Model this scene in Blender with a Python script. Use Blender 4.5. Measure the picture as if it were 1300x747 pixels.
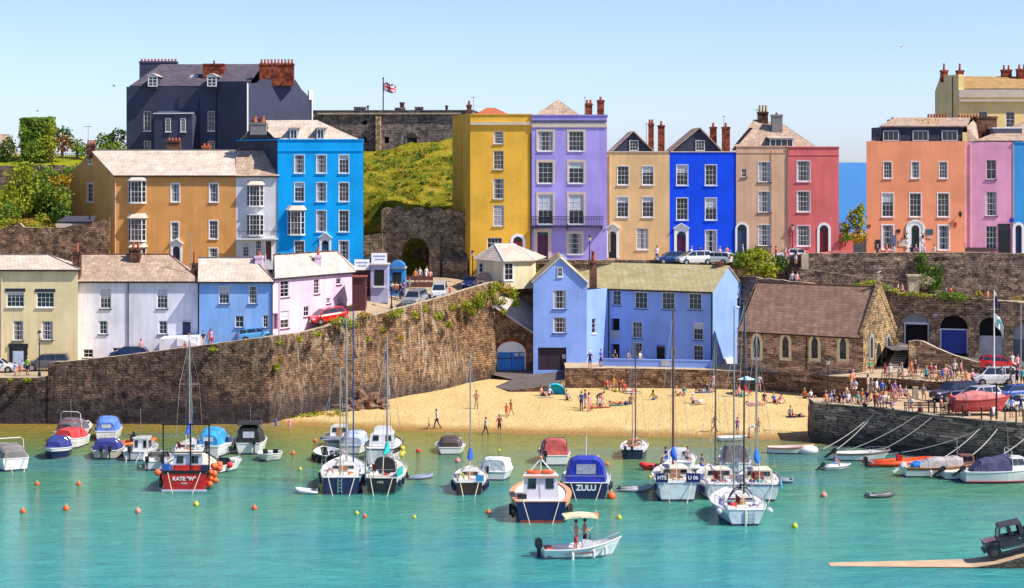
import bpy,bmesh,math,random
from mathutils import Vector,Matrix,noise
R=math.radians
for _o in list(bpy.data.objects):bpy.data.objects.remove(_o)
scene=bpy.context.scene
col=scene.collection
# ------------------------------------------------------------ camera, world, sun
F,CH,HY=2600.0,26.5,205.0
cam_d=bpy.data.cameras.new('camera');cam=bpy.data.objects.new('camera',cam_d);col.objects.link(cam)
cam.location=(0,0,CH);cam.rotation_euler=(R(90),0,0)
cam_d.sensor_width=36;cam_d.lens=72;cam_d.shift_y=-(373.5-HY)/1300.0
cam_d.clip_start=1;cam_d.clip_end=60000
scene.camera=cam
scene.render.resolution_x=1024;scene.render.resolution_y=588
TO_SUN=Vector((0.64,-0.24,0.78)).normalized()
sd=bpy.data.lights.new('sun','SUN');sd.energy=3.8;sd.angle=R(0.5);sd.color=(1.0,0.93,0.82)
sun=bpy.data.objects.new('sun',sd);col.objects.link(sun)
sun.rotation_euler=TO_SUN.to_track_quat('Z','Y').to_euler()
w=bpy.data.worlds.new('World');scene.world=w;w.use_nodes=True
nt=w.node_tree;bg=nt.nodes['Background']
sky=nt.nodes.new('ShaderNodeTexSky');sky.sky_type='NISHITA';sky.sun_disc=False
sky.sun_elevation=math.asin(TO_SUN.z);sky.sun_rotation=math.atan2(TO_SUN.x,TO_SUN.y)
sky.air_density=0.6;sky.dust_density=0.5;sky.ozone_density=5.0;sky.altitude=0
tint=nt.nodes.new('ShaderNodeMix');tint.data_type='RGBA';tint.blend_type='MULTIPLY';tint.inputs[0].default_value=1;tint.inputs[7].default_value=(1.08,0.97,1.0,1)
nt.links.new(sky.outputs[0],tint.inputs[6]);nt.links.new(tint.outputs[2],bg.inputs[0]);bg.inputs[1].default_value=0.112
scene.view_settings.view_transform='Standard';scene.view_settings.look='None'
scene.view_settings.exposure=0.82;scene.view_settings.gamma=1.0
scene.view_settings.use_curve_mapping=False
scene.render.engine='CYCLES'
rnd=random.Random(7)
# ------------------------------------------------------------ materials
MATS={}
def s2l(c):
 return tuple(((v/255.0+0.055)/1.055)**2.4 if v>10 else v/255.0/12.92 for v in c)
def newmat(name):
 m=bpy.data.materials.new(name);m.use_nodes=True
 return m,m.node_tree,m.node_tree.nodes['Principled BSDF']
def mat(name,colr,rough=0.6,metal=0.0,var=0.12,scale=1.5,bump=0.0,bscale=8,spec=0.5,coat=0):
 """plain surface with a little tonal wear"""
 if name in MATS:return MATS[name]
 m,t,p=newmat(name)
 p.inputs['Roughness'].default_value=rough;p.inputs['Metallic'].default_value=metal
 p.inputs['Specular IOR Level'].default_value=spec
 p.inputs['Coat Weight'].default_value=coat
 tc=t.nodes.new('ShaderNodeTexCoord')
 if var>0:
  n=t.nodes.new('ShaderNodeTexNoise');n.inputs['Scale'].default_value=scale;n.inputs['Detail'].default_value=6
  t.links.new(tc.outputs['Object'],n.inputs['Vector'])
  r=t.nodes.new('ShaderNodeValToRGB')
  r.color_ramp.elements[0].position=0.3;r.color_ramp.elements[1].position=0.7
  r.color_ramp.elements[0].color=(*[c*(1-var)for c in colr],1)
  r.color_ramp.elements[1].color=(*[min(1,c*(1+var*0.6))for c in colr],1)
  t.links.new(n.outputs['Fac'],r.inputs[0]);t.links.new(r.outputs[0],p.inputs['Base Color'])
 else:p.inputs['Base Color'].default_value=(*colr,1)
 if bump>0:
  n2=t.nodes.new('ShaderNodeTexNoise');n2.inputs['Scale'].default_value=bscale;n2.inputs['Detail'].default_value=5
  t.links.new(tc.outputs['Object'],n2.inputs['Vector'])
  b=t.nodes.new('ShaderNodeBump');b.inputs['Strength'].default_value=bump;b.inputs['Distance'].default_value=0.1
  t.links.new(n2.outputs['Fac'],b.inputs['Height']);t.links.new(b.outputs[0],p.inputs['Normal'])
 MATS[name]=m;return m
def N(t,kind,**kw):
 n=t.nodes.new('ShaderNode'+kind)
 for k,v in kw.items():
  if k in('blend_type','operation','data_type','interpolation_type','feature','noise_dimensions','distance'):setattr(n,k,v)
  else:n.inputs[k.replace('_',' ')].default_value=v
 return n
def ramp(t,stops):
 r=t.nodes.new('ShaderNodeValToRGB');e=r.color_ramp.elements
 while len(e)>1:e.remove(e[-1])
 e[0].position=stops[0][0];e[0].color=(*stops[0][1],1)
 for pz,c in stops[1:]:
  x=e.new(pz);x.color=(*c,1)
 return r
def mix(t,a,b,fac,mode='MIX'):
 n=t.nodes.new('ShaderNodeMix');n.data_type='RGBA';n.blend_type=mode
 for sock,v in((n.inputs[6],a),(n.inputs[7],b),(n.inputs[0],fac)):
  if isinstance(v,(int,float)):sock.default_value=v
  elif isinstance(v,tuple):sock.default_value=(*v,1)
  else:t.links.new(v,sock)
 return n.outputs[2]
def gpos(t,sx=1,sy=1,sz=1):
 g=t.nodes.new('ShaderNodeNewGeometry');mp=t.nodes.new('ShaderNodeMapping')
 mp.inputs['Scale'].default_value=(sx,sy,sz)
 t.links.new(g.outputs['Position'],mp.inputs['Vector']);return mp.outputs[0]
def noise_n(t,vec,scale,detail=5,rough=0.55):
 n=N(t,'TexNoise',Scale=scale,Detail=detail,Roughness=rough)
 t.links.new(vec,n.inputs['Vector']);return n.outputs['Fac']
def bumpn(t,p,h,s=0.5,d=0.1):
 b=N(t,'Bump',Strength=s,Distance=d);t.links.new(h,b.inputs['Height']);t.links.new(b.outputs[0],p.inputs['Normal'])
def render_mat(name,c,dirt=0.35,dirtcol=None):
 """painted render: rain streaks, blotches, fine grain"""
 if name in MATS:return MATS[name]
 m,t,p=newmat(name)
 p.inputs['Roughness'].default_value=0.85;p.inputs['Specular IOR Level'].default_value=0.25
 st=noise_n(t,gpos(t,1.6,1.6,0.14),1.0,6,0.65)
 bl=noise_n(t,gpos(t),0.35,5)
 fn=noise_n(t,gpos(t),7,6,0.75)
 dc=dirtcol or tuple(v*0.62 for v in c)
 r1=ramp(t,[(0.46,(0,0,0)),(0.72,(1,1,1))]);t.links.new(st,r1.inputs[0])
 mu=N(t,'Math',operation='MULTIPLY');t.links.new(r1.outputs[0],mu.inputs[0]);mu.inputs[1].default_value=dirt
 rb=ramp(t,[(0.36,(0,0,0)),(0.60,(1,1,1))]);t.links.new(bl,rb.inputs[0]);base=mix(t,tuple(v*0.86 for v in c),tuple(min(1,v*1.05)for v in c),rb.outputs[0])
 c1=mix(t,base,dc,mu.outputs[0])
 c2=mix(t,c1,(0.5,0.5,0.5),0.0)
 r2=ramp(t,[(0.3,(0.90,0.90,0.90)),(0.7,(1.06,1.06,1.06))]);t.links.new(fn,r2.inputs[0])
 c3=mix(t,c1,r2.outputs[0],1.0,'MULTIPLY')
 t.links.new(c3,p.inputs['Base Color']);bumpn(t,p,fn,0.25,0.05)
 MATS[name]=m;return m
def slate_mat(name,ca,cb,lich=None,la=0.3,row=0.28,bs=0.35):
 if name in MATS:return MATS[name]
 m,t,p=newmat(name)
 p.inputs['Roughness'].default_value=0.75;p.inputs['Specular IOR Level'].default_value=0.3
 tc=t.nodes.new('ShaderNodeTexCoord')
 g=t.nodes.new('ShaderNodeNewGeometry');sx=t.nodes.new('ShaderNodeSeparateXYZ');t.links.new(g.outputs['Position'],sx.inputs[0])
 ad=N(t,'Math',operation='ADD');
 my=N(t,'Math',operation='MULTIPLY');t.links.new(sx.outputs[1],my.inputs[0]);my.inputs[1].default_value=0.6
 t.links.new(sx.outputs[0],ad.inputs[0]);t.links.new(my.outputs[0],ad.inputs[1])
 mz=N(t,'Math',operation='MULTIPLY');t.links.new(sx.outputs[2],mz.inputs[0]);mz.inputs[1].default_value=1.5
 cb_=t.nodes.new('ShaderNodeCombineXYZ');t.links.new(ad.outputs[0],cb_.inputs[0]);t.links.new(mz.outputs[0],cb_.inputs[1])
 br=N(t,'TexBrick',Scale=1.0);br.inputs['Brick Width'].default_value=0.42;br.inputs['Row Height'].default_value=row
 br.inputs['Mortar Size'].default_value=0.018;br.inputs['Mortar Smooth'].default_value=0.3
 br.inputs['Color1'].default_value=(*ca,1);br.inputs['Color2'].default_value=(*cb,1)
 br.inputs['Mortar'].default_value=(*[v*0.45 for v in ca],1)
 t.links.new(cb_.outputs[0],br.inputs['Vector'])
 n1=noise_n(t,gpos(t),0.8,6,0.65)
 r=ramp(t,[(0.32,(0.72,0.72,0.72)),(0.68,(1.15,1.15,1.15))]);t.links.new(n1,r.inputs[0])
 c=mix(t,br.outputs['Color'],r.outputs[0],1.0,'MULTIPLY')
 if lich:
  n2=noise_n(t,gpos(t),1.7,8,0.7);r2=ramp(t,[(0.45,(0,0,0)),(0.62,(1,1,1))]);t.links.new(n2,r2.inputs[0])
  mu=N(t,'Math',operation='MULTIPLY');t.links.new(r2.outputs[0],mu.inputs[0]);mu.inputs[1].default_value=la
  c=mix(t,c,lich,mu.outputs[0])
 t.links.new(c,p.inputs['Base Color']);bumpn(t,p,br.outputs['Fac'],bs,-0.04)
 MATS[name]=m;return m
def stone_mat(name,ca,cb,mort,bw=0.55,bh=0.26,tide=None,streak=None,moss=None,xmix=None):
 """rubble walling; tide = (z0, z1, colour) algae band, streak = colour of white run-off, moss = colour"""
 if name in MATS:return MATS[name]
 m,t,p=newmat(name)
 p.inputs['Roughness'].default_value=0.9;p.inputs['Specular IOR Level'].default_value=0.2
 g=t.nodes.new('ShaderNodeNewGeometry');sx=t.nodes.new('ShaderNodeSeparateXYZ');t.links.new(g.outputs['Position'],sx.inputs[0])
 my=N(t,'Math',operation='MULTIPLY');t.links.new(sx.outputs[1],my.inputs[0]);my.inputs[1].default_value=0.8
 ad=N(t,'Math',operation='ADD');t.links.new(sx.outputs[0],ad.inputs[0]);t.links.new(my.outputs[0],ad.inputs[1])
 cx=t.nodes.new('ShaderNodeCombineXYZ');t.links.new(ad.outputs[0],cx.inputs[0]);t.links.new(sx.outputs[2],cx.inputs[1])
 wn=N(t,'TexNoise',Scale=1.5,Detail=4.0);t.links.new(cx.outputs[0],wn.inputs['Vector'])
 wv=t.nodes.new('ShaderNodeVectorMath');wv.operation='MULTIPLY_ADD'
 t.links.new(wn.outputs['Color'],wv.inputs[0]);wv.inputs[1].default_value=(0.6,0.42,0);t.links.new(cx.outputs[0],wv.inputs[2])
 br=N(t,'TexBrick',Scale=1.0);br.inputs['Brick Width'].default_value=bw;br.inputs['Row Height'].default_value=bh
 br.inputs['Mortar Size'].default_value=0.03;br.inputs['Mortar Smooth'].default_value=0.6;br.offset_frequency=2
 br.inputs['Color1'].default_value=(*ca,1);br.inputs['Color2'].default_value=(*cb,1);br.inputs['Mortar'].default_value=(*mort,1)
 t.links.new(wv.outputs[0],br.inputs['Vector'])
 vo=N(t,'TexVoronoi',Scale=2.6);t.links.new(wv.outputs[0],vo.inputs['Vector'])
 vr=ramp(t,[(0.0,(0.45,0.45,0.47)),(1.0,(1.6,1.5,1.4))]);
 sp=t.nodes.new('ShaderNodeSeparateColor');t.links.new(vo.outputs['Color'],sp.inputs[0]);t.links.new(sp.outputs[0],vr.inputs[0])
 c=mix(t,br.outputs['Color'],vr.outputs[0],1.0,'MULTIPLY')
 if xmix:  # weathering along x; the lit right end is painted into the stone colour
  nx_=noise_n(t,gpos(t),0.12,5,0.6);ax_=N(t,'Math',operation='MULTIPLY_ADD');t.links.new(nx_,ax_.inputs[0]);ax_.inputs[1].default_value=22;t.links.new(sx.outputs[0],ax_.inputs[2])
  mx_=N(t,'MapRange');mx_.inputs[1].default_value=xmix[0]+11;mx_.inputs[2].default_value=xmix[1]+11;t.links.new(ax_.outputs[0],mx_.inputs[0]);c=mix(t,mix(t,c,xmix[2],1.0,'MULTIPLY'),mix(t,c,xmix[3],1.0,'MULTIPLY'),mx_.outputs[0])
 n1=noise_n(t,gpos(t),0.35,7,0.7);r=ramp(t,[(0.3,(0.55,0.55,0.58)),(0.7,(1.4,1.35,1.25))]);t.links.new(n1,r.inputs[0])
 c=mix(t,c,r.outputs[0],1.0,'MULTIPLY')
 if streak:
  n2=noise_n(t,gpos(t,2.6,2.6,0.42),1.0,8,0.72);r2=ramp(t,[(0.50,(0,0,0)),(0.60,(1,1,1))]);t.links.new(n2,r2.inputs[0])
  n3=noise_n(t,gpos(t,1,1,1),0.11,3,0.5);r3=ramp(t,[(0.42,(0,0,0)),(0.56,(1,1,1))]);t.links.new(n3,r3.inputs[0])
  mu=N(t,'Math',operation='MULTIPLY');t.links.new(r2.outputs[0],mu.inputs[0]);t.links.new(r3.outputs[0],mu.inputs[1])
  mu2=N(t,'Math',operation='MULTIPLY');t.links.new(mu.outputs[0],mu2.inputs[0]);mu2.inputs[1].default_value=0.75
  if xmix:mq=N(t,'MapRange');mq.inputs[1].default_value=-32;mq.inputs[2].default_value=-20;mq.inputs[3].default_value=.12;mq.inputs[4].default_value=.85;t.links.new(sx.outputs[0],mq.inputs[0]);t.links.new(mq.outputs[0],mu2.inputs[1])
  c=mix(t,c,streak,mu2.outputs[0])
 if moss:
  n4=noise_n(t,gpos(t),0.9,8,0.75);r4=ramp(t,[(0.57,(0,0,0)),(0.68,(1,1,1))]);t.links.new(n4,r4.inputs[0])
  mu3=N(t,'Math',operation='MULTIPLY');t.links.new(r4.outputs[0],mu3.inputs[0]);mu3.inputs[1].default_value=0.55
  c=mix(t,c,moss,mu3.outputs[0])
 if tide:
  nz=noise_n(t,gpos(t,1,1,0.4),0.7,6,0.6)
  a2=N(t,'Math',operation='MULTIPLY_ADD');t.links.new(nz,a2.inputs[0]);a2.inputs[1].default_value=1.6;t.links.new(sx.outputs[2],a2.inputs[2])
  mr=N(t,'MapRange');mr.inputs[1].default_value=tide[0]+0.8;mr.inputs[2].default_value=tide[1]+0.8
  mr.inputs[3].default_value=0.88;mr.inputs[4].default_value=0.0;t.links.new(a2.outputs[0],mr.inputs[0])
  cd=mix(t,c,tide[2],0.85)
  c=mix(t,c,cd,mr.outputs[0])
 t.links.new(c,p.inputs['Base Color'])
 mm=N(t,'Math',operation='MULTIPLY_ADD');t.links.new(br.outputs['Fac'],mm.inputs[0]);mm.inputs[1].default_value=-0.7
 n5=noise_n(t,gpos(t),4,5);t.links.new(n5,mm.inputs[2])
 bumpn(t,p,mm.outputs[0],0.9,0.12)
 MATS[name]=m;return m
def leaf_mat(name,dark,mid,light,scale=0.9):
 if name in MATS:return MATS[name]
 m,t,p=newmat(name)
 p.inputs['Roughness'].default_value=0.6;p.inputs['Specular IOR Level'].default_value=0.25
 n=noise_n(t,gpos(t),scale,6,0.7)
 r=ramp(t,[(0.32,dark),(0.5,mid),(0.68,light)]);t.links.new(n,r.inputs[0])
 t.links.new(r.outputs[0],p.inputs['Base Color'])
 tr=t.nodes.new('ShaderNodeBsdfTranslucent');t.links.new(r.outputs[0],tr.inputs[0])
 ms=t.nodes.new('ShaderNodeMixShader');ms.inputs[0].default_value=0.3
 out=t.nodes['Material Output']
 t.links.new(p.outputs[0],ms.inputs[1]);t.links.new(tr.outputs[0],ms.inputs[2]);t.links.new(ms.outputs[0],out.inputs[0])
 MATS[name]=m;return m
 # ------------------------------------------------------------ mesh builder
class MB:
 def __init__(s):s.v=[];s.f=[];s.m=[];s.k=0;s.mats=[]
 def mi(s,m):
  if m is None:return 0
  if m not in s.mats:s.mats.append(m)
  s.k=s.mats.index(m);return s.k
 def poly(s,pts,m=None):
  if m is not None:s.mi(m)
  b=len(s.v);s.v+=[tuple(p)for p in pts];s.f.append(tuple(range(b,b+len(pts))));s.m.append(s.k)
 def add(s,vs,fs,m=None):
  if m is not None:s.mi(m)
  b=len(s.v);s.v+=[tuple(p)for p in vs]
  for f in fs:s.f.append(tuple(b+i for i in f));s.m.append(s.k)
  return s
 def box(s,x0,x1,y0,y1,z0,z1,m=None,M=None):
  vs=[Vector((x,y,z))for z in(z0,z1)for x,y in((x0,y0),(x1,y0),(x1,y1),(x0,y1))]
  if M:vs=[M@v for v in vs]
  return s.add(vs,[(0,3,2,1),(4,5,6,7),(0,1,5,4),(1,2,6,5),(2,3,7,6),(3,0,4,7)],m)
 def prism(s,bot,top,m=None):
  n=len(bot)
  return s.add(list(bot)+list(top),[tuple(reversed(range(n))),tuple(range(n,2*n))]+[(i,(i+1)%n,n+(i+1)%n,n+i)for i in range(n)],m)
 def tube(s,pts,r,seg=6,m=None,cap=True):
  pts=[Vector(p)for p in pts];n=len(pts);vs=[];fs=[]
  for i,p in enumerate(pts):
   d=(pts[min(i+1,n-1)]-pts[max(i-1,0)]).normalized()
   a=d.orthogonal().normalized()if abs(d.z)>0.95 else Vector((0,0,1)).cross(d).normalized()
   b=d.cross(a);rr=r[i]if isinstance(r,(list,tuple))else r
   for k in range(seg):
    an=2*math.pi*k/seg;vs.append(p+(a*math.cos(an)+b*math.sin(an))*rr)
  for i in range(n-1):
   for k in range(seg):fs.append((i*seg+k,i*seg+(k+1)%seg,(i+1)*seg+(k+1)%seg,(i+1)*seg+k))
  if cap:fs+=[tuple(reversed(range(seg))),tuple((n-1)*seg+k for k in range(seg))]
  return s.add(vs,fs,m)
 def lathe(s,prof,c=(0,0,0),seg=12,m=None,ax='z'):
  vs=[];fs=[];n=len(prof)
  for r,z in prof:
   for k in range(seg):
    a=2*math.pi*k/seg;q=(r*math.cos(a),r*math.sin(a),z)
    if ax=='x':q=(z,q[0],q[1])
    if ax=='y':q=(q[0],z,q[1])
    vs.append((c[0]+q[0],c[1]+q[1],c[2]+q[2]))
  for i in range(n-1):
   for k in range(seg):fs.append((i*seg+k,i*seg+(k+1)%seg,(i+1)*seg+(k+1)%seg,(i+1)*seg+k))
  fs+=[tuple(reversed(range(seg))),tuple((n-1)*seg+k for k in range(seg))]
  return s.add(vs,fs,m)
 def ball(s,c,r,m=None,seg=12,rings=7,sq=(1,1,1),jit=0):
  prof=[]
  for i in range(rings+1):
   a=-math.pi/2+math.pi*i/rings;prof.append((max(0.001,math.cos(a)),math.sin(a)))
  b=len(s.v);s.lathe([(p[0],p[1])for p in prof],(0,0,0),seg,m)
  for i in range(b,len(s.v)):
   v=Vector(s.v[i]);k=1
   if jit:k=1+jit*(noise.noise(v*1.7+Vector(c))*2)
   s.v[i]=(c[0]+v.x*r*sq[0]*k,c[1]+v.y*r*sq[1]*k,c[2]+v.z*r*sq[2]*k)
  return s
 def slab(s,pts,th,m=None):
  a,b,c=[Vector(p)for p in pts[:3]];n=(b-a).cross(c-a).normalized()
  if n.z<0:n=-n
  if(b-a).cross(c-a).z<0:pts=list(reversed(pts))
  return s.prism([Vector(p)for p in pts],[Vector(p)+n*th for p in pts],m)
 def build(s,name,parent=None,smooth=False,mat_=None,loc=None,weld=False):
  me=bpy.data.meshes.new(name)
  vs=s.v
  if parent is not None and loc=='world':
   o0=parent_world(parent);vs=[(v[0]-o0[0],v[1]-o0[1],v[2]-o0[2])for v in s.v]
  me.from_pydata([tuple(v)for v in vs],[],s.f)
  for mm in(s.mats or([mat_]if mat_ else[])):me.materials.append(mm)
  if s.mats:me.polygons.foreach_set('material_index',s.m)
  if smooth:me.polygons.foreach_set('use_smooth',[True]*len(me.polygons))
  me.update()
  if weld:
   bm=bmesh.new();bm.from_mesh(me);bmesh.ops.remove_doubles(bm,verts=bm.verts,dist=0.0005);bm.to_mesh(me);bm.free()
  o=bpy.data.objects.new(name,me);col.objects.link(o)
  if parent is not None:o.parent=parent
  return o
def parent_world(p):
 v=Vector((0,0,0))
 while p is not None:v+=Vector(p.location);p=p.parent
 return v
USED={}
def tag(o,label,cat,group=None,kind=None):
 o['label']=label;o['category']=cat
 if group:o['group']=group
 if kind:o['kind']=kind
 return o
def structure(o):o['kind']='structure';return o
def empty(name,loc=(0,0,0),rz=0):
 o=bpy.data.objects.new(name,None);o.empty_display_size=0.3;col.objects.link(o)
 o.location=loc;o.rotation_euler=(0,0,rz);return o
def copy_tree(o,parent=None):
 c=o.copy();col.objects.link(c);c.parent=parent
 for ch in o.children:
  copy_tree(ch,c)
 return c
def text_obj(body,size,M_,material,parent,name='lettering',depth=0.015,bold=0.0):
 cu=bpy.data.curves.new('txt','FONT');cu.body=body;cu.size=size;cu.extrude=depth;cu.align_x='CENTER';cu.align_y='CENTER'
 cu.offset=bold
 to=bpy.data.objects.new('txt',cu);col.objects.link(to)
 bpy.context.view_layer.update()
 dg=bpy.context.evaluated_depsgraph_get();me=bpy.data.meshes.new_from_object(to.evaluated_get(dg))
 bpy.data.objects.remove(to);me.name=name
 me.transform(M_);me.materials.clear();me.materials.append(material)
 o=bpy.data.objects.new(name,me);col.objects.link(o);o.parent=parent;return o
 # ------------------------------------------------------------ photo row/column -> place
def wx(px,Y):return(px-650)*Y/F
def wz(py,Y):return CH-(py-HY)*Y/F
def P(px,py,Y):return Vector((wx(px,Y),Y,wz(py,Y)))
def atz(px,py,z):
 Y=(CH-z)*F/(py-HY);return Vector((wx(px,Y),Y,z))
def onfn(px,py,fn,y0=120,y1=270):
 """where the line of sight through a spot meets the ground fn(x, y)"""
 a=y0;prev=None
 Y=y0
 while Y<y1:
  d=wz(py,Y)-fn(wx(px,Y),Y)
  if d<=0:break
  Y+=0.25
 return Vector((wx(px,Y),Y,fn(wx(px,Y),Y)))
def lerp(a,b,t):return a+(b-a)*t
def interp(x,tab):
 if x<=tab[0][0]:return tab[0][1]
 for(a,b),(c,d)in zip(tab,tab[1:]):
  if x<=c:return lerp(b,d,(x-a)/(c-a))
 return tab[-1][1]
 # ------------------------------------------------------------ the water
def water_material():
 m,t,p=newmat('water')
 g=t.nodes.new('ShaderNodeNewGeometry');sx=t.nodes.new('ShaderNodeSeparateXYZ');t.links.new(g.outputs['Position'],sx.inputs[0])
 n=noise_n(t,gpos(t,0.5,1,1),0.06,5,0.6)
 a=N(t,'Math',operation='MULTIPLY_ADD');t.links.new(sx.outputs[0],a.inputs[0]);a.inputs[1].default_value=0.06;t.links.new(sx.outputs[1],a.inputs[2])
 b=N(t,'Math',operation='MULTIPLY_ADD');t.links.new(n,b.inputs[0]);b.inputs[1].default_value=22.0;t.links.new(a.outputs[0],b.inputs[2])
 mr=N(t,'MapRange');mr.inputs[1].default_value=138;mr.inputs[2].default_value=216;t.links.new(b.outputs[0],mr.inputs[0])
 r=ramp(t,[(0.0,(0.045,0.33,0.33)),(0.28,(0.06,0.32,0.27)),(0.50,(0.07,0.27,0.17)),(0.74,(0.13,0.23,0.08)),(0.90,(0.22,0.21,0.035)),(1.0,(0.30,0.21,0.04))])
 t.links.new(mr.outputs[0],r.inputs[0])
 n2=noise_n(t,gpos(t,0.35,1,1),0.6,12,0.88)
 r2=ramp(t,[(0.38,(0.55,0.72,0.80)),(0.64,(1.45,1.28,1.2))]);t.links.new(n2,r2.inputs[0])  # wave sparkle painted into the water colour as light and dark grain
 c=mix(t,r.outputs[0],r2.outputs[0],1.0,'MULTIPLY')
 n6=noise_n(t,gpos(t,0.25,1,1),0.075,4,0.6);r6=ramp(t,[(0.48,(0,0,0)),(0.62,(1,1,1))]);t.links.new(n6,r6.inputs[0])
 m6=N(t,'Math',operation='MULTIPLY');t.links.new(r6.outputs[0],m6.inputs[0]);m6.inputs[1].default_value=0.4;c=mix(t,c,(0.015,0.20,0.36),m6.outputs[0])
 ms=N(t,'MapRange');ms.inputs[1].default_value=255;ms.inputs[2].default_value=275;t.links.new(sx.outputs[1],ms.inputs[0])
 c=mix(t,c,(0.035,0.16,0.42),ms.outputs[0])
 t.links.new(c,p.inputs['Base Color'])
 p.inputs['Roughness'].default_value=0.09;p.inputs['IOR'].default_value=1.33;p.inputs['Specular IOR Level'].default_value=0.5
 p.inputs['Subsurface Weight'].default_value=0.9;p.inputs['Subsurface Radius'].default_value=(1.2,2.5,2.5);p.inputs['Subsurface Scale'].default_value=1.0
 rs=N(t,'MapRange');rs.inputs[3].default_value=0.09;rs.inputs[4].default_value=0.5;t.links.new(ms.outputs[0],rs.inputs[0]);t.links.new(rs.outputs[0],p.inputs['Roughness'])
 w1=noise_n(t,gpos(t,0.6,1.3,1),0.7,4,0.65);w2=noise_n(t,gpos(t,0.6,1.2,1),1.7,5,0.7)
 ad=N(t,'Math',operation='MULTIPLY_ADD');t.links.new(w2,ad.inputs[0]);ad.inputs[1].default_value=0.75;t.links.new(w1,ad.inputs[2])
 bumpn(t,p,ad.outputs[0],1.0,0.5)
 return m
MW=water_material()
b=MB();b.poly([(-6000,-300,0),(6000,-300,0),(30000,45000,0),(-30000,45000,0)],MW)
structure(b.build('water'))
# ------------------------------------------------------------ beach and sea bed
def y_shore(x):return interp(x,[(-60,211),(-34,208.5),(-24.5,205.7),(-14,202.6),(-7,200.6),(10,197.6),(28,194.3),(60,193)])
def sand_z(x,y):
 d=y-y_shore(x)
 return d*0.056 if d>0 else max(-6,d*0.09)
def sand_material():
 m,t,p=newmat('sand')
 p.inputs['Roughness'].default_value=0.95;p.inputs['Specular IOR Level'].default_value=0.1
 n=noise_n(t,gpos(t,1,0.4,1),0.5,6,0.6);n2=noise_n(t,gpos(t),3.2,6,0.7)
 r=ramp(t,[(0.3,(0.54,0.38,0.16)),(0.7,(0.64,0.48,0.23))]);t.links.new(n,r.inputs[0])
 r2=ramp(t,[(0.34,(0.74,0.71,0.66)),(0.47,(1.0,1.0,1.0)),(0.7,(1.08,1.08,1.08))]);t.links.new(n2,r2.inputs[0])
 c=mix(t,r.outputs[0],r2.outputs[0],1.0,'MULTIPLY')
 g=t.nodes.new('ShaderNodeNewGeometry');sx=t.nodes.new('ShaderNodeSeparateXYZ');t.links.new(g.outputs['Position'],sx.inputs[0])
 a=N(t,'Math',operation='MULTIPLY_ADD');t.links.new(n,a.inputs[0]);a.inputs[1].default_value=0.16;t.links.new(sx.outputs[2],a.inputs[2])
 mr=N(t,'MapRange');mr.inputs[1].default_value=0.16;mr.inputs[2].default_value=0.34;mr.inputs[3].default_value=1;mr.inputs[4].default_value=0
 t.links.new(a.outputs[0],mr.inputs[0])
 c=mix(t,c,(0.34,0.20,0.06),mr.outputs[0])
 t.links.new(c,p.inputs['Base Color'])
 rr=N(t,'MapRange');rr.inputs[3].default_value=0.95;rr.inputs[4].default_value=0.45;t.links.new(mr.outputs[0],rr.inputs[0]);t.links.new(rr.outputs[0],p.inputs['Roughness'])
 vf=N(t,'TexVoronoi',Scale=1.5);t.links.new(gpos(t),vf.inputs['Vector']);rv=ramp(t,[(0.0,(0,0,0)),(0.28,(1,1,1))]);t.links.new(vf.outputs['Distance'],rv.inputs[0]);n3=noise_n(t,gpos(t),2.2,5,0.6);a3=N(t,'Math',operation='MULTIPLY_ADD');t.links.new(rv.outputs[0],a3.inputs[0]);a3.inputs[1].default_value=.5;t.links.new(n3,a3.inputs[2]);bumpn(t,p,a3.outputs[0],0.9,0.22)
 return m
MSAND=sand_material()
b=MB();b.mi(MSAND)
xs=[-90+i*1.5 for i in range(101)];ys=[130+j*1.5 for j in range(75)]
b.add([(x,y,sand_z(x,y)+0.05*noise.noise(Vector((x*0.4,y*0.4,0))))for y in ys for x in xs],[(j*101+i,j*101+i+1,(j+1)*101+i+1,(j+1)*101+i)for j in range(74)for i in range(100)])
structure(b.build('beach',smooth=True))
# ------------------------------------------------------------ ground materials
M_ROAD=mat('pale_tarmac',(0.40,0.30,0.19),0.9,var=0.2,scale=0.5,bump=0.3,bscale=5)
M_PAVE=mat('pavement',(0.42,0.34,0.24),0.9,var=0.15,scale=0.8,bump=0.2)
M_TERR=mat('terrace_paving',(0.50,0.38,0.24),0.9,var=0.2,scale=0.8,bump=0.2)
M_QUAY=mat('quay_paving',(0.50,0.36,0.21),0.9,var=0.22,scale=0.7,bump=0.3)
M_COPE=mat('coping_stone',(0.46,0.38,0.27),0.9,var=0.3,scale=1.2,bump=0.5)
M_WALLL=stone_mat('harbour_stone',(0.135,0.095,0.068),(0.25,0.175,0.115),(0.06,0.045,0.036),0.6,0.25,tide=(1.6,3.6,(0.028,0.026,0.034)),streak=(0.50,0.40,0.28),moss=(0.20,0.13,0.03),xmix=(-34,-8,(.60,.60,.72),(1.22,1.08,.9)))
M_WALLQ=stone_mat('quay_stone',(0.27,0.20,0.15),(0.42,0.32,0.24),(0.11,0.085,0.07),0.45,0.25,tide=(0.6,1.8,(0.05,0.048,0.045)),moss=(0.14,0.11,0.04))
M_WALLU=stone_mat('dark_rubble',(0.15,0.11,0.095),(0.25,0.19,0.155),(0.07,0.055,0.05),0.5,0.26,moss=(0.30,0.25,0.2))
M_WALLB=stone_mat('brown_rubble',(0.21,0.125,0.075),(0.31,0.20,0.125),(0.11,0.07,0.05),0.5,0.24,tide=(1.3,2.1,(0.10,0.06,0.045)))
M_WALLA=stone_mat('arcade_stone',(0.28,0.19,0.13),(0.42,0.30,0.21),(0.15,0.10,0.08),0.55,0.28,moss=(0.36,0.30,0.22))
M_CHURCH=stone_mat('church_stone',(0.44,0.28,0.19),(0.58,0.40,0.28),(0.26,0.18,0.13),0.42,0.24)
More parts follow.
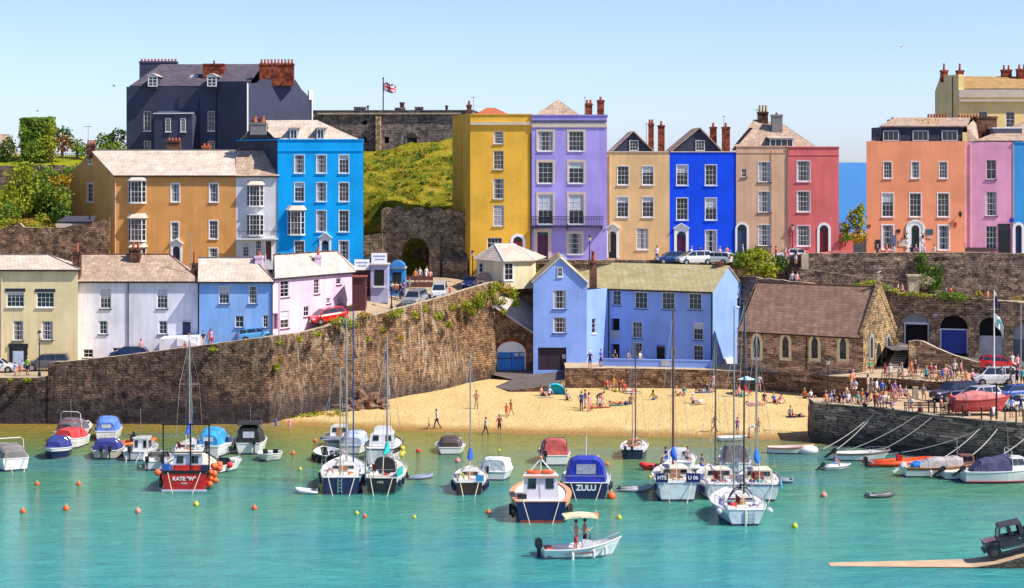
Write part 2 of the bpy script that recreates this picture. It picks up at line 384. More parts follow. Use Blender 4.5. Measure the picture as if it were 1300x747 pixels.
M_CHURCHG=stone_mat('church_gable_stone',(0.30,0.21,0.11),(0.42,0.31,0.18),(0.15,0.11,0.07),0.5,0.25)
M_GATE=stone_mat("gate_stone",(0.22,0.17,0.12),(0.34,0.27,0.19),(0.11,0.09,0.07),0.45,0.25,moss=(0.12,0.13,0.03))
M_FORT=stone_mat('fort_stone',(0.16,0.145,0.145),(0.23,0.20,0.195),(0.10,0.09,0.09),1.1,0.4,streak=(0.30,0.28,0.26))
M_WHITE=mat('white_paint',(0.80,0.80,0.80),0.5,var=0.06)
M_BLACK=mat('black_paint',(0.012,0.012,0.014),0.4,var=0.0)
M_GREYW=mat('weathered_wood',(0.30,0.27,0.23),0.8,var=0.25,scale=3)
# ------------------------------------------------------------ left harbour wall with the street behind it
LW=[(-260,207,480),(60.5,207,480),(61,207,461),(107,207,457),(154,207,451.5),(200,207,446),(246,207,440),(295,207,433.5),(340,207,428),(385,212,422),(430,214.5,411),(478,219,400),(521,222.7,388),(557,225.5,379),(589,230,369),(623,233,359),(640,238.9,357),(656,240.3,358)]
lw=[(wx(px,Y),Y,wz(py,Y),0.0 if i<2 else 1.15)for i,(px,Y,py)in enumerate(LW)]
lw=lw+[(3.0,240.6,lw[-1][2]-0.7,0.6)]
def wall_strip(b,path,zb,th=0.7,m=None,mc=None,disp=0.07,step=0.7,jag=0.05,batter=0.03):
 """path: (x, y, ztop); front face towards the camera, displaced like rubble"""
 pts=[]
 for(x0,y0,z0),(x1,y1,z1)in zip(path,path[1:]):
  L=math.hypot(x1-x0,y1-y0);n=max(1,int(L/step))
  for i in range(n):pts.append((lerp(x0,x1,i/n),lerp(y0,y1,i/n),lerp(z0,z1,i/n)))
 pts.append(path[-1])
 nr=14;vs=[];fs=[];n=len(pts)
 for i,(x,y,z)in enumerate(pts):
  a=pts[max(0,i-1)];c=pts[min(n-1,i+1)]
  d=Vector((c[0]-a[0],c[1]-a[1],0)).normalized();nn=Vector((d.y,-d.x,0))
  z=z+jag*2*noise.noise(Vector((x*1.7,y*1.7,3)))
  zb_=zb(x,y)if callable(zb)else zb
  for j in range(nr+1):
   zz=lerp(zb_,z,j/nr)
   k=disp*noise.noise(Vector((x*1.1,y*1.1,zz*1.6)))*2+(z-zz)*batter
   if j==nr:k=0
   vs.append((x+nn.x*k,y+nn.y*k,zz))
  vs.append((x-nn.x*th,y-nn.y*th,z));vs.append((x-nn.x*th,y-nn.y*th,zb_))
 W_=nr+3
 b.mi(m)
 bb=len(b.v);b.v+=vs
 for i in range(n-1):
  for j in range(nr+2):
   b.mi(mc if(j==nr and mc)else m)
   b.f.append((bb+i*W_+j,bb+(i+1)*W_+j,bb+(i+1)*W_+j+1,bb+i*W_+j+1));b.m.append(b.k)
 b.mi(m)
 for i in(0,n-1):
  b.f.append(tuple(bb+i*W_+j for j in range(W_)));b.m.append(b.k)
b=MB()
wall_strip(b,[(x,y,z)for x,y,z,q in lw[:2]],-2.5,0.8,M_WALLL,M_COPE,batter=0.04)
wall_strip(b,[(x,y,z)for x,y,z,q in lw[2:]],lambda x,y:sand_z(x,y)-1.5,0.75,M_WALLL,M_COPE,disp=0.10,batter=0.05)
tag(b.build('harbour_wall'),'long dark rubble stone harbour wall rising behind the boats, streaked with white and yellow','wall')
def street_z(x,y):
 zf=interp(x,[(q[0],q[2]-q[3])for q in lw]);yw=interp(x,[(q[0],q[1])for q in lw])
 k=max(0,min(1,(x+24)/8));t=max(0,min(1,(y-yw-3)/22));t=t*t*(3-2*t)
 return zf+(12.35-zf)*t*k
b=MB();b.mi(M_ROAD);gx=[-80+i*1.25 for i in range(67)];nj=22
vs=[]
for x in gx:
 yw=interp(x,[(q[0],q[1])for q in lw])+0.4
 for j in range(nj+1):
  y=lerp(yw,257,j/nj);vs.append((x,y,street_z(x,y)))
b.add(vs,[(i*(nj+1)+j,(i+1)*(nj+1)+j,(i+1)*(nj+1)+j+1,i*(nj+1)+j+1)for i in range(len(gx)-1)for j in range(nj)])
structure(b.build('street'))
# ------------------------------------------------------------ grass hill, gardens, upper town
def grass_mat(name,a,b_,c_,d_):
 m,t,p=newmat(name);p.inputs['Roughness'].default_value=0.95;p.inputs['Specular IOR Level'].default_value=0.1
 n=noise_n(t,gpos(t,1,1,1.5),0.28,8,0.75);r=ramp(t,[(0.34,a),(0.46,b_),(0.56,c_),(0.68,d_)]);t.links.new(n,r.inputs[0])
 n2=noise_n(t,gpos(t),2.5,6,0.8);r2=ramp(t,[(0.3,(0.55,0.6,0.55)),(0.7,(1.3,1.25,1.2))]);t.links.new(n2,r2.inputs[0])
 c=mix(t,r.outputs[0],r2.outputs[0],1.0,'MULTIPLY');t.links.new(c,p.inputs['Base Color']);bumpn(t,p,n2,1.0,0.5);return m
M_HILL=grass_mat('hill_grass',(0.08,0.12,0.01),(0.22,0.22,0.015),(0.42,0.34,0.03),(0.50,0.38,0.07))
M_LAWN=grass_mat('lawn',(0.24,0.30,0.012),(0.34,0.38,0.02),(0.44,0.43,0.02),(0.52,0.46,0.04))
def hill_z(x,y):
 def garden():return interp(y,[(241,16.5),(246,18.6),(257,20.0),(261,21.2),(261.6,25.4),(275,27.2),(330,27)])
 def town():return interp(y,[(236,12),(260,14.4),(275,25),(300,28),(330,24)])
 def mound():
  d=0.9*noise.noise(Vector((x*0.2,y*0.2,0)))+0.35*noise.noise(Vector((x*0.7,y*0.7,5)))
  z0=interp(y,[(250,12.3),(256,12.6),(258.5,17.5),(263,21.5),(278,25.3),(295,28.3),(302,29.5),(330,25)])
  return z0+(d if y>257 else 0)+0.17*(x+13)*max(0,min(1,(y-262)/20))
 if x<-57:return garden()
 if x<-50:k=(x+57)/7;return garden()*(1-k)+town()*k
 if x<-22:return town()
 if x<-17:k=(x+22)/5;return town()*(1-k)+mound()*k
 if x<-4:return mound()
 k=min(1,(x+4)/5);return mound()*(1-k)+interp(y,[(250,14.0),(275,14.2),(300,10),(330,-3)])*k
b=MB();nx=150;ny=90
b.add([(-130+i*0.9,241+j*1.0,hill_z(-130+i*0.9,241+j*1.0))for j in range(ny)for i in range(nx)],[(j*nx+i,j*nx+i+1,(j+1)*nx+i+1,(j+1)*nx+i)for j in range(ny-1)for i in range(nx-1)if not(-130+i*0.9>-21 and 241+j<250)],M_HILL)
structure(b.build('hill',smooth=True))
b=MB();b.mi(M_LAWN);vs=[]
for i in range(60):
 x=-90+i*0.65
 for j in range(12):y=261.8+j*1.2;vs.append((x,y,hill_z(x,y)+0.12+0.1*noise.noise(Vector((x,y,0)))))
b.add(vs,[(i*12+j,(i+1)*12+j,(i+1)*12+j+1,i*12+j+1)for i in range(59)for j in range(11)])
structure(b.build('lawn'))
b=MB()
b.add([(x,y,z)for x in(-1,10,30,50,110)for y,z in((240.4,14.45),(262,14.45),(268,13),(285,4),(290,-2))],[(i*5+j,(i+1)*5+j,(i+1)*5+j+1,i*5+j+1)for i in range(4)for j in range(4)],M_ROAD)
structure(b.build('upper_road'))
b=MB();b.box(48,120,262,300,4,16.0,M_PAVE);structure(b.build('upper_ground'))
b=MB();b.box(-1,57,246.4,247.9,14.3,14.58,M_PAVE);structure(b.build('pavement'))
# ------------------------------------------------------------ right: retaining walls, walkway, arcade
b=MB();wall_strip(b,[(1.5,240.6,14.9),(wx(1000,240.6),240.6,14.9)],2.0,0.6,M_WALLU,M_COPE)
tag(b.build('retaining_wall'),'stone retaining wall below the upper road, behind the blue harbour house','wall')
b=MB();wall_strip(b,[(wx(px,240),240,wz(py,240))for px,py in((1027,322),(1120,321),(1226,320.5),(1330,323),(1750,323))],9.0,0.6,M_WALLU,M_COPE,disp=0.12,jag=0.06)
wall_strip(b,[(wx(px,Y),Y,wz(py,Y))for px,py,Y in((1000,325,240),(1017,323,239.4))],9.0,0.6,M_WALLU,M_COPE)
tag(b.build('retaining_wall'),'tall dark rubble retaining wall with pale coping below the orange and pink houses','wall')
b=MB();b.box(wx(1017,239),wx(1026,239),238.6,239.5,11,wz(322,239),M_COPE)
tag(b.build('gate_pier'),'pale square stone pier at the head of the sloping walkway','pier')
b=MB();wall_strip(b,[(wx(px,Y),Y,wz(py,Y))for px,py,Y in((1015,341,238),(1060,347,237.5),(1098,353,237),(1142,358,236.5))],9.5,0.35,M_WALLU,M_COPE,disp=0.05,jag=0.01)
tag(b.build('walkway_wall'),'low sloping stone wall with a pale coping beside the walkway down from the road','wall')
AR=[(880,345,242),(960,353,236),(1018,358,234),(1075,364,231.5),(1130,370.5,228.5)]
b=MB();wall_strip(b,[(wx(px,Y),Y,wz(py,Y))for px,py,Y in AR],2.5,0.6,M_WALLU,M_COPE,disp=0.07,jag=0.1)
tag(b.build('boundary_wall'),'dark stone wall with ragged coping stones running above the chapel roof','wall')
b=MB();b.mi(M_PAVE)
PTH=[(wx(px,Y),Y,wz(py,Y)-0.9)for px,py,Y in AR+[(1300,384,224.5),(1340,386,223.5)]]
b.v=[];vs=[]
for x,y,z in PTH:vs+=[(x,y+0.3,z),(x+1.5,240.5,z+0.1)]
b.add(vs,[(2*i,2*i+2,2*i+3,2*i+1)for i in range(len(PTH)-1)])
structure(b.build('walkway'))
def path_z(x,y):return interp(x,[(p_[0],p_[2])for p_ in PTH])
A_,B_=Vector((wx(1130,228.5),228.5,0)),Vector((wx(1320,223.9),223.9,0))
AD=(B_-A_);AL=AD.length;AD.normalize();AN=Vector((AD.y,-AD.x,0))
def on_arc(px,py):
 d=Vector(((px-650)/F,1,-(py-HY)/F));o=Vector((0,0,CH));k=(A_-o).dot(AN)/d.dot(AN);h=o+d*k
 return(Vector((h.x,h.y,0))-A_).dot(AD),h.z
def ap(u,off,z):q=A_+AD*u+AN*off;return Vector((q.x,q.y,z))
arches=[]
for pl,pr,psp,ptop in((1146.5,1180,410,397.5),(1193,1228.5,417,400.5),(1243,1275,414,403),(1286,1325,424,410)):
 u0,zs=on_arc(pl,psp);u1,_=on_arc(pr,psp);_,zt=on_arc((pl+pr)/2,ptop);arches.append((u0,u1,zs,zt))
b=MB();b.mi(M_WALLA)
def atop(u):return lerp(wz(370.5,228.5),wz(386,223.9),u/AL)+0.12*noise.noise(Vector((u*1.3,0,0)))
edges=[0]+[e for a in arches for e in a[:2]]+[AL]
for i in range(0,len(edges),2):
 u0,u1=edges[i],edges[i+1];n=max(1,int((u1-u0)/0.8))
 for k in range(n):
  a0,a1=lerp(u0,u1,k/n),lerp(u0,u1,(k+1)/n)
  for z0,z1 in((2.5,5),(5,8),(8,None)):
   b.poly([ap(a0,0,z0),ap(a1,0,z0),ap(a1,0,z1 or atop(a1)),ap(a0,0,z1 or atop(a0))])
  b.mi(M_COPE);b.poly([ap(a0,0.06,atop(a0)),ap(a1,0.06,atop(a1)),ap(a1,-0.7,atop(a1)),ap(a0,-0.7,atop(a0))]);b.mi(M_WALLA)
NS=14
for(u0,u1,zs,zt)in arches:
 c=(u0+u1)/2;r=(u1-u0)/2
 arc=[(c-r*math.cos(math.pi*k/NS),zs+(zt-zs)*math.sin(math.pi*k/NS))for k in range(NS+1)]
 for(a0,z0),(a1,z1)in zip(arc,arc[1:]):
  b.mi(M_WALLA);b.poly([ap(a0,0,z0),ap(a1,0,z1),ap(a1,0,atop(a1)),ap(a0,0,atop(a0))])
  b.poly([ap(a0,0,z0),ap(a1,0,z1),ap(a1,-1.2,z1),ap(a0,-1.2,z0)])
  b.mi(M_CHURCHG)
  k0=1.13;q0=(c+(a0-c)*k0,zs+(z0-zs)*k0+0.0);q1=(c+(a1-c)*k0,zs+(z1-zs)*k0)
  b.poly([ap(a0,0.03,z0),ap(a1,0.03,z1),ap(q1[0],0.03,q1[1]),ap(q0[0],0.03,q0[1])])
  b.mi(M_COPE);b.poly([ap(a0,0.06,atop(a0)),ap(a1,0.06,atop(a1)),ap(a1,-0.7,atop(a1)),ap(a0,-0.7,atop(a0))])
 b.mi(M_WALLA)
 for u in(u0,u1):b.poly([ap(u,0,2.5),ap(u,-1.2,2.5),ap(u,-1.2,zs),ap(u,0,zs)])
wall_strip(b,[(wx(1320,223.9),223.9,wz(386,223.9)),(95,217,11.0)],2,.7,M_WALLA,M_COPE);aw=b.build('arcade_wall');tag(aw,'brown stone wall with four arched store openings right of the chapel','wall')
M_DARKIN=mat('dark_interior',(0.012,0.011,0.012),0.9,var=0)
M_GREYD=mat('grey_board',(0.34,0.33,0.36),0.7,var=0.2,scale=1)
M_BDOOR=mat('blue_door',(0.015,0.045,0.30),0.5,var=0.15,scale=2)
def arch_fill(i,off,m,z0,z1,frac=(0,1)):
 u0,u1,zs,zt=arches[i];c=(u0+u1)/2;r=(u1-u0)/2;bb=MB();bb.mi(m)
 pts=[]
 for k in range(NS+1):
  a=c-r*math.cos(math.pi*k/NS);z=zs+(zt-zs)*math.sin(math.pi*k/NS)
  pts.append((a,min(z,z1)))
 f=[ap(u0,off,z0),ap(u1,off,z0)]+[ap(a,off,z)for a,z in reversed(pts)if z>z0]
 g=[q-AN*0.08 for q in f];bb.prism(f,g);return bb
o=arch_fill(0,-1.0,M_DARKIN,5.5,99).build('dark_recess',aw)
o=arch_fill(0,-0.35,M_GREYD,on_arc(1163,411)[1],99).build('tympanum',aw)
u0,u1,zs,zt=arches[0];fb=MB();fb.mi(M_WHITE);zl=on_arc(1163,411)[1]
fb.prism([ap(u0+.02,-0.3,zl-.12),ap(u1-.02,-0.3,zl-.12),ap(u1-.02,-0.5,zl-.12),ap(u0+.02,-0.5,zl-.12)],[ap(u0+.02,-0.3,zl+.12),ap(u1-.02,-0.3,zl+.12),ap(u1-.02,-0.5,zl+.12),ap(u0+.02,-0.5,zl+.12)])
for uu in(u0+.1,u1-.22):fb.prism([ap(uu,-.3,5.6),ap(uu+.14,-.3,5.6),ap(uu+.14,-.5,5.6),ap(uu,-.5,5.6)],[ap(uu,-.3,zl),ap(uu+.14,-.3,zl),ap(uu+.14,-.5,zl),ap(uu,-.5,zl)])
fb.build('door_frame',aw)
arch_fill(1,-1.0,M_DARKIN,5.0,99).build('dark_recess',aw)
zl=on_arc(1211,419.5)[1];o=arch_fill(1,-0.45,M_BDOOR,5.2,zl).build('door',aw);o['label']='closed blue double doors under a dark arch'
u0,u1,zs,zt=arches[1];fb=MB();fb.mi(M_WHITE)
for a0,a1,z0,z1 in((u0,u1,zl,zl+.14),(u0,u0+.14,5.2,zl),(u1-.14,u1,5.2,zl)):
 fb.prism([ap(a0,-.40,z0),ap(a1,-.40,z0),ap(a1,-.46,z0),ap(a0,-.46,z0)],[ap(a0,-.40,z1),ap(a1,-.40,z1),ap(a1,-.46,z1),ap(a0,-.46,z1)])
fb.build('door_frame',aw)
arch_fill(2,-1.0,M_DARKIN,4.6,99).build('dark_recess',aw)
M_PALED=mat('pale_door',(0.55,0.50,0.50),0.7,var=0.25,scale=1.2)
o=arch_fill(2,-0.4,M_PALED,4.6,on_arc(1260,427)[1]).build('door',aw);o['label']='pale weathered board door'
arch_fill(3,-1.0,M_DARKIN,4.2,99).build('dark_recess',aw)
arch_fill(3,-0.4,M_GREYD,on_arc(1300,432)[1],99).build('tympanum',aw)
arch_fill(3,-0.5,mat('slate_blue_door',(0.12,0.13,0.17),0.6),4.2,on_arc(1300,432)[1]-0.05).build('door',aw)
su,sz=on_arc(1187,400);sb=MB();sb.mi(M_PALED);sb.prism([ap(su-.25,.02,sz-.15),ap(su+.25,.02,sz-.15),ap(su+.25,.06,sz-.15),ap(su-.25,.06,sz-.15)],[ap(su-.25,.02,sz+.15),ap(su+.25,.02,sz+.15),ap(su+.25,.06,sz+.15),ap(su-.25,.06,sz+.15)])
tag(sb.build('wall_sign'),'small pale sign plate on the stone wall between the two tall arches','sign')
RW=[(1154,434,216.5),(1162,432,216.5),(1171,433,216.3),(1186,441,215.5),(1210,451,214.5),(1240,460,213.2),(1266,466,212),(1300,472,210.5),(1330,476,209),(1380,478,208)]
rampz=[(wx(1140,226),6.5),(wx(1171,216),6.35),(wx(1212,215),5.55),(wx(1260,212),4.95),(wx(1300,210),4.65),(60,4.55)]
def ramp_z(x,y):return interp(x,rampz)
b=MB();wall_strip(b,[(wx(px,Y),Y,wz(py,Y))for px,py,Y in RW],3.5,0.5,M_WALLA,M_COPE,disp=0.05,jag=0.02,step=0.4)
tag(b.build('ramp_wall'),'curving stone parapet wall sweeping down beside the ramp in front of the arches','wall')
b=MB();vs=[]
for i in range(24):
 x=lerp(wx(1128,219),95,i/23);y0=interp(x,[(wx(px,Y),Y)for px,py,Y in RW])+0.2
 vs+=[(x,y0,ramp_z(x,0)),(x,230,ramp_z(x,0)+0.02)]
b.add(vs,[(2*i,2*i+2,2*i+3,2*i+1)for i in range(23)],mat('dark_tarmac',(0.10,0.09,0.09),0.9,var=0.2))
structure(b.build('ramp_road'))
TW=[(717,225.7,467.5),(800,225.3,468),(905,224,470),(965,223,472.5),(1020,221,475.5),(1085,213.5,479),(1128,208.5,480.5),(1160,205,482.5),(1200,202.5,486),(1240,200.5,489),(1330,196.5,495),(1700,194,497)]
tw=[(wx(px,Y),Y,wz(py,Y))for px,Y,py in TW]
def terr_z(x,y):return interp(x,[(q[0],q[2]-0.03)for q in tw])
b=MB();wall_strip(b,tw,0.3,0.6,M_WALLB,M_COPE,disp=0.06,jag=0.02,batter=0.04)
tag(b.build('beach_wall'),'low brown stone wall along the back of the beach','wall')
b=MB();vs=[]
for i in range(60):
 x=lerp(5.9,95,i/59);y0=interp(x,[(q[0],q[1])for q in tw])+0.3
 for j in range(6):y=lerp(y0,232 if x<42 else 218,j/5);vs.append((x,y,terr_z(x,y)))
b.add(vs,[(i*6+j,(i+1)*6+j,(i+1)*6+j+1,i*6+j+1)for i in range(59)for j in range(5)],M_TERR)
structure(b.build('terrace'))
M_SLIP=mat('slip_concrete',(0.13,0.105,0.10),0.85,var=0.25,scale=0.6,bump=0.3)
def q3(px,py,z):return atz(px,py,z)
b=MB()
top=[q3(627,491.5,1.5),q3(648,496,1.5),q3(700,489,2.1),q3(717.5,484,2.4),q3(717.5,471,2.75),q3(745,469,3.0),q3(722,462,2.9),q3(618,470,2.6),q3(626,476,2.3),q3(650,482,1.9)]
b.poly(top,M_SLIP)
M_SLS=M_WALLB
for a,c in zip(top[:4],top[1:4]):b.poly([a,c,Vector((c.x,c.y-0.05,c.z-1.6)),Vector((a.x,a.y-0.05,a.z-1.6))],M_SLS)
structure(b.build('slipway'))
# ------------------------------------------------------------ quay on the right
QP=[(1034,193.5),(1132,188.6),(1183,184.0),(1249,180.3),(1300,178.2),(1360,176.5),(1720,168)]
qp=[(wx(px,Y),Y,3.72)for px,Y in QP]
def quay_z(x,y):return 3.7
b=MB();wall_strip(b,qp,-3,0.9,M_WALLQ,M_COPE,disp=0.09,jag=0.015,batter=0.05,step=0.5)
wall_strip(b,[(wx(1034,193.5)-0.02,197.3,3.72),(wx(1034,193.5),193.5,3.72)],-3,0.6,M_WALLQ,M_COPE,disp=0.04,jag=0.01)
tag(b.build('quay_wall'),'dark stone quay wall on the right with mooring ropes hanging from it','wall')
back=[(wx(1034,197),197.2),(wx(1100,198),199),(wx(1132,202),203.5),(wx(1165,206),206.5),(44,206.5),(49,205),(62,203),(100,200)]
b=MB();vs=[]
for i in range(50):
 x=lerp(qp[0][0]+0.05,70,i/49);y0=interp(x,[(q[0],q[1])for q in qp])+0.4;y1=interp(x,back)
 for j in range(4):vs.append((x,lerp(y0,y1,j/3),3.7))
b.add(vs,[(i*4+j,(i+1)*4+j,(i+1)*4+j+1,i*4+j+1)for i in range(49)for j in range(3)],M_QUAY)
vs=[]
for x,y in back[:3]:vs+=[(x,y,3.7),(x,y+0.02,0.5)]
b.add(vs,[(0,2,3,1),(2,4,5,3)],M_WALLQ)
structure(b.build('quay'))
M_SLIPW=mat('pale_slipway',(0.52,0.37,0.24),0.85,var=0.2,scale=0.8,bump=0.25)
b=MB();SLP=[(1020,-.06,0),(1060,.012,0.06),(1090,.02,.02),(1160,.035,.05),(1232,0.07,0.12),(1262,0.30,0.3),(1300,0.86,.86),(1345,1.65,1.65),(1420,3.0,3.0)]
vs=[]
for px,z,z2 in SLP:x=wx(px,134.6);ta_=max(0,(1240-px)/240)*(px<1232);vs+=[(x,133.35+ta_*.9,z),(x,136.1-ta_*1.1,z),(x,133.35,-2),(x,136.1,-2)]
for i in range(len(SLP)-1):
 o_=len(b.v)
 a=[vs[4*i+k]for k in range(4)];c=[vs[4*i+4+k]for k in range(4)]
 b.poly([a[0],c[0],c[1],a[1]],M_SLIPW)
 b.poly([a[2],c[2],c[0],a[0]],M_WALLQ);b.poly([a[1],c[1],c[3],a[3]],M_WALLQ)
structure(b.build('boat_slipway'))
def slip_z(x,y):return interp(x,[(wx(px,134.6),z)for px,z,z2 in SLP])
# ------------------------------------------------------------ garden walls at upper left
b=MB();wall_strip(b,[(wx(px,Y),Y,wz(py,Y))for px,py,Y in((-150,291,241),(0,291,241),(25,284,241),(30,289,241),(82,289,240.5),(118,283,240),(139,276,240))],4.0,0.6,stone_mat('garden_stone',(0.20,0.125,0.085),(0.30,0.20,0.13),(0.10,0.07,0.05),0.4,0.2),M_COPE,disp=0.1,jag=0.12)
tag(b.build('garden_wall'),'rubble garden wall left of the tall orange house, above the white cottage roof','wall')
b=MB();wall_strip(b,[(wx(px,261.5),261.5,wz(py,261.5))for px,py in((-100,212),(0,211),(58,209),(98,211))],18,0.5,M_WALLU,M_COPE,disp=0.1,jag=0.1)
tag(b.build('garden_wall'),'dark shaded stone wall holding up the lawn behind the leafy garden','wall')
# ------------------------------------------------------------ building kit
M_SLATEP=slate_mat('pale_slate',(0.60,0.51,0.43),(0.70,0.60,0.51),(0.50,0.30,0.20),0.35)
M_SLATEB=slate_mat('brown_slate',(0.46,0.33,0.25),(0.56,0.42,0.32),(0.22,0.13,0.08),0.55)
M_SLATEM=slate_mat('mossy_slate',(0.42,0.36,0.22),(0.50,0.43,0.27),(0.36,0.30,0.07),0.65)
M_SLATEV=slate_mat('violet_slate',(0.085,0.07,0.10),(0.12,0.10,0.13),(0.16,0.12,0.12),0.35)
M_TILECH=slate_mat('brown_tiles',(0.30,0.175,0.12),(0.38,0.235,0.165),(0.18,0.09,0.08),0.5,row=0.42,bs=0.7)
M_SLATEG=slate_mat('grey_slate',(0.50,0.47,0.42),(0.60,0.56,0.51),(0.38,0.30,0.22),0.3)
M_HUNG=slate_mat('hung_slate',(0.045,0.045,0.08),(0.06,0.06,0.10))
M_OCHRER=slate_mat('ochre_roof',(0.42,0.26,0.10),(0.52,0.33,0.13),(0.30,0.16,0.07),0.5)
M_BRICK=stone_mat('red_brick',(0.42,0.075,0.032),(0.34,0.06,0.03),(0.22,0.09,0.06),0.23,0.09)
M_BRICKD=stone_mat('dark_brick',(0.20,0.085,0.06),(0.26,0.12,0.085),(0.12,0.07,0.06),0.23,0.09)
M_POT=mat('terracotta',(0.45,0.12,0.05),0.8,var=0.25,scale=4)
M_LEAD=mat('lead',(0.10,0.10,0.11),0.6,var=0.2)
M_TRIMC=mat('cream_trim',(0.62,0.50,0.40),0.7,var=0.1)
M_BLIND=mat('window_blind',(0.52,0.54,0.60),0.8,var=0.15,scale=3)
M_CURT=mat('net_curtain',(0.40,0.38,0.42),0.9,var=0.35,scale=6)
def glass_mat():
 m,t,p=newmat('window_glass');p.inputs['Roughness'].default_value=0.06;p.inputs['Specular IOR Level'].default_value=0.7
 oi=t.nodes.new('ShaderNodeObjectInfo');n=noise_n(t,gpos(t),1.6,3)
 a=N(t,'Math',operation='MULTIPLY');t.links.new(oi.outputs['Random'],a.inputs[0]);t.links.new(n,a.inputs[1])
 r=ramp(t,[(0.0,(0.006,0.007,0.016)),(0.30,(0.012,0.010,0.02)),(0.45,(0.05,0.03,0.03)),(0.65,(0.14,0.10,0.10))]);t.links.new(a.outputs[0],r.inputs[0])
 t.links.new(r.outputs[0],p.inputs['Base Color']);n2=noise_n(t,gpos(t),1.2,2);bumpn(t,p,n2,0.15,0.05)
 return m
M_GLASS=glass_mat()
class Face:
 def __init__(s,A,B,z0,z1):
  s.A=Vector((A[0],A[1],0));s.B=Vector((B[0],B[1],0));s.D=s.B-s.A;s.L=s.D.length;s.D.normalize()
  s.N=Vector((s.D.y,-s.D.x,0));s.z0=z0;s.z1=z1;s.holes=[]
 def hit(s,px,py):
  d=Vector(((px-650)/F,1,-(py-HY)/F));o=Vector((0,0,CH));k=(s.A-o).dot(s.N)/d.dot(s.N);h=o+d*k
  return(Vector((h.x,h.y,0))-s.A).dot(s.D),h.z,h.y
 def p(s,u,d,z):q=s.A+s.D*u+s.N*d;return Vector((q.x,q.y,z))
 def box(s,mb,u0,u1,d0,d1,z0,z1,m=None):
  mb.prism([s.p(u0,d1,z0),s.p(u1,d1,z0),s.p(u1,d0,z0),s.p(u0,d0,z0)],[s.p(u0,d1,z1),s.p(u1,d1,z1),s.p(u1,d0,z1),s.p(u0,d0,z1)],m)
 def rect(s,px,py,w,h):
  """photo rectangle (centre, size) -> u0, u1, z0, z1 on this face"""
  u0,_,_=s.hit(px-w/2,py);u1,_,_=s.hit(px+w/2,py);_,z1,_=s.hit(px,py-h/2);_,z0,_=s.hit(px,py+h/2)
  return u0,u1,z0,z1
 def wall(s,mb,m,tri=None,step=None):
  mb.mi(m);us=sorted({0,s.L}|{h[0]for h in s.holes}|{h[1]for h in s.holes});zs=sorted({s.z0,s.z1}|{h[2]for h in s.holes}|{h[3]for h in s.holes})
  us=[u for u in us if 0<=u<=s.L];zs=[z for z in zs if s.z0<=z<=s.z1]
  for u0,u1 in zip(us,us[1:]):
   for z0,z1 in zip(zs,zs[1:]):
    cu,cz=(u0+u1)/2,(z0+z1)/2
    if any(h[0]<cu<h[1]and h[2]<cz<h[3]for h in s.holes):continue
    mb.poly([s.p(u0,0,z0),s.p(u1,0,z0),s.p(u1,0,z1),s.p(u0,0,z1)])
  for h in s.holes:
   u0,u1,z0,z1,dp=h
   mb.poly([s.p(u0,0,z0),s.p(u0,0,z1),s.p(u0,-dp,z1),s.p(u0,-dp,z0)]);mb.poly([s.p(u1,0,z0),s.p(u1,-dp,z0),s.p(u1,-dp,z1),s.p(u1,0,z1)])
   mb.poly([s.p(u0,0,z1),s.p(u1,0,z1),s.p(u1,-dp,z1),s.p(u0,-dp,z1)]);mb.poly([s.p(u0,0,z0),s.p(u0,-dp,z0),s.p(u1,-dp,z0),s.p(u1,0,z0)])
  if tri:mb.poly([s.p(0,0,s.z1),s.p(s.L,0,s.z1)]+[s.p(u,0,z)for u,z in tri])
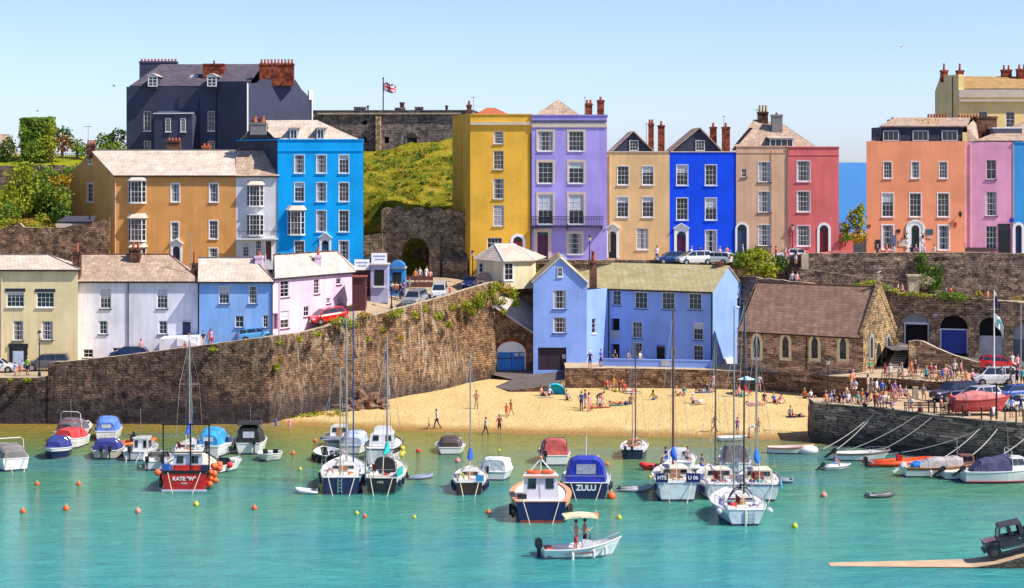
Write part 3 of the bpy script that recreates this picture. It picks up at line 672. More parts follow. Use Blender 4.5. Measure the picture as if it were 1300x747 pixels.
class House:
 def __init__(s,name,label,corners,zb,zt,m,cat='house',group=None):
  """corners: front-left, front-right, back-right, back-left as (photo column, distance)"""
  s.c=[Vector((wx(px,Y),Y,0))for px,Y in corners];s.zb,s.zt,s.m=zb,zt,m
  s.root=empty(name,(s.c[0].x,s.c[0].y,zb));tag(s.root,label,cat,group)
  c=s.c;s.F=Face(c[0],c[1],zb,zt);s.Rt=Face(c[1],c[2],zb,zt);s.Bk=Face(c[2],c[3],zb,zt);s.Lf=Face(c[3],c[0],zb,zt)
  s.tri={}
 def part(s,mb,name,parent=None,smooth=False,label=None):
  p=parent or s.root;o=mb.build(name,p,smooth,loc='world')
  if label:o['label']=label
  return o
 def win(s,px,py,w,h,cols=3,rows=4,face=None,hole=True,sill=True,trim=None,tw=0.13,fw=0.075,blind=0,curtain=0,fm=None,bar=0.024,rail=True,lintel=None,label=None,sillm=None):
  f=face or s.F;u0,u1,z0,z1=f.rect(px,py,w,h);fm=fm or M_WHITE
  if not blind and not curtain and h>15:
   q_=rnd.random();curtain,blind=(rnd.uniform(.1,.28),0)if q_<.3 else((0,rnd.uniform(.15,.5))if q_<.5 else(0,0))
  dp=0.14 if hole else-0.02
  if hole:f.holes.append((u0,u1,z0,z1,0.16))
  mb=MB();mb.mi(fm);d0,d1=-dp,-dp+0.07
  f.box(mb,u0,u0+fw,d0,d1,z0,z1);f.box(mb,u1-fw,u1,d0,d1,z0,z1);f.box(mb,u0+fw,u1-fw,d0,d1,z1-fw,z1);f.box(mb,u0+fw,u1-fw,d0,d1,z0,z0+fw*1.2)
  iu0,iu1,iz0,iz1=u0+fw,u1-fw,z0+fw*1.2,z1-fw
  for k in range(1,cols):c=lerp(iu0,iu1,k/cols);f.box(mb,c-bar/2,c+bar/2,d0,d1-0.02,iz0,iz1)
  for k in range(1,rows):
   c=lerp(iz0,iz1,k/rows);t=bar*1.7 if(rail and rows%2==0 and k==rows//2)else bar
   f.box(mb,iu0,iu1,d0+0.001,d1-0.018,c-t/2,c+t/2)
  if trim:
   e=0.035
   mt=MB();mt.mi(trim)
   f.box(mt,u0-tw,u0,-0.0,e,z0,z1);f.box(mt,u1,u1+tw,-0.0,e,z0,z1);f.box(mt,u0-tw,u1+tw,0.0,e,z1,z1+tw*1.1)
  o=s.part(mb,'window',label=label)
  g=MB();g.mi(M_GLASS);f.box(g,iu0-0.01,iu1+0.01,d0-0.03,d0+0.012,iz0-0.01,iz1+0.01);s.part(g,'pane',o)
  if blind:g=MB();g.mi(M_BLIND);f.box(g,iu0,iu1,d0+0.013,d0+0.02,iz1-(iz1-iz0)*blind,iz1);s.part(g,'blind',o)
  if curtain:
   g=MB();g.mi(M_CURT)
   for a,b_ in((iu0,iu0+(iu1-iu0)*curtain),(iu1-(iu1-iu0)*curtain,iu1)):f.box(g,a,b_,d0+0.013,d0+0.02,iz0,iz1)
   s.part(g,'curtain',o)
  if trim:s.part(mt,'surround',o)
  if sill:g=MB();g.mi(sillm or fm);f.box(g,u0-0.1,u1+0.1,-0.10 if hole else 0,0.12,z0-0.10,z0-0.003);s.part(g,'sill',o)
  if lintel:g=MB();g.mi(lintel);f.box(g,u0-0.15,u1+0.15,0.0,0.06,z1+0.05,z1+0.38);s.part(g,'lintel',o)
  return o
 def door(s,px,py,w,h,dm,arch=True,sur=None,ped=False,face=None,ring=0.28,sw=0.32,label=None,hole=True,panels=True):
  """photo rectangle of the door opening incl. fanlight"""
  f=face or s.F;u0,u1,z0,z1=f.rect(px,py,w,h);sur=sur or M_WHITE;c=(u0+u1)/2;r=(u1-u0)/2
  zs=z1-r if arch else z1
  if hole:f.holes.append((u0,u1,z0,z1,0.25));dd=-0.2
  else:dd=0.02
  mb=MB();mb.mi(dm);zd=zs-0.05 if arch else z1-(z1-z0)*0.16
  f.box(mb,u0,u1,dd,dd+0.05,z0,zd)
  if panels:
   for a,b_ in((0.12,0.44),(0.56,0.88)):
    for e,g_ in((0.08,0.42),(0.52,0.92)):f.box(mb,lerp(u0,u1,a),lerp(u0,u1,b_),dd+0.05,dd+0.065,lerp(z0,zd,e),lerp(z0,zd,g_))
  o=s.part(mb,'door',label=label)
  g=MB();g.mi(M_GLASS)
  if arch:
   n=10;pts=[(c-r*math.cos(math.pi*k/n),zs+r*math.sin(math.pi*k/n))for k in range(n+1)]
   g.prism([f.p(a,dd,z)for a,z in pts],[f.p(a,dd+0.03,z)for a,z in pts]);s.part(g,'fanlight',o)
   g=MB();g.mi(sur);R2=r+ring;d0,d1=0.003,0.07
   if ped:
    zt=zs+R2+0.25;top=[(c-R2,zt-0.2),(c,zt+0.35),(c+R2,zt-0.2)]
    for k in range(n):
     a,b_=pts[k],pts[k+1]
     t0=lerp(c-R2,c+R2,k/n);t1=lerp(c-R2,c+R2,(k+1)/n);hz=lambda t:zt-0.2+0.55*(1-abs(t-c)/R2)
     g.prism([f.p(a[0],d0,a[1]),f.p(b_[0],d0,b_[1]),f.p(t1,d0,hz(t1)),f.p(t0,d0,hz(t0))],[f.p(a[0],d1,a[1]),f.p(b_[0],d1,b_[1]),f.p(t1,d1,hz(t1)),f.p(t0,d1,hz(t0))])
    for sg in(-1,1):
     g.prism([f.p(c,0,zt+.35),f.p(c+sg*(R2+.12),0,zt-.26),f.p(c+sg*(R2+.12),0,zt-.16),f.p(c,0,zt+.47)],[f.p(c,.32,zt+.35),f.p(c+sg*(R2+.12),.32,zt-.26),f.p(c+sg*(R2+.12),.32,zt-.16),f.p(c,.32,zt+.47)],M_SLATEP if False else sur)
    for sg in(-1,1):
     g.prism([f.p(c+sg*r,d0,zs),f.p(c+sg*R2,d0,zs),f.p(c+sg*R2,d0,zt-0.2)],[f.p(c+sg*r,d1,zs),f.p(c+sg*R2,d1,zs),f.p(c+sg*R2,d1,zt-0.2)])
   else:
    for k in range(n):
     a,b_=math.pi*k/n,math.pi*(k+1)/n
     q=[(c-r*math.cos(a),zs+r*math.sin(a)),(c-r*math.cos(b_),zs+r*math.sin(b_)),(c-R2*math.cos(b_),zs+R2*math.sin(b_)),(c-R2*math.cos(a),zs+R2*math.sin(a))]
     g.prism([f.p(x,d0,z)for x,z in q],[f.p(x,d1,z)for x,z in q])
   f.box(g,c-R2,c-r,d0,d1,z0,zs);f.box(g,c+r,c+R2,d0,d1,z0,zs);s.part(g,'surround',o)
  else:
   f.box(g,u0,u1,dd,dd+0.03,zd+0.04,z1);s.part(g,'fanlight',o)
   g=MB();g.mi(sur);f.box(g,u0-sw,u0,0.003,0.09,z0,z1);f.box(g,u1,u1+sw,0.003,0.09,z0,z1);f.box(g,u0-sw-.06,u1+sw+.06,0.003,0.16,z1,z1+sw*1.1);s.part(g,'surround',o)
  k=MB();k.ball(f.p(u1-0.12,dd+0.1,z0+(zd-z0)*0.47),0.05,mat('brass',(0.5,0.35,0.1),0.3,1,var=0),6,4);s.part(k,'knob',o)
  return o
 def bay(s,px,py,w,h,cols=5,rows=4,proj=0.55,canopy=True,curtain=0.0):
  f=s.F;u0,u1,z0,z1=f.rect(px,py,w,h);mb=MB();mb.mi(M_WHITE)
  s1=[f.p(u0,0,0),f.p(u0+0.42,proj,0),f.p(u1-0.42,proj,0),f.p(u1,0,0)]
  base=MB();base.mi(M_WHITE)
  def ring(z0_,z1_,ex=0.0):
   q=[f.p(u0-ex,0.0,0),f.p(u0+0.42-ex,proj+ex,0),f.p(u1-0.42+ex,proj+ex,0),f.p(u1+ex,0.0,0)]
   base.prism([Vector((a.x,a.y,z0_))for a in q],[Vector((a.x,a.y,z1_))for a in q])
  ring(z0-0.2,z0,0.04);ring(z1-0.12,z1+0.02,0.03);f.box(base,u0+.05,u1-.05,.004,.03,z0,z1-.12)
  o=s.part(base,'bay_window')
  for i,(a,b_)in enumerate(zip(s1,s1[1:])):
   ff=Face((a.x,a.y),(b_.x,b_.y),z0,z1-0.12);nb=MB();nb.mi(M_WHITE);L=ff.L;t=0.07
   ff.box(nb,0,t,-0.06,0.0,z0,z1-0.12);ff.box(nb,L-t,L,-0.06,0,z0,z1-0.12)
   nc=1 if i!=1 else 3
   for k in range(1,nc):ff.box(nb,L*k/nc-0.015,L*k/nc+0.015,-0.06,-0.02,z0,z1-0.12)
   for k in range(1,rows):zz=lerp(z0,z1-0.12,k/rows);tt=0.05 if k==rows//2 else 0.025;ff.box(nb,t,L-t,-0.058,-0.012,zz-tt/2,zz+tt/2)
   fr=s.part(nb,'window_frame',o);g=MB();g.mi(M_GLASS);ff.box(g,0.02,L-0.02,-0.10,-0.055,z0,z1-0.12);s.part(g,'pane',fr)
  if canopy:
   cb=MB();cb.mi(M_TRIMC);q=[f.p(u0-0.25,0.0,z1+0.03),f.p(u0+0.25,proj+0.3,z1+0.03),f.p(u1-0.25,proj+0.3,z1+0.03),f.p(u1+0.25,0.0,z1+0.03)]
   tt=[f.p(u0+0.1,0.0,z1+0.55),f.p(u0+0.55,proj*0.3,z1+0.5),f.p(u1-0.55,proj*0.3,z1+0.5),f.p(u1-0.1,0.0,z1+0.55)]
   cb.prism(q,tt);s.part(cb,'canopy',o)
  return o
 def walls(s,label=None,base=None):
  mb=MB()
  for k,f in(('F',s.F),('R',s.Rt),('B',s.Bk),('L',s.Lf)):f.wall(mb,s.m if not isinstance(s.m,dict)else s.m.get(k,s.m['F']),s.tri.get(k))
  return s.part(mb,'wall',label=label)
 def gable(s,zr,hipL=0,hipR=0,over=0.25,side=0.1,th=0.14,m=None,rl=0.5,rr=0.5,name='roof'):
  c=s.c;A,B,BR,BL=c;z=s.zt;e=s.F.D;n=s.F.N
  RL=A.lerp(BL,rl)+e*hipL;RR=B.lerp(BR,rr)-e*hipR
  mb=MB();mb.mi(m)
  nb=-n
  dz=(zr-z)/max(0.5,(BL-A).length*rl)*over
  lo=-e*side if not hipL else-e*over;hi=e*side if not hipR else e*over
  dl=-(zr-z)/hipL*over if hipL else 0;dr=-(zr-z)/hipR*over if hipR else 0
  def V(p,zz):return Vector((p.x,p.y,zz))
  fl,fr=V(A+n*over+lo,z-dz),V(B+n*over+hi,z-dz);bl,br=V(BL-n*over+lo,z-dz),V(BR-n*over+hi,z-dz)
  rl_,rr_=V(RL+(lo if not hipL else e*0),zr),V(RR+(hi if not hipR else e*0),zr)
  mb.slab([fl,fr,rr_,rl_],th);mb.slab([br,bl,rl_,rr_],th)
  if hipL:mb.slab([bl,fl,rl_],th)
  else:s.tri['L']=[(s.Lf.L*(1-rl),zr)]
  if hipR:mb.slab([fr,br,rr_],th)
  else:s.tri['R']=[(s.Rt.L*rr,zr)]
  o=s.part(mb,name)
  g=MB();g.tube([V(rl_,zr+th+0.02),V(rr_,zr+th+0.02)],0.11,6,M_LEAD if m in(M_SLATEP,M_HUNG)else M_BRICKD)
  if hipL:g.tube([bl+Vector((0,0,th)),rl_+Vector((0,0,th))],0.08,5);g.tube([fl+Vector((0,0,th)),rl_+Vector((0,0,th))],0.08,5)
  if hipR:g.tube([br+Vector((0,0,th)),rr_+Vector((0,0,th))],0.08,5);g.tube([fr+Vector((0,0,th)),rr_+Vector((0,0,th))],0.08,5)
  s.part(g,'ridge_tiles',o)
  g=MB();g.mi(M_BLACK);a_=fl+n*0.05;b_=fr+n*0.05;g.tube([a_,b_],0.075,6);s.part(g,'gutter')
  s.roof=o;return o
 def flat(s,zp=0.0,m=None,cope=None,par=0.25):
  """parapet top: lid below, coping round"""
  c=s.c;mb=MB();mb.mi(m or M_LEAD);z=s.zt-0.45;mb.poly([Vector((p.x,p.y,z))for p in c]);s.part(mb,'roof')
  g=MB();g.mi(cope or M_TRIMC)
  for f in(s.F,s.Rt,s.Lf,s.Bk):f.box(g,-0.08,f.L+0.08,-par,0.1,s.zt,s.zt+0.12)
  s.part(g,'coping')
 def band(s,py,h,proj=0.12,m=None,name='cornice',faces=None):
  mb=MB();mb.mi(m or s.m)
  for f in(faces or[s.F]):
   _,z,_=f.hit(*([650+(f.A.x+f.D.x*f.L/2)*F/(f.A.y+f.D.y*f.L/2),py]))
   z=s.F.hit(650+s.F.A.x*F/s.F.A.y+3,py)[1]
   f.box(mb,-proj*0,f.L+proj*0,0.002,proj,z-h/2,z+h/2)
  return s.part(mb,name)
 def pipe(s,px,py0,py1,m=None,r=0.06,face=None):
  f=face or s.F;u,z0,_=f.hit(px,py0);_,z1,_=f.hit(px,py1);mb=MB();mb.tube([f.p(u,0.09,z0),f.p(u,0.09,z1)],r,6,m or M_BLACK);return s.part(mb,'drainpipe')
 def chimney(s,px,pt,pb,w,Y,dep=0.9,m=None,pots=2,poth=0.7,potm=None,label=None,cap=True,parent=None,potw=0.15):
  x0,x1=wx(px-w/2,Y),wx(px+w/2,Y);zt,zb=wz(pt,Y),wz(pb,Y)
  zt-=poth*(1 if pots else 0);mb=MB();mb.box(x0,x1,Y-dep/2,Y+dep/2,zb-0.8,zt-0.25,m or M_BRICK);mb.box(x0-.07,x1+.07,Y-dep/2-.07,Y+dep/2+.07,zt-0.25,zt-0.02);mb.box(x0,x1,Y-dep/2,Y+dep/2,zt-0.02,zt)
  o=s.part(mb,'chimney',parent,label=label)
  for k in range(pots):
   x=lerp(x0,x1,(k+0.5)/pots);g=MB();g.lathe([(potw,zt),(potw*1.1,zt+0.08),(potw*.8,zt+poth*0.85),(potw*1.05,zt+poth*0.88),(potw*1.0,zt+poth)],(x,Y,0),8,potm or M_POT);s.part(g,'chimney_pot',o)
  return o
 def aerial(s,px,pt,pb,Y,w=8):
  x=wx(px,Y);z1,z0=wz(pt,Y),wz(pb,Y);m=mat('aluminium',(0.4,0.4,0.42),0.4,0.8,var=0);g=MB();g.tube([(x,Y,z0-1),(x,Y,z1)],0.035,5,m)
  h=w*Y/F/2;g.tube([(x-h,Y,z1-0.1),(x+h,Y,z1-0.05)],0.03,4)
  for k in range(5):xx=lerp(x-h,x+h,k/4);g.tube([(xx,Y-0.3,z1-0.07),(xx,Y+0.3,z1-0.07)],0.02,4)
  s.part(g,'aerial')
 def dormer(s,px,pt,pb,w,Y,dep=2.0,m=None,cheek=None,cols=2,rows=2,mono=False):
  """small dormer standing in front of the roof slope, window facing forward"""
  x0,x1=wx(px-w/2,Y),wx(px+w/2,Y);z0,z1=wz(pb,Y),wz(pt,Y);hw=(x1-x0)/2;c=(x0+x1)/2
  mb=MB();mb.mi(cheek or M_HUNG);mb.box(x0+.02,x1-.02,Y+.02,Y+dep,z0-0.3,z1-0.02)
  o=s.part(mb,'dormer');ff=Face((x0,Y),(x1,Y),z0,z1)
  mb=MB();mb.mi(m or M_SLATEP)
  if mono:mb.slab([Vector((x0-.2,Y-.25,z1)),Vector((x1+.2,Y-.25,z1)),Vector((x1+.2,Y+dep,z1+0.25)),Vector((x0-.2,Y+dep,z1+0.25))],0.1)
  else:
   rz=z1+hw*0.55
   mb.slab([Vector((x0-.15,Y-.2,z1-.08)),Vector((c,Y-.2,rz)),Vector((c,Y+dep,rz)),Vector((x0-.15,Y+dep,z1-.08))],0.08)
   mb.slab([Vector((c,Y-.2,rz)),Vector((x1+.15,Y-.2,z1-.08)),Vector((x1+.15,Y+dep,z1-.08)),Vector((c,Y+dep,rz))],0.08)
   mb.mi(M_WHITE);mb.prism([Vector((x0,Y-.02,z1)),Vector((x1,Y-.02,z1)),Vector((c,Y-.02,rz-.02))],[Vector((x0,Y+.2,z1)),Vector((x1,Y+.2,z1)),Vector((c,Y+.2,rz-.02))])
  s.part(mb,'dormer_roof',o)
  mb=MB();mb.mi(M_WHITE);t=0.12;ff.box(mb,0,t,0,.08,z0,z1);ff.box(mb,ff.L-t,ff.L,0,.08,z0,z1);ff.box(mb,t,ff.L-t,0,.08,z1-t,z1);ff.box(mb,t,ff.L-t,0,.08,z0,z0+t)
  for k in range(1,cols):u=ff.L*k/cols;ff.box(mb,u-.035,u+.035,0,.07,z0+t,z1-t)
  for k in range(1,rows):zz=lerp(z0,z1,k/rows);ff.box(mb,t,ff.L-t,0.001,.065,zz-.03,zz+.03)
  s.part(mb,'window',o);g=MB();g.mi(M_GLASS);ff.box(g,t,ff.L-t,0,.03,z0+t,z1-t);s.part(g,'pane',o)
  return o
def RM(n,c,d=0.35,dc=None):return render_mat('render_'+n,c,d+.22,dc)
C_OR=(0.76,0.36,0.11);C_WH=(0.78,0.76,0.78);C_CY=(0.002,0.42,0.95);C_NV=(0.065,0.072,0.12)
C_YE=(0.82,0.45,0.05);C_VI=(0.42,0.34,0.82);C_CR=(0.78,0.50,0.25);C_BL=(0.004,0.075,0.85);C_BE=(0.66,0.41,0.27);C_PK=(0.70,0.16,0.16)
C_O2=(0.86,0.32,0.17);C_P3=(0.82,0.36,0.54);C_SB=(0.05,0.32,0.70);C_LC=(0.86,0.71,0.40);C_LW=(0.80,0.80,0.88);C_LB=(0.22,0.44,0.86);C_LP=(0.80,0.56,0.72)
C_HB=(0.26,0.42,0.90)
# ============================================================ lower row on the left
h=House('terraced_house','cream cottage with black door surround at the far left of the lower row',[(-150,218),(99,218),(99,227),(-150,227)],3.6,wz(343,218),RM('cream_l',C_LC,0.25))
h.win(19.5,380.5,22,19,4,3,lintel=mat('navy_lintel',(0.015,0.02,0.05),0.7),tw=.1);h.win(57.5,381,22,19,4,3,lintel=MATS['navy_lintel'])
h.win(23,420,13,25,3,4,curtain=0.2,sillm=M_BLACK);h.win(60,420,14,24,4,4,sillm=M_BLACK);h.win(-20,420,13,25);h.win(-22,381,22,19,4,3)
h.door(23.5,455,14,27,mat('pale_blue_door',(0.45,0.55,0.72),0.5),arch=False,sur=M_BLACK,sw=0.38,hole=False)
h.gable(wz(325.5,222.5),0,3.2,m=M_SLATEP);h.walls()
h.chimney(98,309,346,9,220.5,1.0,M_BRICKD,1,0.9)
h.pipe(2,343,455,M_TRIMC)
h=House('terraced_house','white cottage with two tall chimneys and a black downpipe, second in the lower row',[(99,220),(253,220),(253,229),(99,229)],3.6,wz(357,220),RM('white_l',C_LW,0.3))
for px,py,w_,hh,cc,rr,bl in((134,379,14,26,3,4,.45),(206,379,13.5,26,3,4,.4),(131,416,11.5,17,2,3,0),(207,416,11.5,17,2,3,0),(112,449,13,11,2,2,0),(149,447,12,11,2,2,0)):
 h.win(px,py,w_,hh,cc,rr,blind=bl,sillm=M_BLACK)
h.door(237,417.5,10.5,18,mat('navy_door',(0.02,0.025,0.10),0.5),arch=False,sur=RM('white_l',C_LW),sw=0.05)
h.gable(wz(325,224.5),0,3.3,m=M_SLATEB);h.walls();h.chimney(172.5,307,331,12,223.6,1.3,M_BRICKD,2,0.7)
h.pipe(163,357,452);h.pipe(252,358,440)
b=MB();zz=7.6;b.mi(RM('white_l',C_LW));x0,x1=wx(203,217),wx(252,217)
b.prism([Vector((x0,216.6,5)),Vector((x1,216.6,5)),Vector((x1,219.9,5)),Vector((x0,219.9,5))],[Vector((x0,216.6,wz(430,217))),Vector((x1,216.6,wz(427,217))),Vector((x1,219.9,wz(427,217))),Vector((x0,219.9,wz(430,217)))])
b.prism([Vector((wx(226,217),216.55,7)),Vector((wx(252,217),216.55,7)),Vector((wx(252,217),216.3,7)),Vector((wx(226,217),216.3,7))],[Vector((wx(226,217),216.55,wz(428,217))),Vector((wx(252,217),216.55,wz(436,217))),Vector((wx(252,217),216.3,wz(436,217))),Vector((wx(226,217),216.3,wz(428,217)))])
tag(b.build('entrance_steps'),'white rendered stair wall in front of the navy door of the white cottage','steps')
h=House('terraced_house','light blue cottage with pale roof behind the parked light blue car',[(253,219),(346.5,219),(346.5,227.5),(253,227.5)],4.6,wz(357.5,219),RM('lblue_l',C_LB,0.25,(0.5,0.62,0.85)))
for px,py,w_,hh,cc,rr in((284.5,374.5,13,23,3,4),(321,374.5,11,23,3,4),(304,408.5,11,15,2,2),(337,408,7,16,2,3)):h.win(px,py,w_,hh,cc,rr,sillm=mat('dark_sill',(.05,.08,.2),.7))
h.gable(wz(329.5,223),0,2.2,m=M_SLATEP);h.walls();h.chimney(247,320,345,8,222,0.8,M_BRICKD,1,1.2);h.pipe(345.5,358,430)
h.aerial(243,296,330,221,12)
h=House('terraced_house','pale pink cottage on the slope beside the parked red car',[(346.5,219),(447,232),(452,241),(350,228)],5.5,wz(353.5,219),RM('lpink_l',C_LP,0.25))
h.zt=h.zt
for px,py,w_,hh,cc,rr in((361.5,367,11,21,2,4),(402,364,7,19,2,4),(430,357.5,6,8,2,1),(389,395.5,7,13,2,2),(361.5,406,11,22,2,4),(417,382,5,7,2,2),(431,382,5,7,2,2)):h.win(px,py,w_,hh,cc,rr,sillm=mat('dark_red_sill',(.12,.05,.06),.7))
h.door(349.5,408,5,20,mat('plum_door',(0.10,0.03,0.05),0.5),arch=False,sur=RM('lpink_l',C_LP),sw=0.04)
h.gable(wz(325,225),0,3.6,m=M_SLATEG,rl=.5,rr=.5);h.walls();h.chimney(329,318,340,9,222.5,1.0,RM('lpink_l',C_LP),1,0.6);h.chimney(404,314,336,8,228,0.8,RM('lpink_l',C_LP),1,0.9)
h.pipe(354,358,426,RM('lpink_l',C_LP))
# ============================================================ upper row on the left
h=House('town_house','large orange ochre house with white bay windows on the upper left',[(145.5,246),(299.5,246),(299.5,256),(88,257.5)],13.5,wz(223,246),RM('ochre',C_OR,0.2))
h.bay(174,243,23,27);h.bay(174,291,23,28);h.bay(174,328,23,28)
for px,py,w_,hh in((222.5,245,10.5,23),(222,294,9.5,23),(271.5,245,11,23.5),(271,292,10.5,23),(271,326,10.5,21)):h.win(px,py,w_,hh,3,4,trim=M_WHITE,tw=0.1)
h.win(114.5,245,7,23,2,4,face=h.Lf,trim=M_WHITE,tw=.12)
h.win(115,204,4.5,9,1,2,face=h.Lf,hole=False)
h.door(224,326,9,26,mat('navy_door',0),arch=True,ped=True)
h.gable(wz(192.5,252.5),0,0,m=M_SLATEP,side=0.05);h.walls();h.chimney(116,178,193,11,252,1.1,M_BRICKD,3,0.5);h.pipe(146.5,224,330,M_TRIMC)
h.chimney(221,175,190,17,254,0.9,M_BRICKD,4,0.35);h.chimney(262,182,192,10,254,0.8,M_POT,2,0.3)
h.aerial(112,160,180,253,9)
h=House('town_house','narrow white house with bay windows between the orange ochre and the bright cyan house',[(299.5,246),(355,246),(355,255),(299.5,255)],13.5,wz(223,246),RM('white_u',C_WH,0.2))
h.bay(324,248,22,26);h.bay(324,285,22,26,canopy=False)
h.win(312,317,8,19,3,4,sill=False);h.win(328,316,8,21,3,4,sill=False);h.door(341,318,7,24,mat('brown_door',(0.16,0.05,0.02),0.5),arch=False,sw=0.1)
h.gable(wz(192.5,250.5),0,0,m=M_SLATEB,side=0.0);h.walls()
g=MB();f=h.F;u0,u1,z0,z1=f.rect(327,301,52,4);f.box(g,u0,u1,0.01,0.9,z0-.1,z0+.05,M_WHITE)
for k in range(25):u=lerp(u0+.05,u1-.05,k/24);f.box(g,u-.015,u+.015,.86,.89,z0+.05,z0+.9,M_BLACK)
f.box(g,u0,u1,.85,.9,z0+.9,z0+.95);h.part(g,'balcony')
h=House('town_house','bright cyan blue house with slate-hung side wall, upper left beside the grass hill',[(352.5,245.9),(461,245.9),(461.5,255),(302,259)],12.5,wz(178,245.9),{'F':RM('cyan',C_CY,0.12),'L':M_HUNG,'R':M_HUNG,'B':M_HUNG})
for px in(380,408,436.5):
 for py,hh in((208.5,23),(244,24),(281,27),(318,24)):
  if(px,py)==(380,281):h.bay(376,282,22,30)
  elif(px,py)==(408,318):h.door(413,319,9,27,mat('teal_door',(0.01,0.15,0.25),0.5),arch=True,ped=True)
  else:h.win(px,py,12.5,hh,3,4,trim=M_WHITE,tw=0.06,curtain=0.25 if px==408 else 0,fw=.07)
h.win
h.walls();h.flat(m=M_LEAD,cope=RM('cyan',C_CY));h.band(191.5,0.16,0.08,RM('cyan',C_CY))
c=h.c;zt=h.zt-0.25;zr=wz(153.5,249.5)
A,B,BR,BL=c
g=MB();RLp=A.lerp(BL,.5);RRp=Vector((wx(402,250.5),250.5,0))
lift=lambda p,z:Vector((p.x,p.y,z))
i0=0.25*h.F.N*-1
g.mi(M_SLATEP);g.slab([lift(A+i0,zt),lift(B+i0,zt),lift(RRp,zr),lift(RLp,zr)],0.12);g.slab([lift(BR,zt),lift(BL,zt),lift(RLp,zr),lift(RRp,zr)],0.12);g.slab([lift(B+i0,zt),lift(BR,zt),lift(RRp,zr)],0.12)
h.part(g,'roof')
g=MB();g.mi(M_HUNG);Lf=h.Lf;L=Lf.L
prof=[(L,h.zt),(L,h.zt+.3),(L*.80,h.zt+.3),(L*.63,zr+.25),(L*.36,zr+.25),(L*.2,h.zt+.3),(0,h.zt+.2),(0,h.zt)]
g.prism([Lf.p(u,-.05,z)for u,z in prof],[Lf.p(u,-.35,z)for u,z in prof]);h.part(g,'gable_wall')
h.chimney(328.5,148,163,20,249.0,1.4,mat('cement',(0.22,0.20,0.20),0.9,var=0.2),2,0.75,potw=0.26)
for px in(373,407):h.dormer(px,164,177,9.5,246.6,3,M_SLATEB,M_HUNG,2,1,mono=True)
h=House('town_house','huge dark navy house with slate roof and red brick chimney, highest on the left',[(160.5,274),(275,272),(283,284),(168,287)],20,wz(110,273),RM('navy',C_NV,0.25,(0.05,0.05,0.12)))
for px,py,w_,hh in((187,154,9.5,25),(268,154,9,25),(187,186,9,14),(268,186,9,14)):h.win(px,py,w_,hh,2,4)
h.walls()
g=MB();g.mi(RM('navy',C_NV));f=h.F;u0,u1,z0,z1=f.rect(225,170,48,52);
g.prism([f.p(u0,0,20),f.p(u0,1.6,20),f.p(u1,1.6,20),f.p(u1,0,20)],[f.p(u0,0,z1+.3),f.p(u0,1.6,z1-.1),f.p(u1,1.6,z1-.1),f.p(u1,0,z1+.3)]);ext=h.part(g,'extension')
g=MB();g.mi(M_WHITE);f.box(g,u0-.1,u1+.1,1.55,1.75,z1-.12,z1+.02);h.part(g,'fascia',ext)
ef=Face((f.p(u0,1.6,0).x,f.p(u0,1.6,0).y),(f.p(u1,1.6,0).x,f.p(u1,1.6,0).y),20,z1)
for px in(213.5,232.5):h.win(px,159,6.5,17,2,4,face=ef,hole=False)
for px,a,b2 in((227,124,142),(253,126,190),(275,112,190)):h.pipe(px,a,b2)
def V3(px,py,Y):return P(px,py,Y)
g=MB();g.mi(RM('navy',C_NV));A1=Vector((wx(275,272),272,0));B1=Vector((wx(313,268),268,0));C1=Vector((wx(397,273),273,0));D1=Vector((wx(397,286),286,0));E1=Vector((wx(277,286),286,0))
g.prism([lift(p,20)for p in(A1,B1,C1,D1,E1)],[lift(p,z)for p,z in((A1,wz(104,272)),(B1,wz(104,268)),(C1,wz(126,273)),(D1,wz(126,273)),(E1,wz(104,272)))])
fr=Face((B1.x,B1.y),(C1.x,C1.y),0,1)
def fu(px,py):u,z,_=fr.hit(px,py);return u,z
pr=[fu(314,190),fu(396.5,190),fu(396.5,126),fu(391,122),fu(383,114),fu(376,103),fu(374,101),fu(331,101),fu(328,105),fu(314,107)]
g.prism([fr.p(u,.02,z)for u,z in pr],[fr.p(u,-.6,z)for u,z in pr]);h.part(g,'gable_wall')
for px,py in((314,106),(396,126)):g=MB();u,z=fu(px,py);fr.box(g,u-.09,u+.07,.03,.16,20,z,M_WHITE);h.part(g,'drainpipe')
g=MB();u0,z0=fu(392,127);u1,z1=fu(397,115);fr.box(g,u0,u1,-.3,.1,z0,z1,M_WHITE);h.part(g,'roof_vent')
zr=wz(83,280)
g=MB();g.mi(M_SLATEV)
fl,fr_=P(160.5,110.5,274),P(275,110.5,272)
g.slab([P(165,110.5,274),P(275,110.5,272),Vector((wx(290,280),280,zr)),Vector((wx(205,280),280,zr))],.15)
g.slab([P(275,105,272),P(318,105,269.5),Vector((wx(333,280),280,zr)),Vector((wx(272,280),280,zr))],.16)
g.slab([Vector((wx(205,280),280,zr)),Vector((wx(333,280),280,zr)),Vector((wx(333,287),287,zr-4)),Vector((wx(168,287),287,zr-4))],.15)
g.slab([P(165,110.5,274),Vector((wx(205,280),280,zr)),Vector((wx(168,287),287,zr-4))],.15)
g.slab([P(330,103,269.5),P(392,124,273),Vector((wx(392,284),284,wz(124,273))),Vector((wx(330,284),284,zr-1))],.1)
h.part(g,'roof')
for px,m_ in((242,1),(258,1)):
 g=MB();a=P(px,103,275.3);g.mi(mat('rooflight',(0.35,0.38,0.45),0.15,var=0));g.slab([a+Vector((-.5,-.55,-.3)),a+Vector((.5,-.55,-.3)),a+Vector((1.0,.65,.75)),a+Vector((0,.65,.75))],.14);h.part(g,'roof_window')
h.dormer(194,97,110,12,272.6,3.5,M_SLATEP,M_HUNG,2,3);h.dormer(269,97,110,12,271,3.5,M_SLATEP,M_HUNG,2,3)
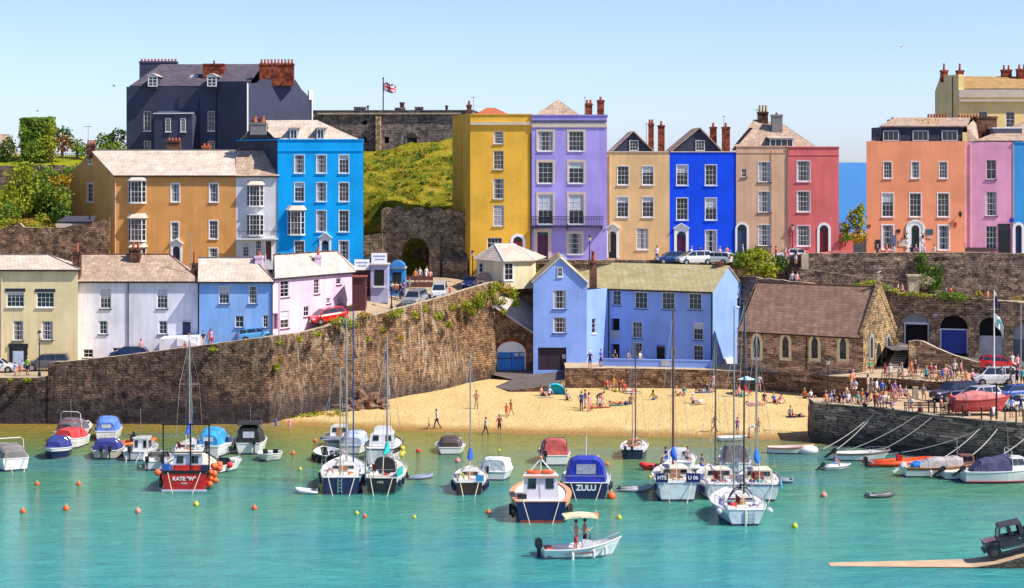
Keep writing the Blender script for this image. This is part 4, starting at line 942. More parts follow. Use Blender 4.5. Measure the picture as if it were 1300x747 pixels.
h.chimney(201.5,75,110,47,281,1.3,RM('navy',C_NV),11,0.35,M_POT);h.chimney(272,77,92,27,275.6,1.2,M_BRICK,1,0.45)
h.chimney(351.5,75.5,101.5,43,270.5,1.3,M_BRICK,10,0.55,label='big red brick chimney stack with ten pots')
# ============================================================ the fort, gate wall
h=House('fort','grey stone fort on the hilltop flying a union flag',[(392,302),(600,300),(610,318),(395,320)],22,wz(141,301),M_FORT,'fort')
for px,py,w_,hh in((463,156,5,5),(463,178,5,7),(491,178,6,8)):f=h.F;u0,u1,z0,z1=f.rect(px,py,w_,hh);f.holes.append((u0,u1,z0,z1,.8));g=MB();f.box(g,u0,u1,-.9,-.78,z0,z1,M_DARKIN);h.part(g,'embrasure')
h.door(523,177,13,17,M_DARKIN,arch=True,sur=M_FORT,ring=.2,panels=False);h.walls();h.flat(m=M_SLATEV,cope=M_LEAD)
g=MB();f=h.F;u0,u1,z0,z1=f.rect(481,170,6,44);f.box(g,u0,u1,0.0,1.0,z0-2,z1,stone_mat('pale_buttress',(0.36,0.28,0.18),(0.44,0.34,0.22),(0.2,0.15,0.1),.8,.35));h.part(g,'buttress')
g=MB();u0,u1,z0,z1=f.rect(494,144.5,182,2);f.box(g,u0,u1,0.01,0.35,z0,z1,M_COPE);h.part(g,'string_course')
for px,pt,w_ in((457,136,14),(508,137,12),(532,136,10)):h.chimney(px,pt,141,w_,306,2,M_FORT,0)
h.chimney(510.5,130,141,5,306,1.2,M_BRICKD,0);h.chimney(567,134,141,3,306,.6,M_BRICKD,0);h.chimney(467,134,141,2,306,.4,M_FORT,0)
fp=empty('flagpole',P(486.5,141,304));tag(fp,'dark flagpole on the fort flying the union flag','flagpole')
g=MB();z1=(141-99.5)*304/F;g.tube([(0,0,-1),(0,0,z1)],.09,6,M_BLACK);g.ball((0,0,z1),.15,M_BLACK,8,5);g.build('pole',fp)
def union_flag():
 m,t,p=newmat('union_flag');p.inputs['Roughness'].default_value=.8
 uv=t.nodes.new('ShaderNodeUVMap');sp=t.nodes.new('ShaderNodeSeparateXYZ');t.links.new(uv.outputs[0],sp.inputs[0])
 def M2(op,a,b_=None):
  n=N(t,'Math',operation=op)
  for i,v in enumerate((a,b_)):
   if v is None:continue
   if isinstance(v,(int,float)):n.inputs[i].default_value=v
   else:t.links.new(v,n.inputs[i])
  return n.outputs[0]
 x=M2('SUBTRACT',sp.outputs[0],.5);y=M2('SUBTRACT',sp.outputs[1],.5)
 ax,ay=M2('ABSOLUTE',x),M2('ABSOLUTE',y);d=M2('ABSOLUTE',M2('SUBTRACT',ax,ay))
 wd=M2('LESS_THAN',d,.11);rd=M2('LESS_THAN',d,.04)
 wc=M2('MAXIMUM',M2('LESS_THAN',ax,.1),M2('LESS_THAN',ay,.17));rc=M2('MAXIMUM',M2('LESS_THAN',ax,.06),M2('LESS_THAN',ay,.1))
 c=mix(t,(0.01,0.02,0.15),(.8,.8,.8),wd);c=mix(t,c,(.65,.01,.03),rd);c=mix(t,c,(.8,.8,.8),wc);c=mix(t,c,(.65,.01,.03),rc)
 t.links.new(c,p.inputs['Base Color']);return m
def flag_mesh(name,w_,h_,m,parent,x0=0,z0=0,droop=0.3,ph=0.0,wave=.18):
 nx_,nz=16,8;vs=[];uvs=[]
 for j in range(nz+1):
  for i in range(nx_+1):
   u,v=i/nx_,j/nz;vs.append((x0+u*w_*(1-.12*droop),wave*math.sin(u*7+v*1.5+ph)*u,z0+v*h_-droop*u*u*h_+.05*math.sin(u*9+ph)*h_));uvs.append((u,v))
 me=bpy.data.meshes.new(name);fs=[(j*(nx_+1)+i,j*(nx_+1)+i+1,(j+1)*(nx_+1)+i+1,(j+1)*(nx_+1)+i)for j in range(nz)for i in range(nx_)]
 me.from_pydata(vs,[],fs);ul=me.uv_layers.new()
 for li,l in enumerate(me.loops):ul.data[li].uv=uvs[l.vertex_index]
 me.materials.append(m);o=bpy.data.objects.new(name,me);col.objects.link(o);o.parent=parent;return o
flag_mesh('flag',1.85,1.35,union_flag(),fp,.08,z1-2.0,.35)
ga=Face((wx(484,252),252),(wx(592,251),251),11.5,20)
def gh(px,py):u,z,_=ga.hit(px,py);return u,z
b=MB();b.mi(M_GATE)
topo=[(484,268),(488,264),(500,265),(503,262),(510,263),(512,267),(522,268),(525,264),(536,263),(539,267),(546,268),(548,263),(560,265),(563,268),(571,265),(581,269),(592,270)]
arc=[]
for k in range(13):a=math.pi*k/12;arc.append((527.5-17.5*math.cos(a),322-20*math.sin(a)))
def ytop(px):return interp(px,topo)
cols_=sorted(set([p_[0]for p_ in topo]+[a_[0]for a_ in arc]))
def pt(px,py,off=0):u,z=gh(px,py);return ga.p(u,off,z)
for a_,c_ in zip(cols_,cols_[1:]):
 def lo(px):return interp(px,arc)if 510<=px<=545 else 357
 mid=(a_+c_)/2;ins=510<mid<545
 l0,l1=(interp(a_,arc),interp(c_,arc))if ins else(357,357)
 t0,t1=ytop(a_),ytop(c_)
 for off in(0.0,-1.6):b.poly([pt(a_,l0,off),pt(c_,l1,off),pt(c_,t1,off),pt(a_,t0,off)])
 b.poly([pt(a_,t0,0),pt(c_,t1,0),pt(c_,t1,-1.6),pt(a_,t0,-1.6)])
 if ins:b.poly([pt(a_,l0,0),pt(a_,l0,-1.6),pt(c_,l1,-1.6),pt(c_,l1,0)])
for px in(510,545):b.poly([pt(px,357,0),pt(px,322,0),pt(px,322,-1.6),pt(px,357,-1.6)])
b.prism([pt(461,350,.3),pt(486,355,.3),pt(486,355,-1),pt(461,350,-1)],[pt(461,300,.3),pt(486,296,.3),pt(486,296,-1),pt(461,300,-1)])
b.prism([pt(546,357,.9),pt(560,357,.9),pt(560,357,0),pt(546,357,0)],[pt(546,312,.9),pt(560,312,.9),pt(560,300,0),pt(546,300,0)])
b.prism([pt(563,352,1.2),pt(597,357,2.5),pt(597,357,0),pt(563,352,0)],[pt(563,332,1.2),pt(597,332,2.5),pt(597,318,0),pt(563,325,0)])
tag(b.build('castle_gate'),'ruined dark stone castle gate wall with a round arch below the grass hill','gateway')
b=MB();wall_strip(b,[(wx(506,258),257.4,wz(322,257)),(wx(530,257),256.9,wz(317,257)),(wx(548,257),256.5,wz(303,257))],11,.5,M_WALLB,M_COPE)
tag(b.build('path_wall'),'brown stone wall with pale coping seen through the castle arch','wall')
# ============================================================ terrace on the right of the square
YB=248.0
zb_=13.8
h=House('town_house','tall mustard yellow house at the left end of the coloured terrace',[(597,YB),(675,YB),(675,259),(574.5,259)],11.9,wz(146,YB),RM('yellow',C_YE,0.25,(0.85,0.55,0.12)))
for py,w_,hh,bl in((175,12.5,16,0),(203.5,13,24,0),(240,14,26,0),(274,14,27,0)):h.win(633,py,w_,hh,3,4,sillm=mat('grey_sill',(.3,.28,.22),.8),curtain=.5 if py>270 else 0)
h.win(628,309,19,14,4,2);h.door(657.5,314,12,27,mat('red_door',(0.25,0.01,0.02),0.4),arch=True,ring=.35)
h.walls();h.flat(cope=RM('yellow',C_YE));h.band(157,.35,.25,M_TRIMC)
h.pipe(674,170,330);h.pipe(586,160,270,RM('yellow',C_YE),face=h.Lf)
g=MB();x,Y=wx(626,255),255;z=h.zt-.4;g.mi(M_POT);bs=[Vector((x-3.2,Y-2,z)),Vector((x+3.2,Y-2,z)),Vector((x+3.2,Y+2,z)),Vector((x-3.2,Y+2,z))];g.prism(bs,[Vector((x-.8,Y,wz(137,255))),Vector((x+.2,Y,wz(137,255))),Vector((x+.2,Y+.05,wz(137,255))),Vector((x-.8,Y+.05,wz(137,255)))]);h.part(g,'roof_lantern')
h.chimney(595.5,128,146,6,254,.8,M_BRICKD,1,.5);h.aerial(601,123,146,254,6)
h=House('town_house','tall violet house with a dark iron balcony in the coloured terrace',[(675,YB-.15),(770.5,YB-.15),(770.5,259),(675,259)],zb_,wz(147,YB),RM('violet',C_VI,0.25))
for px in(692.5,731.5):
 for py,hh,bl in((179.5,25,0),(219.5,27,.3 if px>700 else 0),(266,38,.55)):
  h.win(px,py,19,hh,3 if py>200 else 4,4,trim=M_TRIMC,tw=.24,blind=bl,fw=.07)
h.win(730,309.5,18,27,3,4,trim=M_TRIMC,tw=.24,curtain=.25);h.door(689,312,13.5,34,mat('purple_door',(0.09,0.004,0.06),0.4),arch=False,sur=M_TRIMC,sw=.42)
h.walls();h.flat(cope=RM('violet',C_VI));h.band(159,.55,.12,M_TRIMC);h.band(153.5,.14,.22,M_LEAD)
g=MB();f=h.F;u0,u1,z0,z1=f.rect(720,287,90,2);f.box(g,u0,u1,.01,1.0,z0-.06,z0+.08,mat('balcony_iron',(.012,.014,.05),.5,var=0))
_,_,zz,zt2=f.rect(720,281,90,12)
for k in range(46):u=lerp(u0+.03,u1-.03,k/45);f.box(g,u-.022,u+.022,.93,.97,z0+.08,zt2)
for z in(zt2,z0+.18,lerp(z0,zt2,.75)):f.box(g,u0,u1,.92,.98,z-.03,z+.03)
for u in(u0+.1,u1-.1,(u0+u1)/2):f.box(g,u-.04,u+.04,.01,.9,z0-.4,z0-.06)
h.part(g,'balcony')
g=MB();g.mi(M_SLATEB);z=h.zt-.4;ax_=Vector((wx(708,253),253,wz(128,253)))
bs=[Vector((wx(674,249),249.2,z)),Vector((wx(741,249),249.2,z)),Vector((wx(741,258),258,z)),Vector((wx(674,258),258,z))]
for i in range(4):g.slab([bs[i],bs[(i+1)%4],ax_],.12)
rf=h.part(g,'roof')
h.chimney(747.5,127,147,8.5,252,.9,M_BRICK,2,.45);h.chimney(762.5,123,147,8.5,252,.9,M_BRICK,1,.4)
h.aerial(742.5,123,147,252,2);
def gabled(label,pl,pr,col_,nm,ax0,apx,ax1,zeave,apy,chim,left=None):
 h=House('town_house',label,[(pl,YB),(pr,YB),(pr,259),(pl,259)],zb_,wz(zeave,YB),RM(nm,col_,0.22))
 g=MB();Yf=YB+.35;z=h.zt-.1;a,c_,ap_=Vector((wx(ax0,Yf),Yf,z)),Vector((wx(ax1,Yf),Yf,z)),Vector((wx(apx,Yf),Yf,wz(apy,Yf)))
 bk=Vector((0,10,0));g.mi(M_HUNG);g.prism([a,c_,ap_],[a+bk,c_+bk,ap_+bk]);gb=h.part(g,'attic')
 g=MB();g.mi(M_SLATEB);o2=Vector((0,-.3,0));up=Vector((0,0,.03))
 dl=(a-ap_)*.06;dr=(c_-ap_)*.06
 g.slab([a+dl+o2+up,ap_+o2+up,ap_+bk+up,a+dl+bk+up],.14);g.slab([ap_+o2+up,c_+dr+o2+up,c_+dr+bk+up,ap_+bk+up],.14);h.part(g,'roof')
 ff=Face((a.x,a.y),(c_.x,c_.y),z,ap_.z);h.win(apx+.8,zeave-8.5,11.5,13.5,3,3,face=ff,hole=False,sill=False)
 for(px,pt,pb,w_,Y,n)in chim:h.chimney(px,pt,pb,w_,Y,.8,M_BRICK,n,.5)
 h.flat(m=M_LEAD,cope=M_TRIMC,par=.2)
 return h
h=gabled('cream yellow house with a white arched doorway, between the violet and the royal blue house',764.5,850,C_CR,'cream_u',776,804,831,193.5,168,[(826.5,152,190,6.5,252,2),(839.5,154,192,8,250,1)])
for px,py,hh,bl in((791,223,24,0),(822.5,223,24,.35),(790.5,263,26,.3),(822.5,263,26,.25)):h.win(px,py,14.5,hh,3,4,blind=bl,trim=M_WHITE,tw=.05)
h.win(815.5,303.5,15,27,4,4,curtain=.4);h.door(777.5,311,10,34,mat('black_door',(.01,.01,.015),.3),ped=True,ring=.3);h.walls();h.pipe(774,196,320,RM('cream_u',C_CR));h.aerial(820.5,156,186,251,3)
h=gabled('royal blue house with a pediment over its purple door in the coloured terrace',850,934.5,C_BL,'royal',851,888,918,193.5,163.5,[(905.5,156,190,8,251,1),(921.5,156,193,9.5,249.8,1)])
for px in(866,902.5):
 for py,hh in((222.5,26),(265.5,28)):h.win(px,py,14.5,hh,3,4,trim=M_WHITE,tw=.05)
h.win(902.5,306.5,14.5,28,3,4,trim=M_WHITE,tw=.05,curtain=.3);h.door(865,312,11.5,36,mat('purple_door',0),ped=True,ring=.33);h.walls();h.aerial(919,147,170,250,4)
h=House('town_house','beige house with a pale arched doorway between the royal blue and the rose red house',[(934.5,YB-.1),(1001,YB-.1),(1001,259),(934.5,259)],zb_,wz(186.5,YB),RM('beige',C_BE,0.22))
h.win(944.5,220,6.5,11,2,2,sillm=M_BLACK)
for py,hh in((218.5,26),(256.5,27),(299,27)):h.win(970.5,py,16.5,hh,4,4,curtain=.35,sillm=M_BLACK,trim=M_WHITE,tw=.04)
h.door(942,304,12,38,mat('blue_grey_door',(.03,.06,.12),.4),ring=.25);h.walls();h.flat(cope=RM('beige',C_BE));h.band(194,.1,.06,RM('beige',C_BE));h.pipe(1000,200,320,RM('beige',C_BE));h.pipe(980,190,322,RM('beige',C_BE),r=.04)
zl=h.zt-.4
g=MB();g.mi(M_SLATEB)
e0=[Vector((wx(930,249),249.2,zl)),Vector((wx(1040,249),249.2,zl)),Vector((wx(1040,259),259,zl)),Vector((wx(930,259),259,zl))]
r0,r1=Vector((wx(958,254),254,wz(153,254))),Vector((wx(992,254),254,wz(158,254)))
g.slab([e0[0],e0[1],r1,r0],.14);g.slab([e0[2],e0[3],r0,r1],.14);g.slab([e0[3],e0[0],r0],.14);g.slab([e0[1],e0[2],r1],.14);h.part(g,'roof')
h.dormer(992,176,187,30,249.4,3.5,M_SLATEP,M_HUNG,4,1,mono=True)
h.chimney(968.5,134,153,12,254,1,M_BRICKD,3,.8,mat('buff_pot',(.45,.3,.1),.8));h.chimney(986,143,160,13.5,252.5,1,mat('cement',0),1,.25)
g=MB();g.mi(M_GLASS);a=P(942,176,250.4);g.slab([a+Vector((-.6,-.5,-.45)),a+Vector((-.2,-.5,-.45)),a+Vector((1.4,.9,1.2)),a+Vector((1.0,.9,1.2))],.2);h.part(g,'roof_window')
h.aerial(961,139,156,254,6)
h=House('town_house','rose red house at the right end of the coloured terrace beside the sea gap',[(1001,YB-.25),(1065,YB-.25),(1063,259),(1001,259)],zb_,wz(187.5,YB),RM('rose',C_PK,0.2))
for py,hh in((217.5,26),(256,26),(299.5,26)):h.win(1020,py,16.5,hh,4,4,curtain=.15,trim=M_WHITE,tw=.05)
h.door(1046,304,11,36,mat('dark_red_door',(.14,.005,.01),.4),ring=.3);h.walls();h.flat(cope=RM('rose',C_PK));h.band(197,.1,.06,RM('rose',C_PK))
# ============================================================ right group
YC=250.0
h=House('guest_house','orange salmon guest house with a white rusticated doorway and grey dormers',[(1100,YC),(1225,YC),(1225,262),(1102,262)],zb_,wz(179.5,YC),RM('salmon',C_O2,0.25,(0.62,0.28,0.13)),'guest house')
for px in(1127,1162,1197.5):
 h.win(px,216,10.5,21,3,4,trim=M_WHITE,tw=.06);h.win(px,260.5,14.5,30,3,4,trim=M_WHITE,tw=.08)
h.win(1127,301.5,14,31,3,4,trim=M_WHITE,tw=.12,curtain=.2);h.win(1198,302,13.5,31,3,4,trim=M_WHITE,tw=.12)
h.door(1162,304,10,36,mat('green_black_door',(.012,.02,.02),.3),ring=.5);h.walls()
g=MB();f=h.F;u0,u1,z0,z1=f.rect(1162,304,10,36);r=(u1-u0)/2;c_=(u0+u1)/2;zs=z1-r;g.mi(M_WHITE)
for k in range(13):
 a=math.pi*k/12;q=(c_-(r+.55)*math.cos(a),zs+(r+.55)*math.sin(a));f.box(g,q[0]-.14,q[0]+.14,.07,.13,q[1]-.14,q[1]+.14)
for sg in(-1,1):
 for k in range(5):zz=lerp(z0+.3,zs-.3,k/4);f.box(g,c_+sg*(r+.5)-.16,c_+sg*(r+.5)+.16,.07,.13,zz-.15,zz+.15)
h.part(g,'quoins')
for nm,px,py,w_,hh,m_ in(('sign',1180,294.5,9,6.5,mat('teal_sign',(.02,.10,.14),.5)),('sign',1180,301.5,6,2.5,M_PALED),('menu_board',1146.5,308.5,11.5,8.5,M_TRIMC),('noticeboard',1114.5,310,6,11,M_BLACK),('banner',1135.5,306,4.5,15,mat('grey_blue_banner',(.12,.13,.25),.7)),('sign',1103,287,5,3,M_BRICKD),('sign',1140.5,293.5,5,4,M_BLACK),('bell',1213,285,3,5,mat('red_paint',(.5,.01,.01),.4))):
 u0,u1,z0,z1=f.rect(px,py,w_,hh);g=MB();f.box(g,u0,u1,.01,.08,z0,z1,m_);h.part(g,nm)
for px in(1148.5,1171.5):u,z,_=f.hit(px,300);g=MB();g.ball(f.p(u,.2,z),.16,M_BLACK,8,6,(1,1,1.5));h.part(g,'wall_lamp')
u,z,_=f.hit(1218,271);g=MB();g.mi(M_BLACK);g.tube([f.p(u,0,z),f.p(u,.5,z+.2)],.03,5);g.lathe([(.12,z-.45),(.24,z),(.26,z+.02),(.05,z+.3)],(f.p(u,.5,0).x,f.p(u,.5,0).y,0),6);h.part(g,'wall_lamp')
z=h.zt;g=MB();g.mi(M_HUNG);q0,q1=wx(1119,251),wx(1222,251);g.box(q0,q1,251,258,z-.5,wz(161.5,251));h.part(g,'dormer_block')
for px in(1131,1168.5,1205.5):h.win(px,172.5,20,13,3,1,face=Face((q0,251),(q1,251),0,1),hole=False,sill=False)
g=MB();g.mi(M_SLATEB);za=wz(161.5,251);g.slab([Vector((q0-.3,250.7,za)),Vector((q1+.5,250.7,za)),Vector((wx(1232,256),256,wz(151,256))),Vector((wx(1136,256),256,wz(151,256)))],.15)
g.slab([Vector((wx(1104,251),250.6,z-.1)),Vector((q0-.3,250.7,z-.1)),Vector((q0,251,za)),Vector((wx(1117,258),258,za))],.1)
g.slab([Vector((q1+.5,250.5,z-.1)),Vector((wx(1242,251),250.6,z-.1)),Vector((wx(1238,256),256,wz(151,256))),Vector((q1+.5,250.9,za))],.1)
h.part(g,'roof')
g=MB();Y=254.6
for k in range(60):
 px=rnd.uniform(1165,1197);tt=rnd.uniform(.15,.75);a=Vector((wx(px,253),lerp(250.7,256,tt),lerp(za,wz(151,256),tt)+.15));g.ball(a,rnd.uniform(.05,.16),mat('orange_lichen',(.55,.30,.03),.9,var=.3),5,3)
h.part(g,'lichen')
h.chimney(1133,149,162,10,256,.9,M_BRICKD,1,.3);h.chimney(1190,145,158,26,258,1,M_BRICKD,7,.45);h.chimney(1229,145.5,160,26,257,1,M_BRICKD,7,.4);h.chimney(1251,148,178,26,255.5,1.4,M_BRICKD,0)
h=House('town_house','candy pink house with a black porch right of the orange salmon guest house',[(1225.5,YC+.4),(1286.5,YC+.1),(1286.5,262),(1228,262)],zb_,wz(180.5,YC),RM('candy',C_P3,0.2))
h.m={'F':RM('candy',C_P3),'L':RM('salmon',C_O2)}
for py,w_,hh in((215.5,13,25),(259,14.5,31),(302,14,30)):h.win(1258.5,py,w_,hh,2 if py<220 else 3,4 if py>220 else 2,sillm=M_BLACK)
h.door(1275,304,13,37,M_BLACK,arch=False,sur=M_BLACK,sw=.1,hole=False,label='black panelled porch');
g=MB();u0,u1,z0,z1=h.F.rect(1243,317,40,5);h.F.box(g,u0,u1,.02,.3,z0,z1,mat('planter',(.08,.05,.06),.8));h.part(g,'planter')
h.walls();g=MB();g.mi(M_SLATEB);g.slab([P(1237,180,YC+.3),P(1310,180,YC+.3),Vector((wx(1325,257),257,wz(152,257))),Vector((wx(1300,257),257,wz(156,257)))],.15);h.part(g,'roof')
g=MB();g.box(wx(1260,253),wx(1296,253),252.4,256,h.zt,wz(164,253),mat('grey_render_block',(.2,.2,.24),.8));g.box(wx(1258,253),wx(1300,253),252.2,256,wz(163.5,253),wz(162,253),M_WHITE);h.part(g,'rear_dormer')
h.pipe(1232,182,318,M_TRIMC)
h=House('town_house','sky blue house with a white arched door at the right edge',[(1287,YC),(1345,YC),(1345,262),(1287,262)],zb_,wz(181.5,YC),RM('sky_house',C_SB,0.2))
h.door(1293,304,8,36,mat('navy_door',0),ring=.35);h.win(1320,258,14,30);h.win(1320,300,14,30);h.walls();h.flat(cope=RM('sky_house',C_SB))
g=MB();u,z,_=h.F.hit(1284,280);g.lathe([(.3,-.03),(.3,.03)],(h.F.p(u,.1,0).x,h.F.p(u,.1,0).y,z),12,mat('blue_plaque',(.01,.03,.3),.4,var=0),'y');h.part(g,'plaque')
g=MB();g.mi(M_SLATEP);g.slab([P(1287,180,YC+.5),P(1345,180,YC+.5),P(1345,160,256),P(1310,155,256)],.12);h.part(g,'roof')
h=House('town_house','tall cream yellow house behind the salmon guest house at the upper right',[(1217,272),(1345,272),(1345,284),(1187,284)],15.5,wz(123,272),RM('ucream',(.95,.68,.27),.3,(.85,.7,.4)))
h.win(1248,146,11,9,3,1,sill=False);h.win(1282.5,152,11,20,2,4,sill=False);h.walls(label=None)
h.band(119,1.0,.3,M_TRIMC);h.band(128,.3,.5,M_TRIMC)
g=MB();g.mi(RM('ucream',0));Lf=h.Lf;L=Lf.L;z0=h.zt;pr=[(0,z0),(0,wz(116,284)),(L*.25,wz(96,281)),(L*.98,wz(95,272)),(L,wz(96,272)),(L,z0)];g.prism([Lf.p(u,0.01,z)for u,z in pr],[Lf.p(u,-.7,z)for u,z in pr]);h.part(g,'gable_wall')
g=MB();g.mi(M_OCHRER);g.slab([P(1222,114,272.5),P(1345,114,272.5),Vector((wx(1345,279),279,wz(98.5,279))),Vector((wx(1221,279),279,wz(98.5,279)))],.15);h.part(g,'roof')
h.chimney(1198.5,81,97,8,280,1,M_BRICK,1,.9);h.chimney(1218.5,81,110,8,273.5,1,M_BRICK,1,.9);h.chimney(1277.5,83,98,12,279,1,M_BRICK,2,.6);h.chimney(1297,82,98,12,278,1,M_BRICK,2,.6);h.pipe(1210,98,175,face=h.Lf)
b=MB();b.mi(RM('rose',C_PK));wall_strip(b,[(wx(1024,243),243,wz(323,243)),(wx(1052,245),244.8,wz(320,245))],14,.3,RM('rose',C_PK),M_COPE,disp=0,jag=0);wall_strip(b,[(wx(1052,245),245,wz(319,245)),(wx(1083,245),245,wz(318,245))],14,.3,RM('rose',C_PK),M_COPE,disp=0,jag=0)
wall_strip(b,[(wx(1065,250),250,wz(296,250)),(wx(1083,250),250,wz(296,250))],14,.3,RM('rose',C_PK),M_COPE,disp=0,jag=0)
tag(b.build('garden_wall'),'low rose pink garden wall with pale coping in front of the rose red house','wall')
# ============================================================ harbour level
h=House('toll_house','small cream hexagonal toll house with a hipped roof above the boat store',[(605,242),(640,236.5),(677,238.5),(690,247)],11.7,wz(331,238),RM('toll',(.78,.68,.44),.2),'cottage')
h.c.append(Vector((wx(622,248),248,0)))
c=h.c;fs=[Face(c[i],c[(i+1)%5],h.zb,h.zt)for i in range(5)]
h.win(611.5,340,5,13,1,2,face=fs[0],hole=False);h.win(645.5,345,11,22,2,3,face=fs[1],hole=False,trim=M_WHITE,tw=.1)
h.F=fs[0];g=MB()
for f in fs:f.wall(g,h.m)
h.part(g,'wall');g=MB();g.mi(M_SLATEB);r0,r1=Vector((wx(628,241.5),241.5,wz(312,241.5))),Vector((wx(654,242),242,wz(312,242)))
ctr=sum(c,Vector())/5;e=[Vector((p.x+(p.x-ctr.x)*.08,p.y+(p.y-ctr.y)*.08,h.zt-.1))for p in c]
g.mi(M_SLATEP)
g.slab([e[0],e[1],r0],.12);g.slab([e[1],e[2],r1,r0],.12);g.slab([e[2],e[3],r1],.12);g.slab([e[3],e[4],r0,r1],.12);g.slab([e[4],e[0],r0],.12);rf=h.part(g,'roof')
g=MB()
for a,b2 in((e[0],r0),(e[1],r0),(e[2],r1),(r0,r1)):g.tube([a+Vector((0,0,.14)),b2+Vector((0,0,.14))],.09,5,M_WHITE)
h.part(g,'ridge_tiles',rf)
g=MB();g.mi(h.m);f=fs[0];u0,u1,z0,z1=f.rect(620,357,11,22);f.box(g,u0,u1,0,1.0,11.7,z1-.9);g.prism([f.p(u0-.15,-.05,z1-.9),f.p(u1+.15,-.05,z1-.9),f.p((u0+u1)/2,-.05,z1)],[f.p(u0-.15,1.15,z1-.9),f.p(u1+.15,1.15,z1-.9),f.p((u0+u1)/2,1.15,z1)],M_SLATEB);pch=h.part(g,'porch')
g=MB();f.box(g,lerp(u0,u1,.3),lerp(u0,u1,.7),1.0,1.04,11.9,z1-1.1,mat('brown_door',0));h.part(g,'door',pch)
h=House('boat_store','stone boat store with blue arched doors under the harbour wall',[(622,234),(677,234),(677,240),(622,240)],2.2,wz(424,234),M_WALLB,'boat store')
f=h.F;u0,u1,z0,z1=f.rect(649,453,37,39);f.holes.append((u0,u1,z0,z1,.3))
g=MB();f.wall(g,M_WALLB);h.Rt.wall(g,M_WALLB)
zL=wz(387,234);tp=[(0,h.zt),(f.L,h.zt),(0,zL)];g.poly([f.p(u,0,z)for u,z in tp])
c_=(u0+u1)/2;hw=(u1-u0)/2;n=12;rise=1.25;pts=[(c_-hw*math.cos(math.pi*k/n),z1-rise+rise*math.sin(math.pi*k/n))for k in range(n+1)]
for(a,za),(b2,zb2)in zip(pts,pts[1:]):g.poly([f.p(a,0.001,za),f.p(b2,0.001,zb2),f.p(b2,0.001,z1),f.p(a,0.001,z1)])
h.part(g,'wall')
g=MB();g.mi(M_BRICK)
for(a,za),(b2,zb2)in zip(pts,pts[1:]):
 k=1.12;o1=(c_+(a-c_)*k,z1-rise+(za-z1+rise)*1.3);o2=(c_+(b2-c_)*k,z1-rise+(zb2-z1+rise)*1.3)
 g.prism([f.p(a,0.004,za),f.p(b2,.004,zb2),f.p(o2[0],.004,o2[1]),f.p(o1[0],.004,o1[1])],[f.p(a,0.06,za),f.p(b2,.06,zb2),f.p(o2[0],.06,o2[1]),f.p(o1[0],.06,o1[1])])
h.part(g,'brick_arch')
g=MB();g.mi(M_WHITE);pz=[p_ for p_ in pts];g.prism([f.p(a,-.2,z)for a,z in pz],[f.p(a,-.1,z)for a,z in pz]);f.box(g,u0,u0+.12,-.2,-.08,z0,z1-rise);f.box(g,u1-.12,u1,-.2,-.08,z0,z1-rise);h.part(g,'tympanum')
for a,b2 in((u0+.12,c_-.02),(c_+.02,u1-.12)):
 g=MB();g.mi(mat('bright_blue_door',(.006,.20,.62),.5,var=.2,scale=2))
 k=5
 for i in range(k):f.box(g,lerp(a,b2,i/k)+.01,lerp(a,b2,(i+1)/k)-.01,-.18,-.12,z0,z1-rise+.02)
 f.box(g,a,b2,-.12,-.09,lerp(z0,z1,.42),lerp(z0,z1,.46),mat('navy_door',0));d_=h.part(g,'door')
u,z,_=f.hit(659,450.5);
for du in(-.3,.4):g=MB();f.box(g,u+du-.25,u+du+.25,-.085,-.07,z-.15,z+.15,M_PALED);h.part(g,'notice')
g=MB();g.mi(mat('felt_roof',(.50,.42,.38),.9,var=.25,scale=.8));g.slab([Vector((f.A.x-.0,233.8,zL+.05)),Vector((f.B.x,233.8,h.zt+.05)),Vector((f.B.x,240,h.zt+2.85)),Vector((f.A.x,240,zL+2.85))],.12);rf=h.part(g,'roof')
g=MB();g.mi(M_PALED);g.tube([Vector((f.A.x,233.75,zL+.1)),Vector((f.B.x,233.75,h.zt+.1))],.12,5);h.part(g,'verge',rf)
b=MB();wall_strip(b,[(wx(654,239.5),239.5,wz(366,239.5)),(wx(684,239.5),239.5,wz(367,239.5))],8,.4,M_WALLB,M_COPE);tag(b.build('boundary_wall'),'short brown stone wall below the toll house beside the plants','wall')
MHB=RM('harbour_blue',C_HB,.18,(.34,.46,.86))
YG=232.0;hz=wz(358.5,YG)
h=House('harbour_house','large cornflower blue harbour building with a front gable and mossy roof behind the beach',[(677,YG),(745,YG),(747,245),(680,245)],2.2,hz,MHB,'building')
MCW=dict(cols=4,rows=3,fw=.08,sillm=mat('navy_sill',(.03,.05,.2),.7))
h.win(710.5,380.5,16.5,24,**MCW);h.win(710.5,413,16.5,20,**MCW)
f=h.F;u0,u1,z0,z1=f.rect(701,456,36,29);f.holes.append((u0,u1,z0,z1,.4));g=MB()
for k in range(6):f.box(g,lerp(u0,u1,k/6)+.01,lerp(u0,u1,(k+1)/6)-.01,-.35,-.28,z0,z1,mat('maroon_black_door',(.035,.018,.03),.6,var=.2))
gd=h.part(g,'garage_door');g=MB();u,z,_=f.hit(716,453);f.box(g,u-.2,u+.2,-.28,-.26,z-.25,z+.25,M_PALED);h.part(g,'notice',gd)
ap_u,ap_z,_=f.hit(711,328)
h.tri['F']=[(ap_u,ap_z)];h.tri['B']=[(h.Bk.L/2,ap_z)]
h.win(711,345.5,6.5,12,2,2,hole=False)
WA,WB=Vector((wx(773,236),236,0)),Vector((wx(905,229.9),229.9,0));zw=wz(365.5,236)
wd=(WB-WA).normalized();wn=Vector((wd.y,-wd.x,0));dep=9.0
WC,WD=WB-wn*dep,WA-wn*dep-wd*3
wf=Face(WA,WB,2.2,zw);we=Face(WB,WC,2.2,zw);wfac=Face((wx(745,YG),YG),WA,2.2,zw)
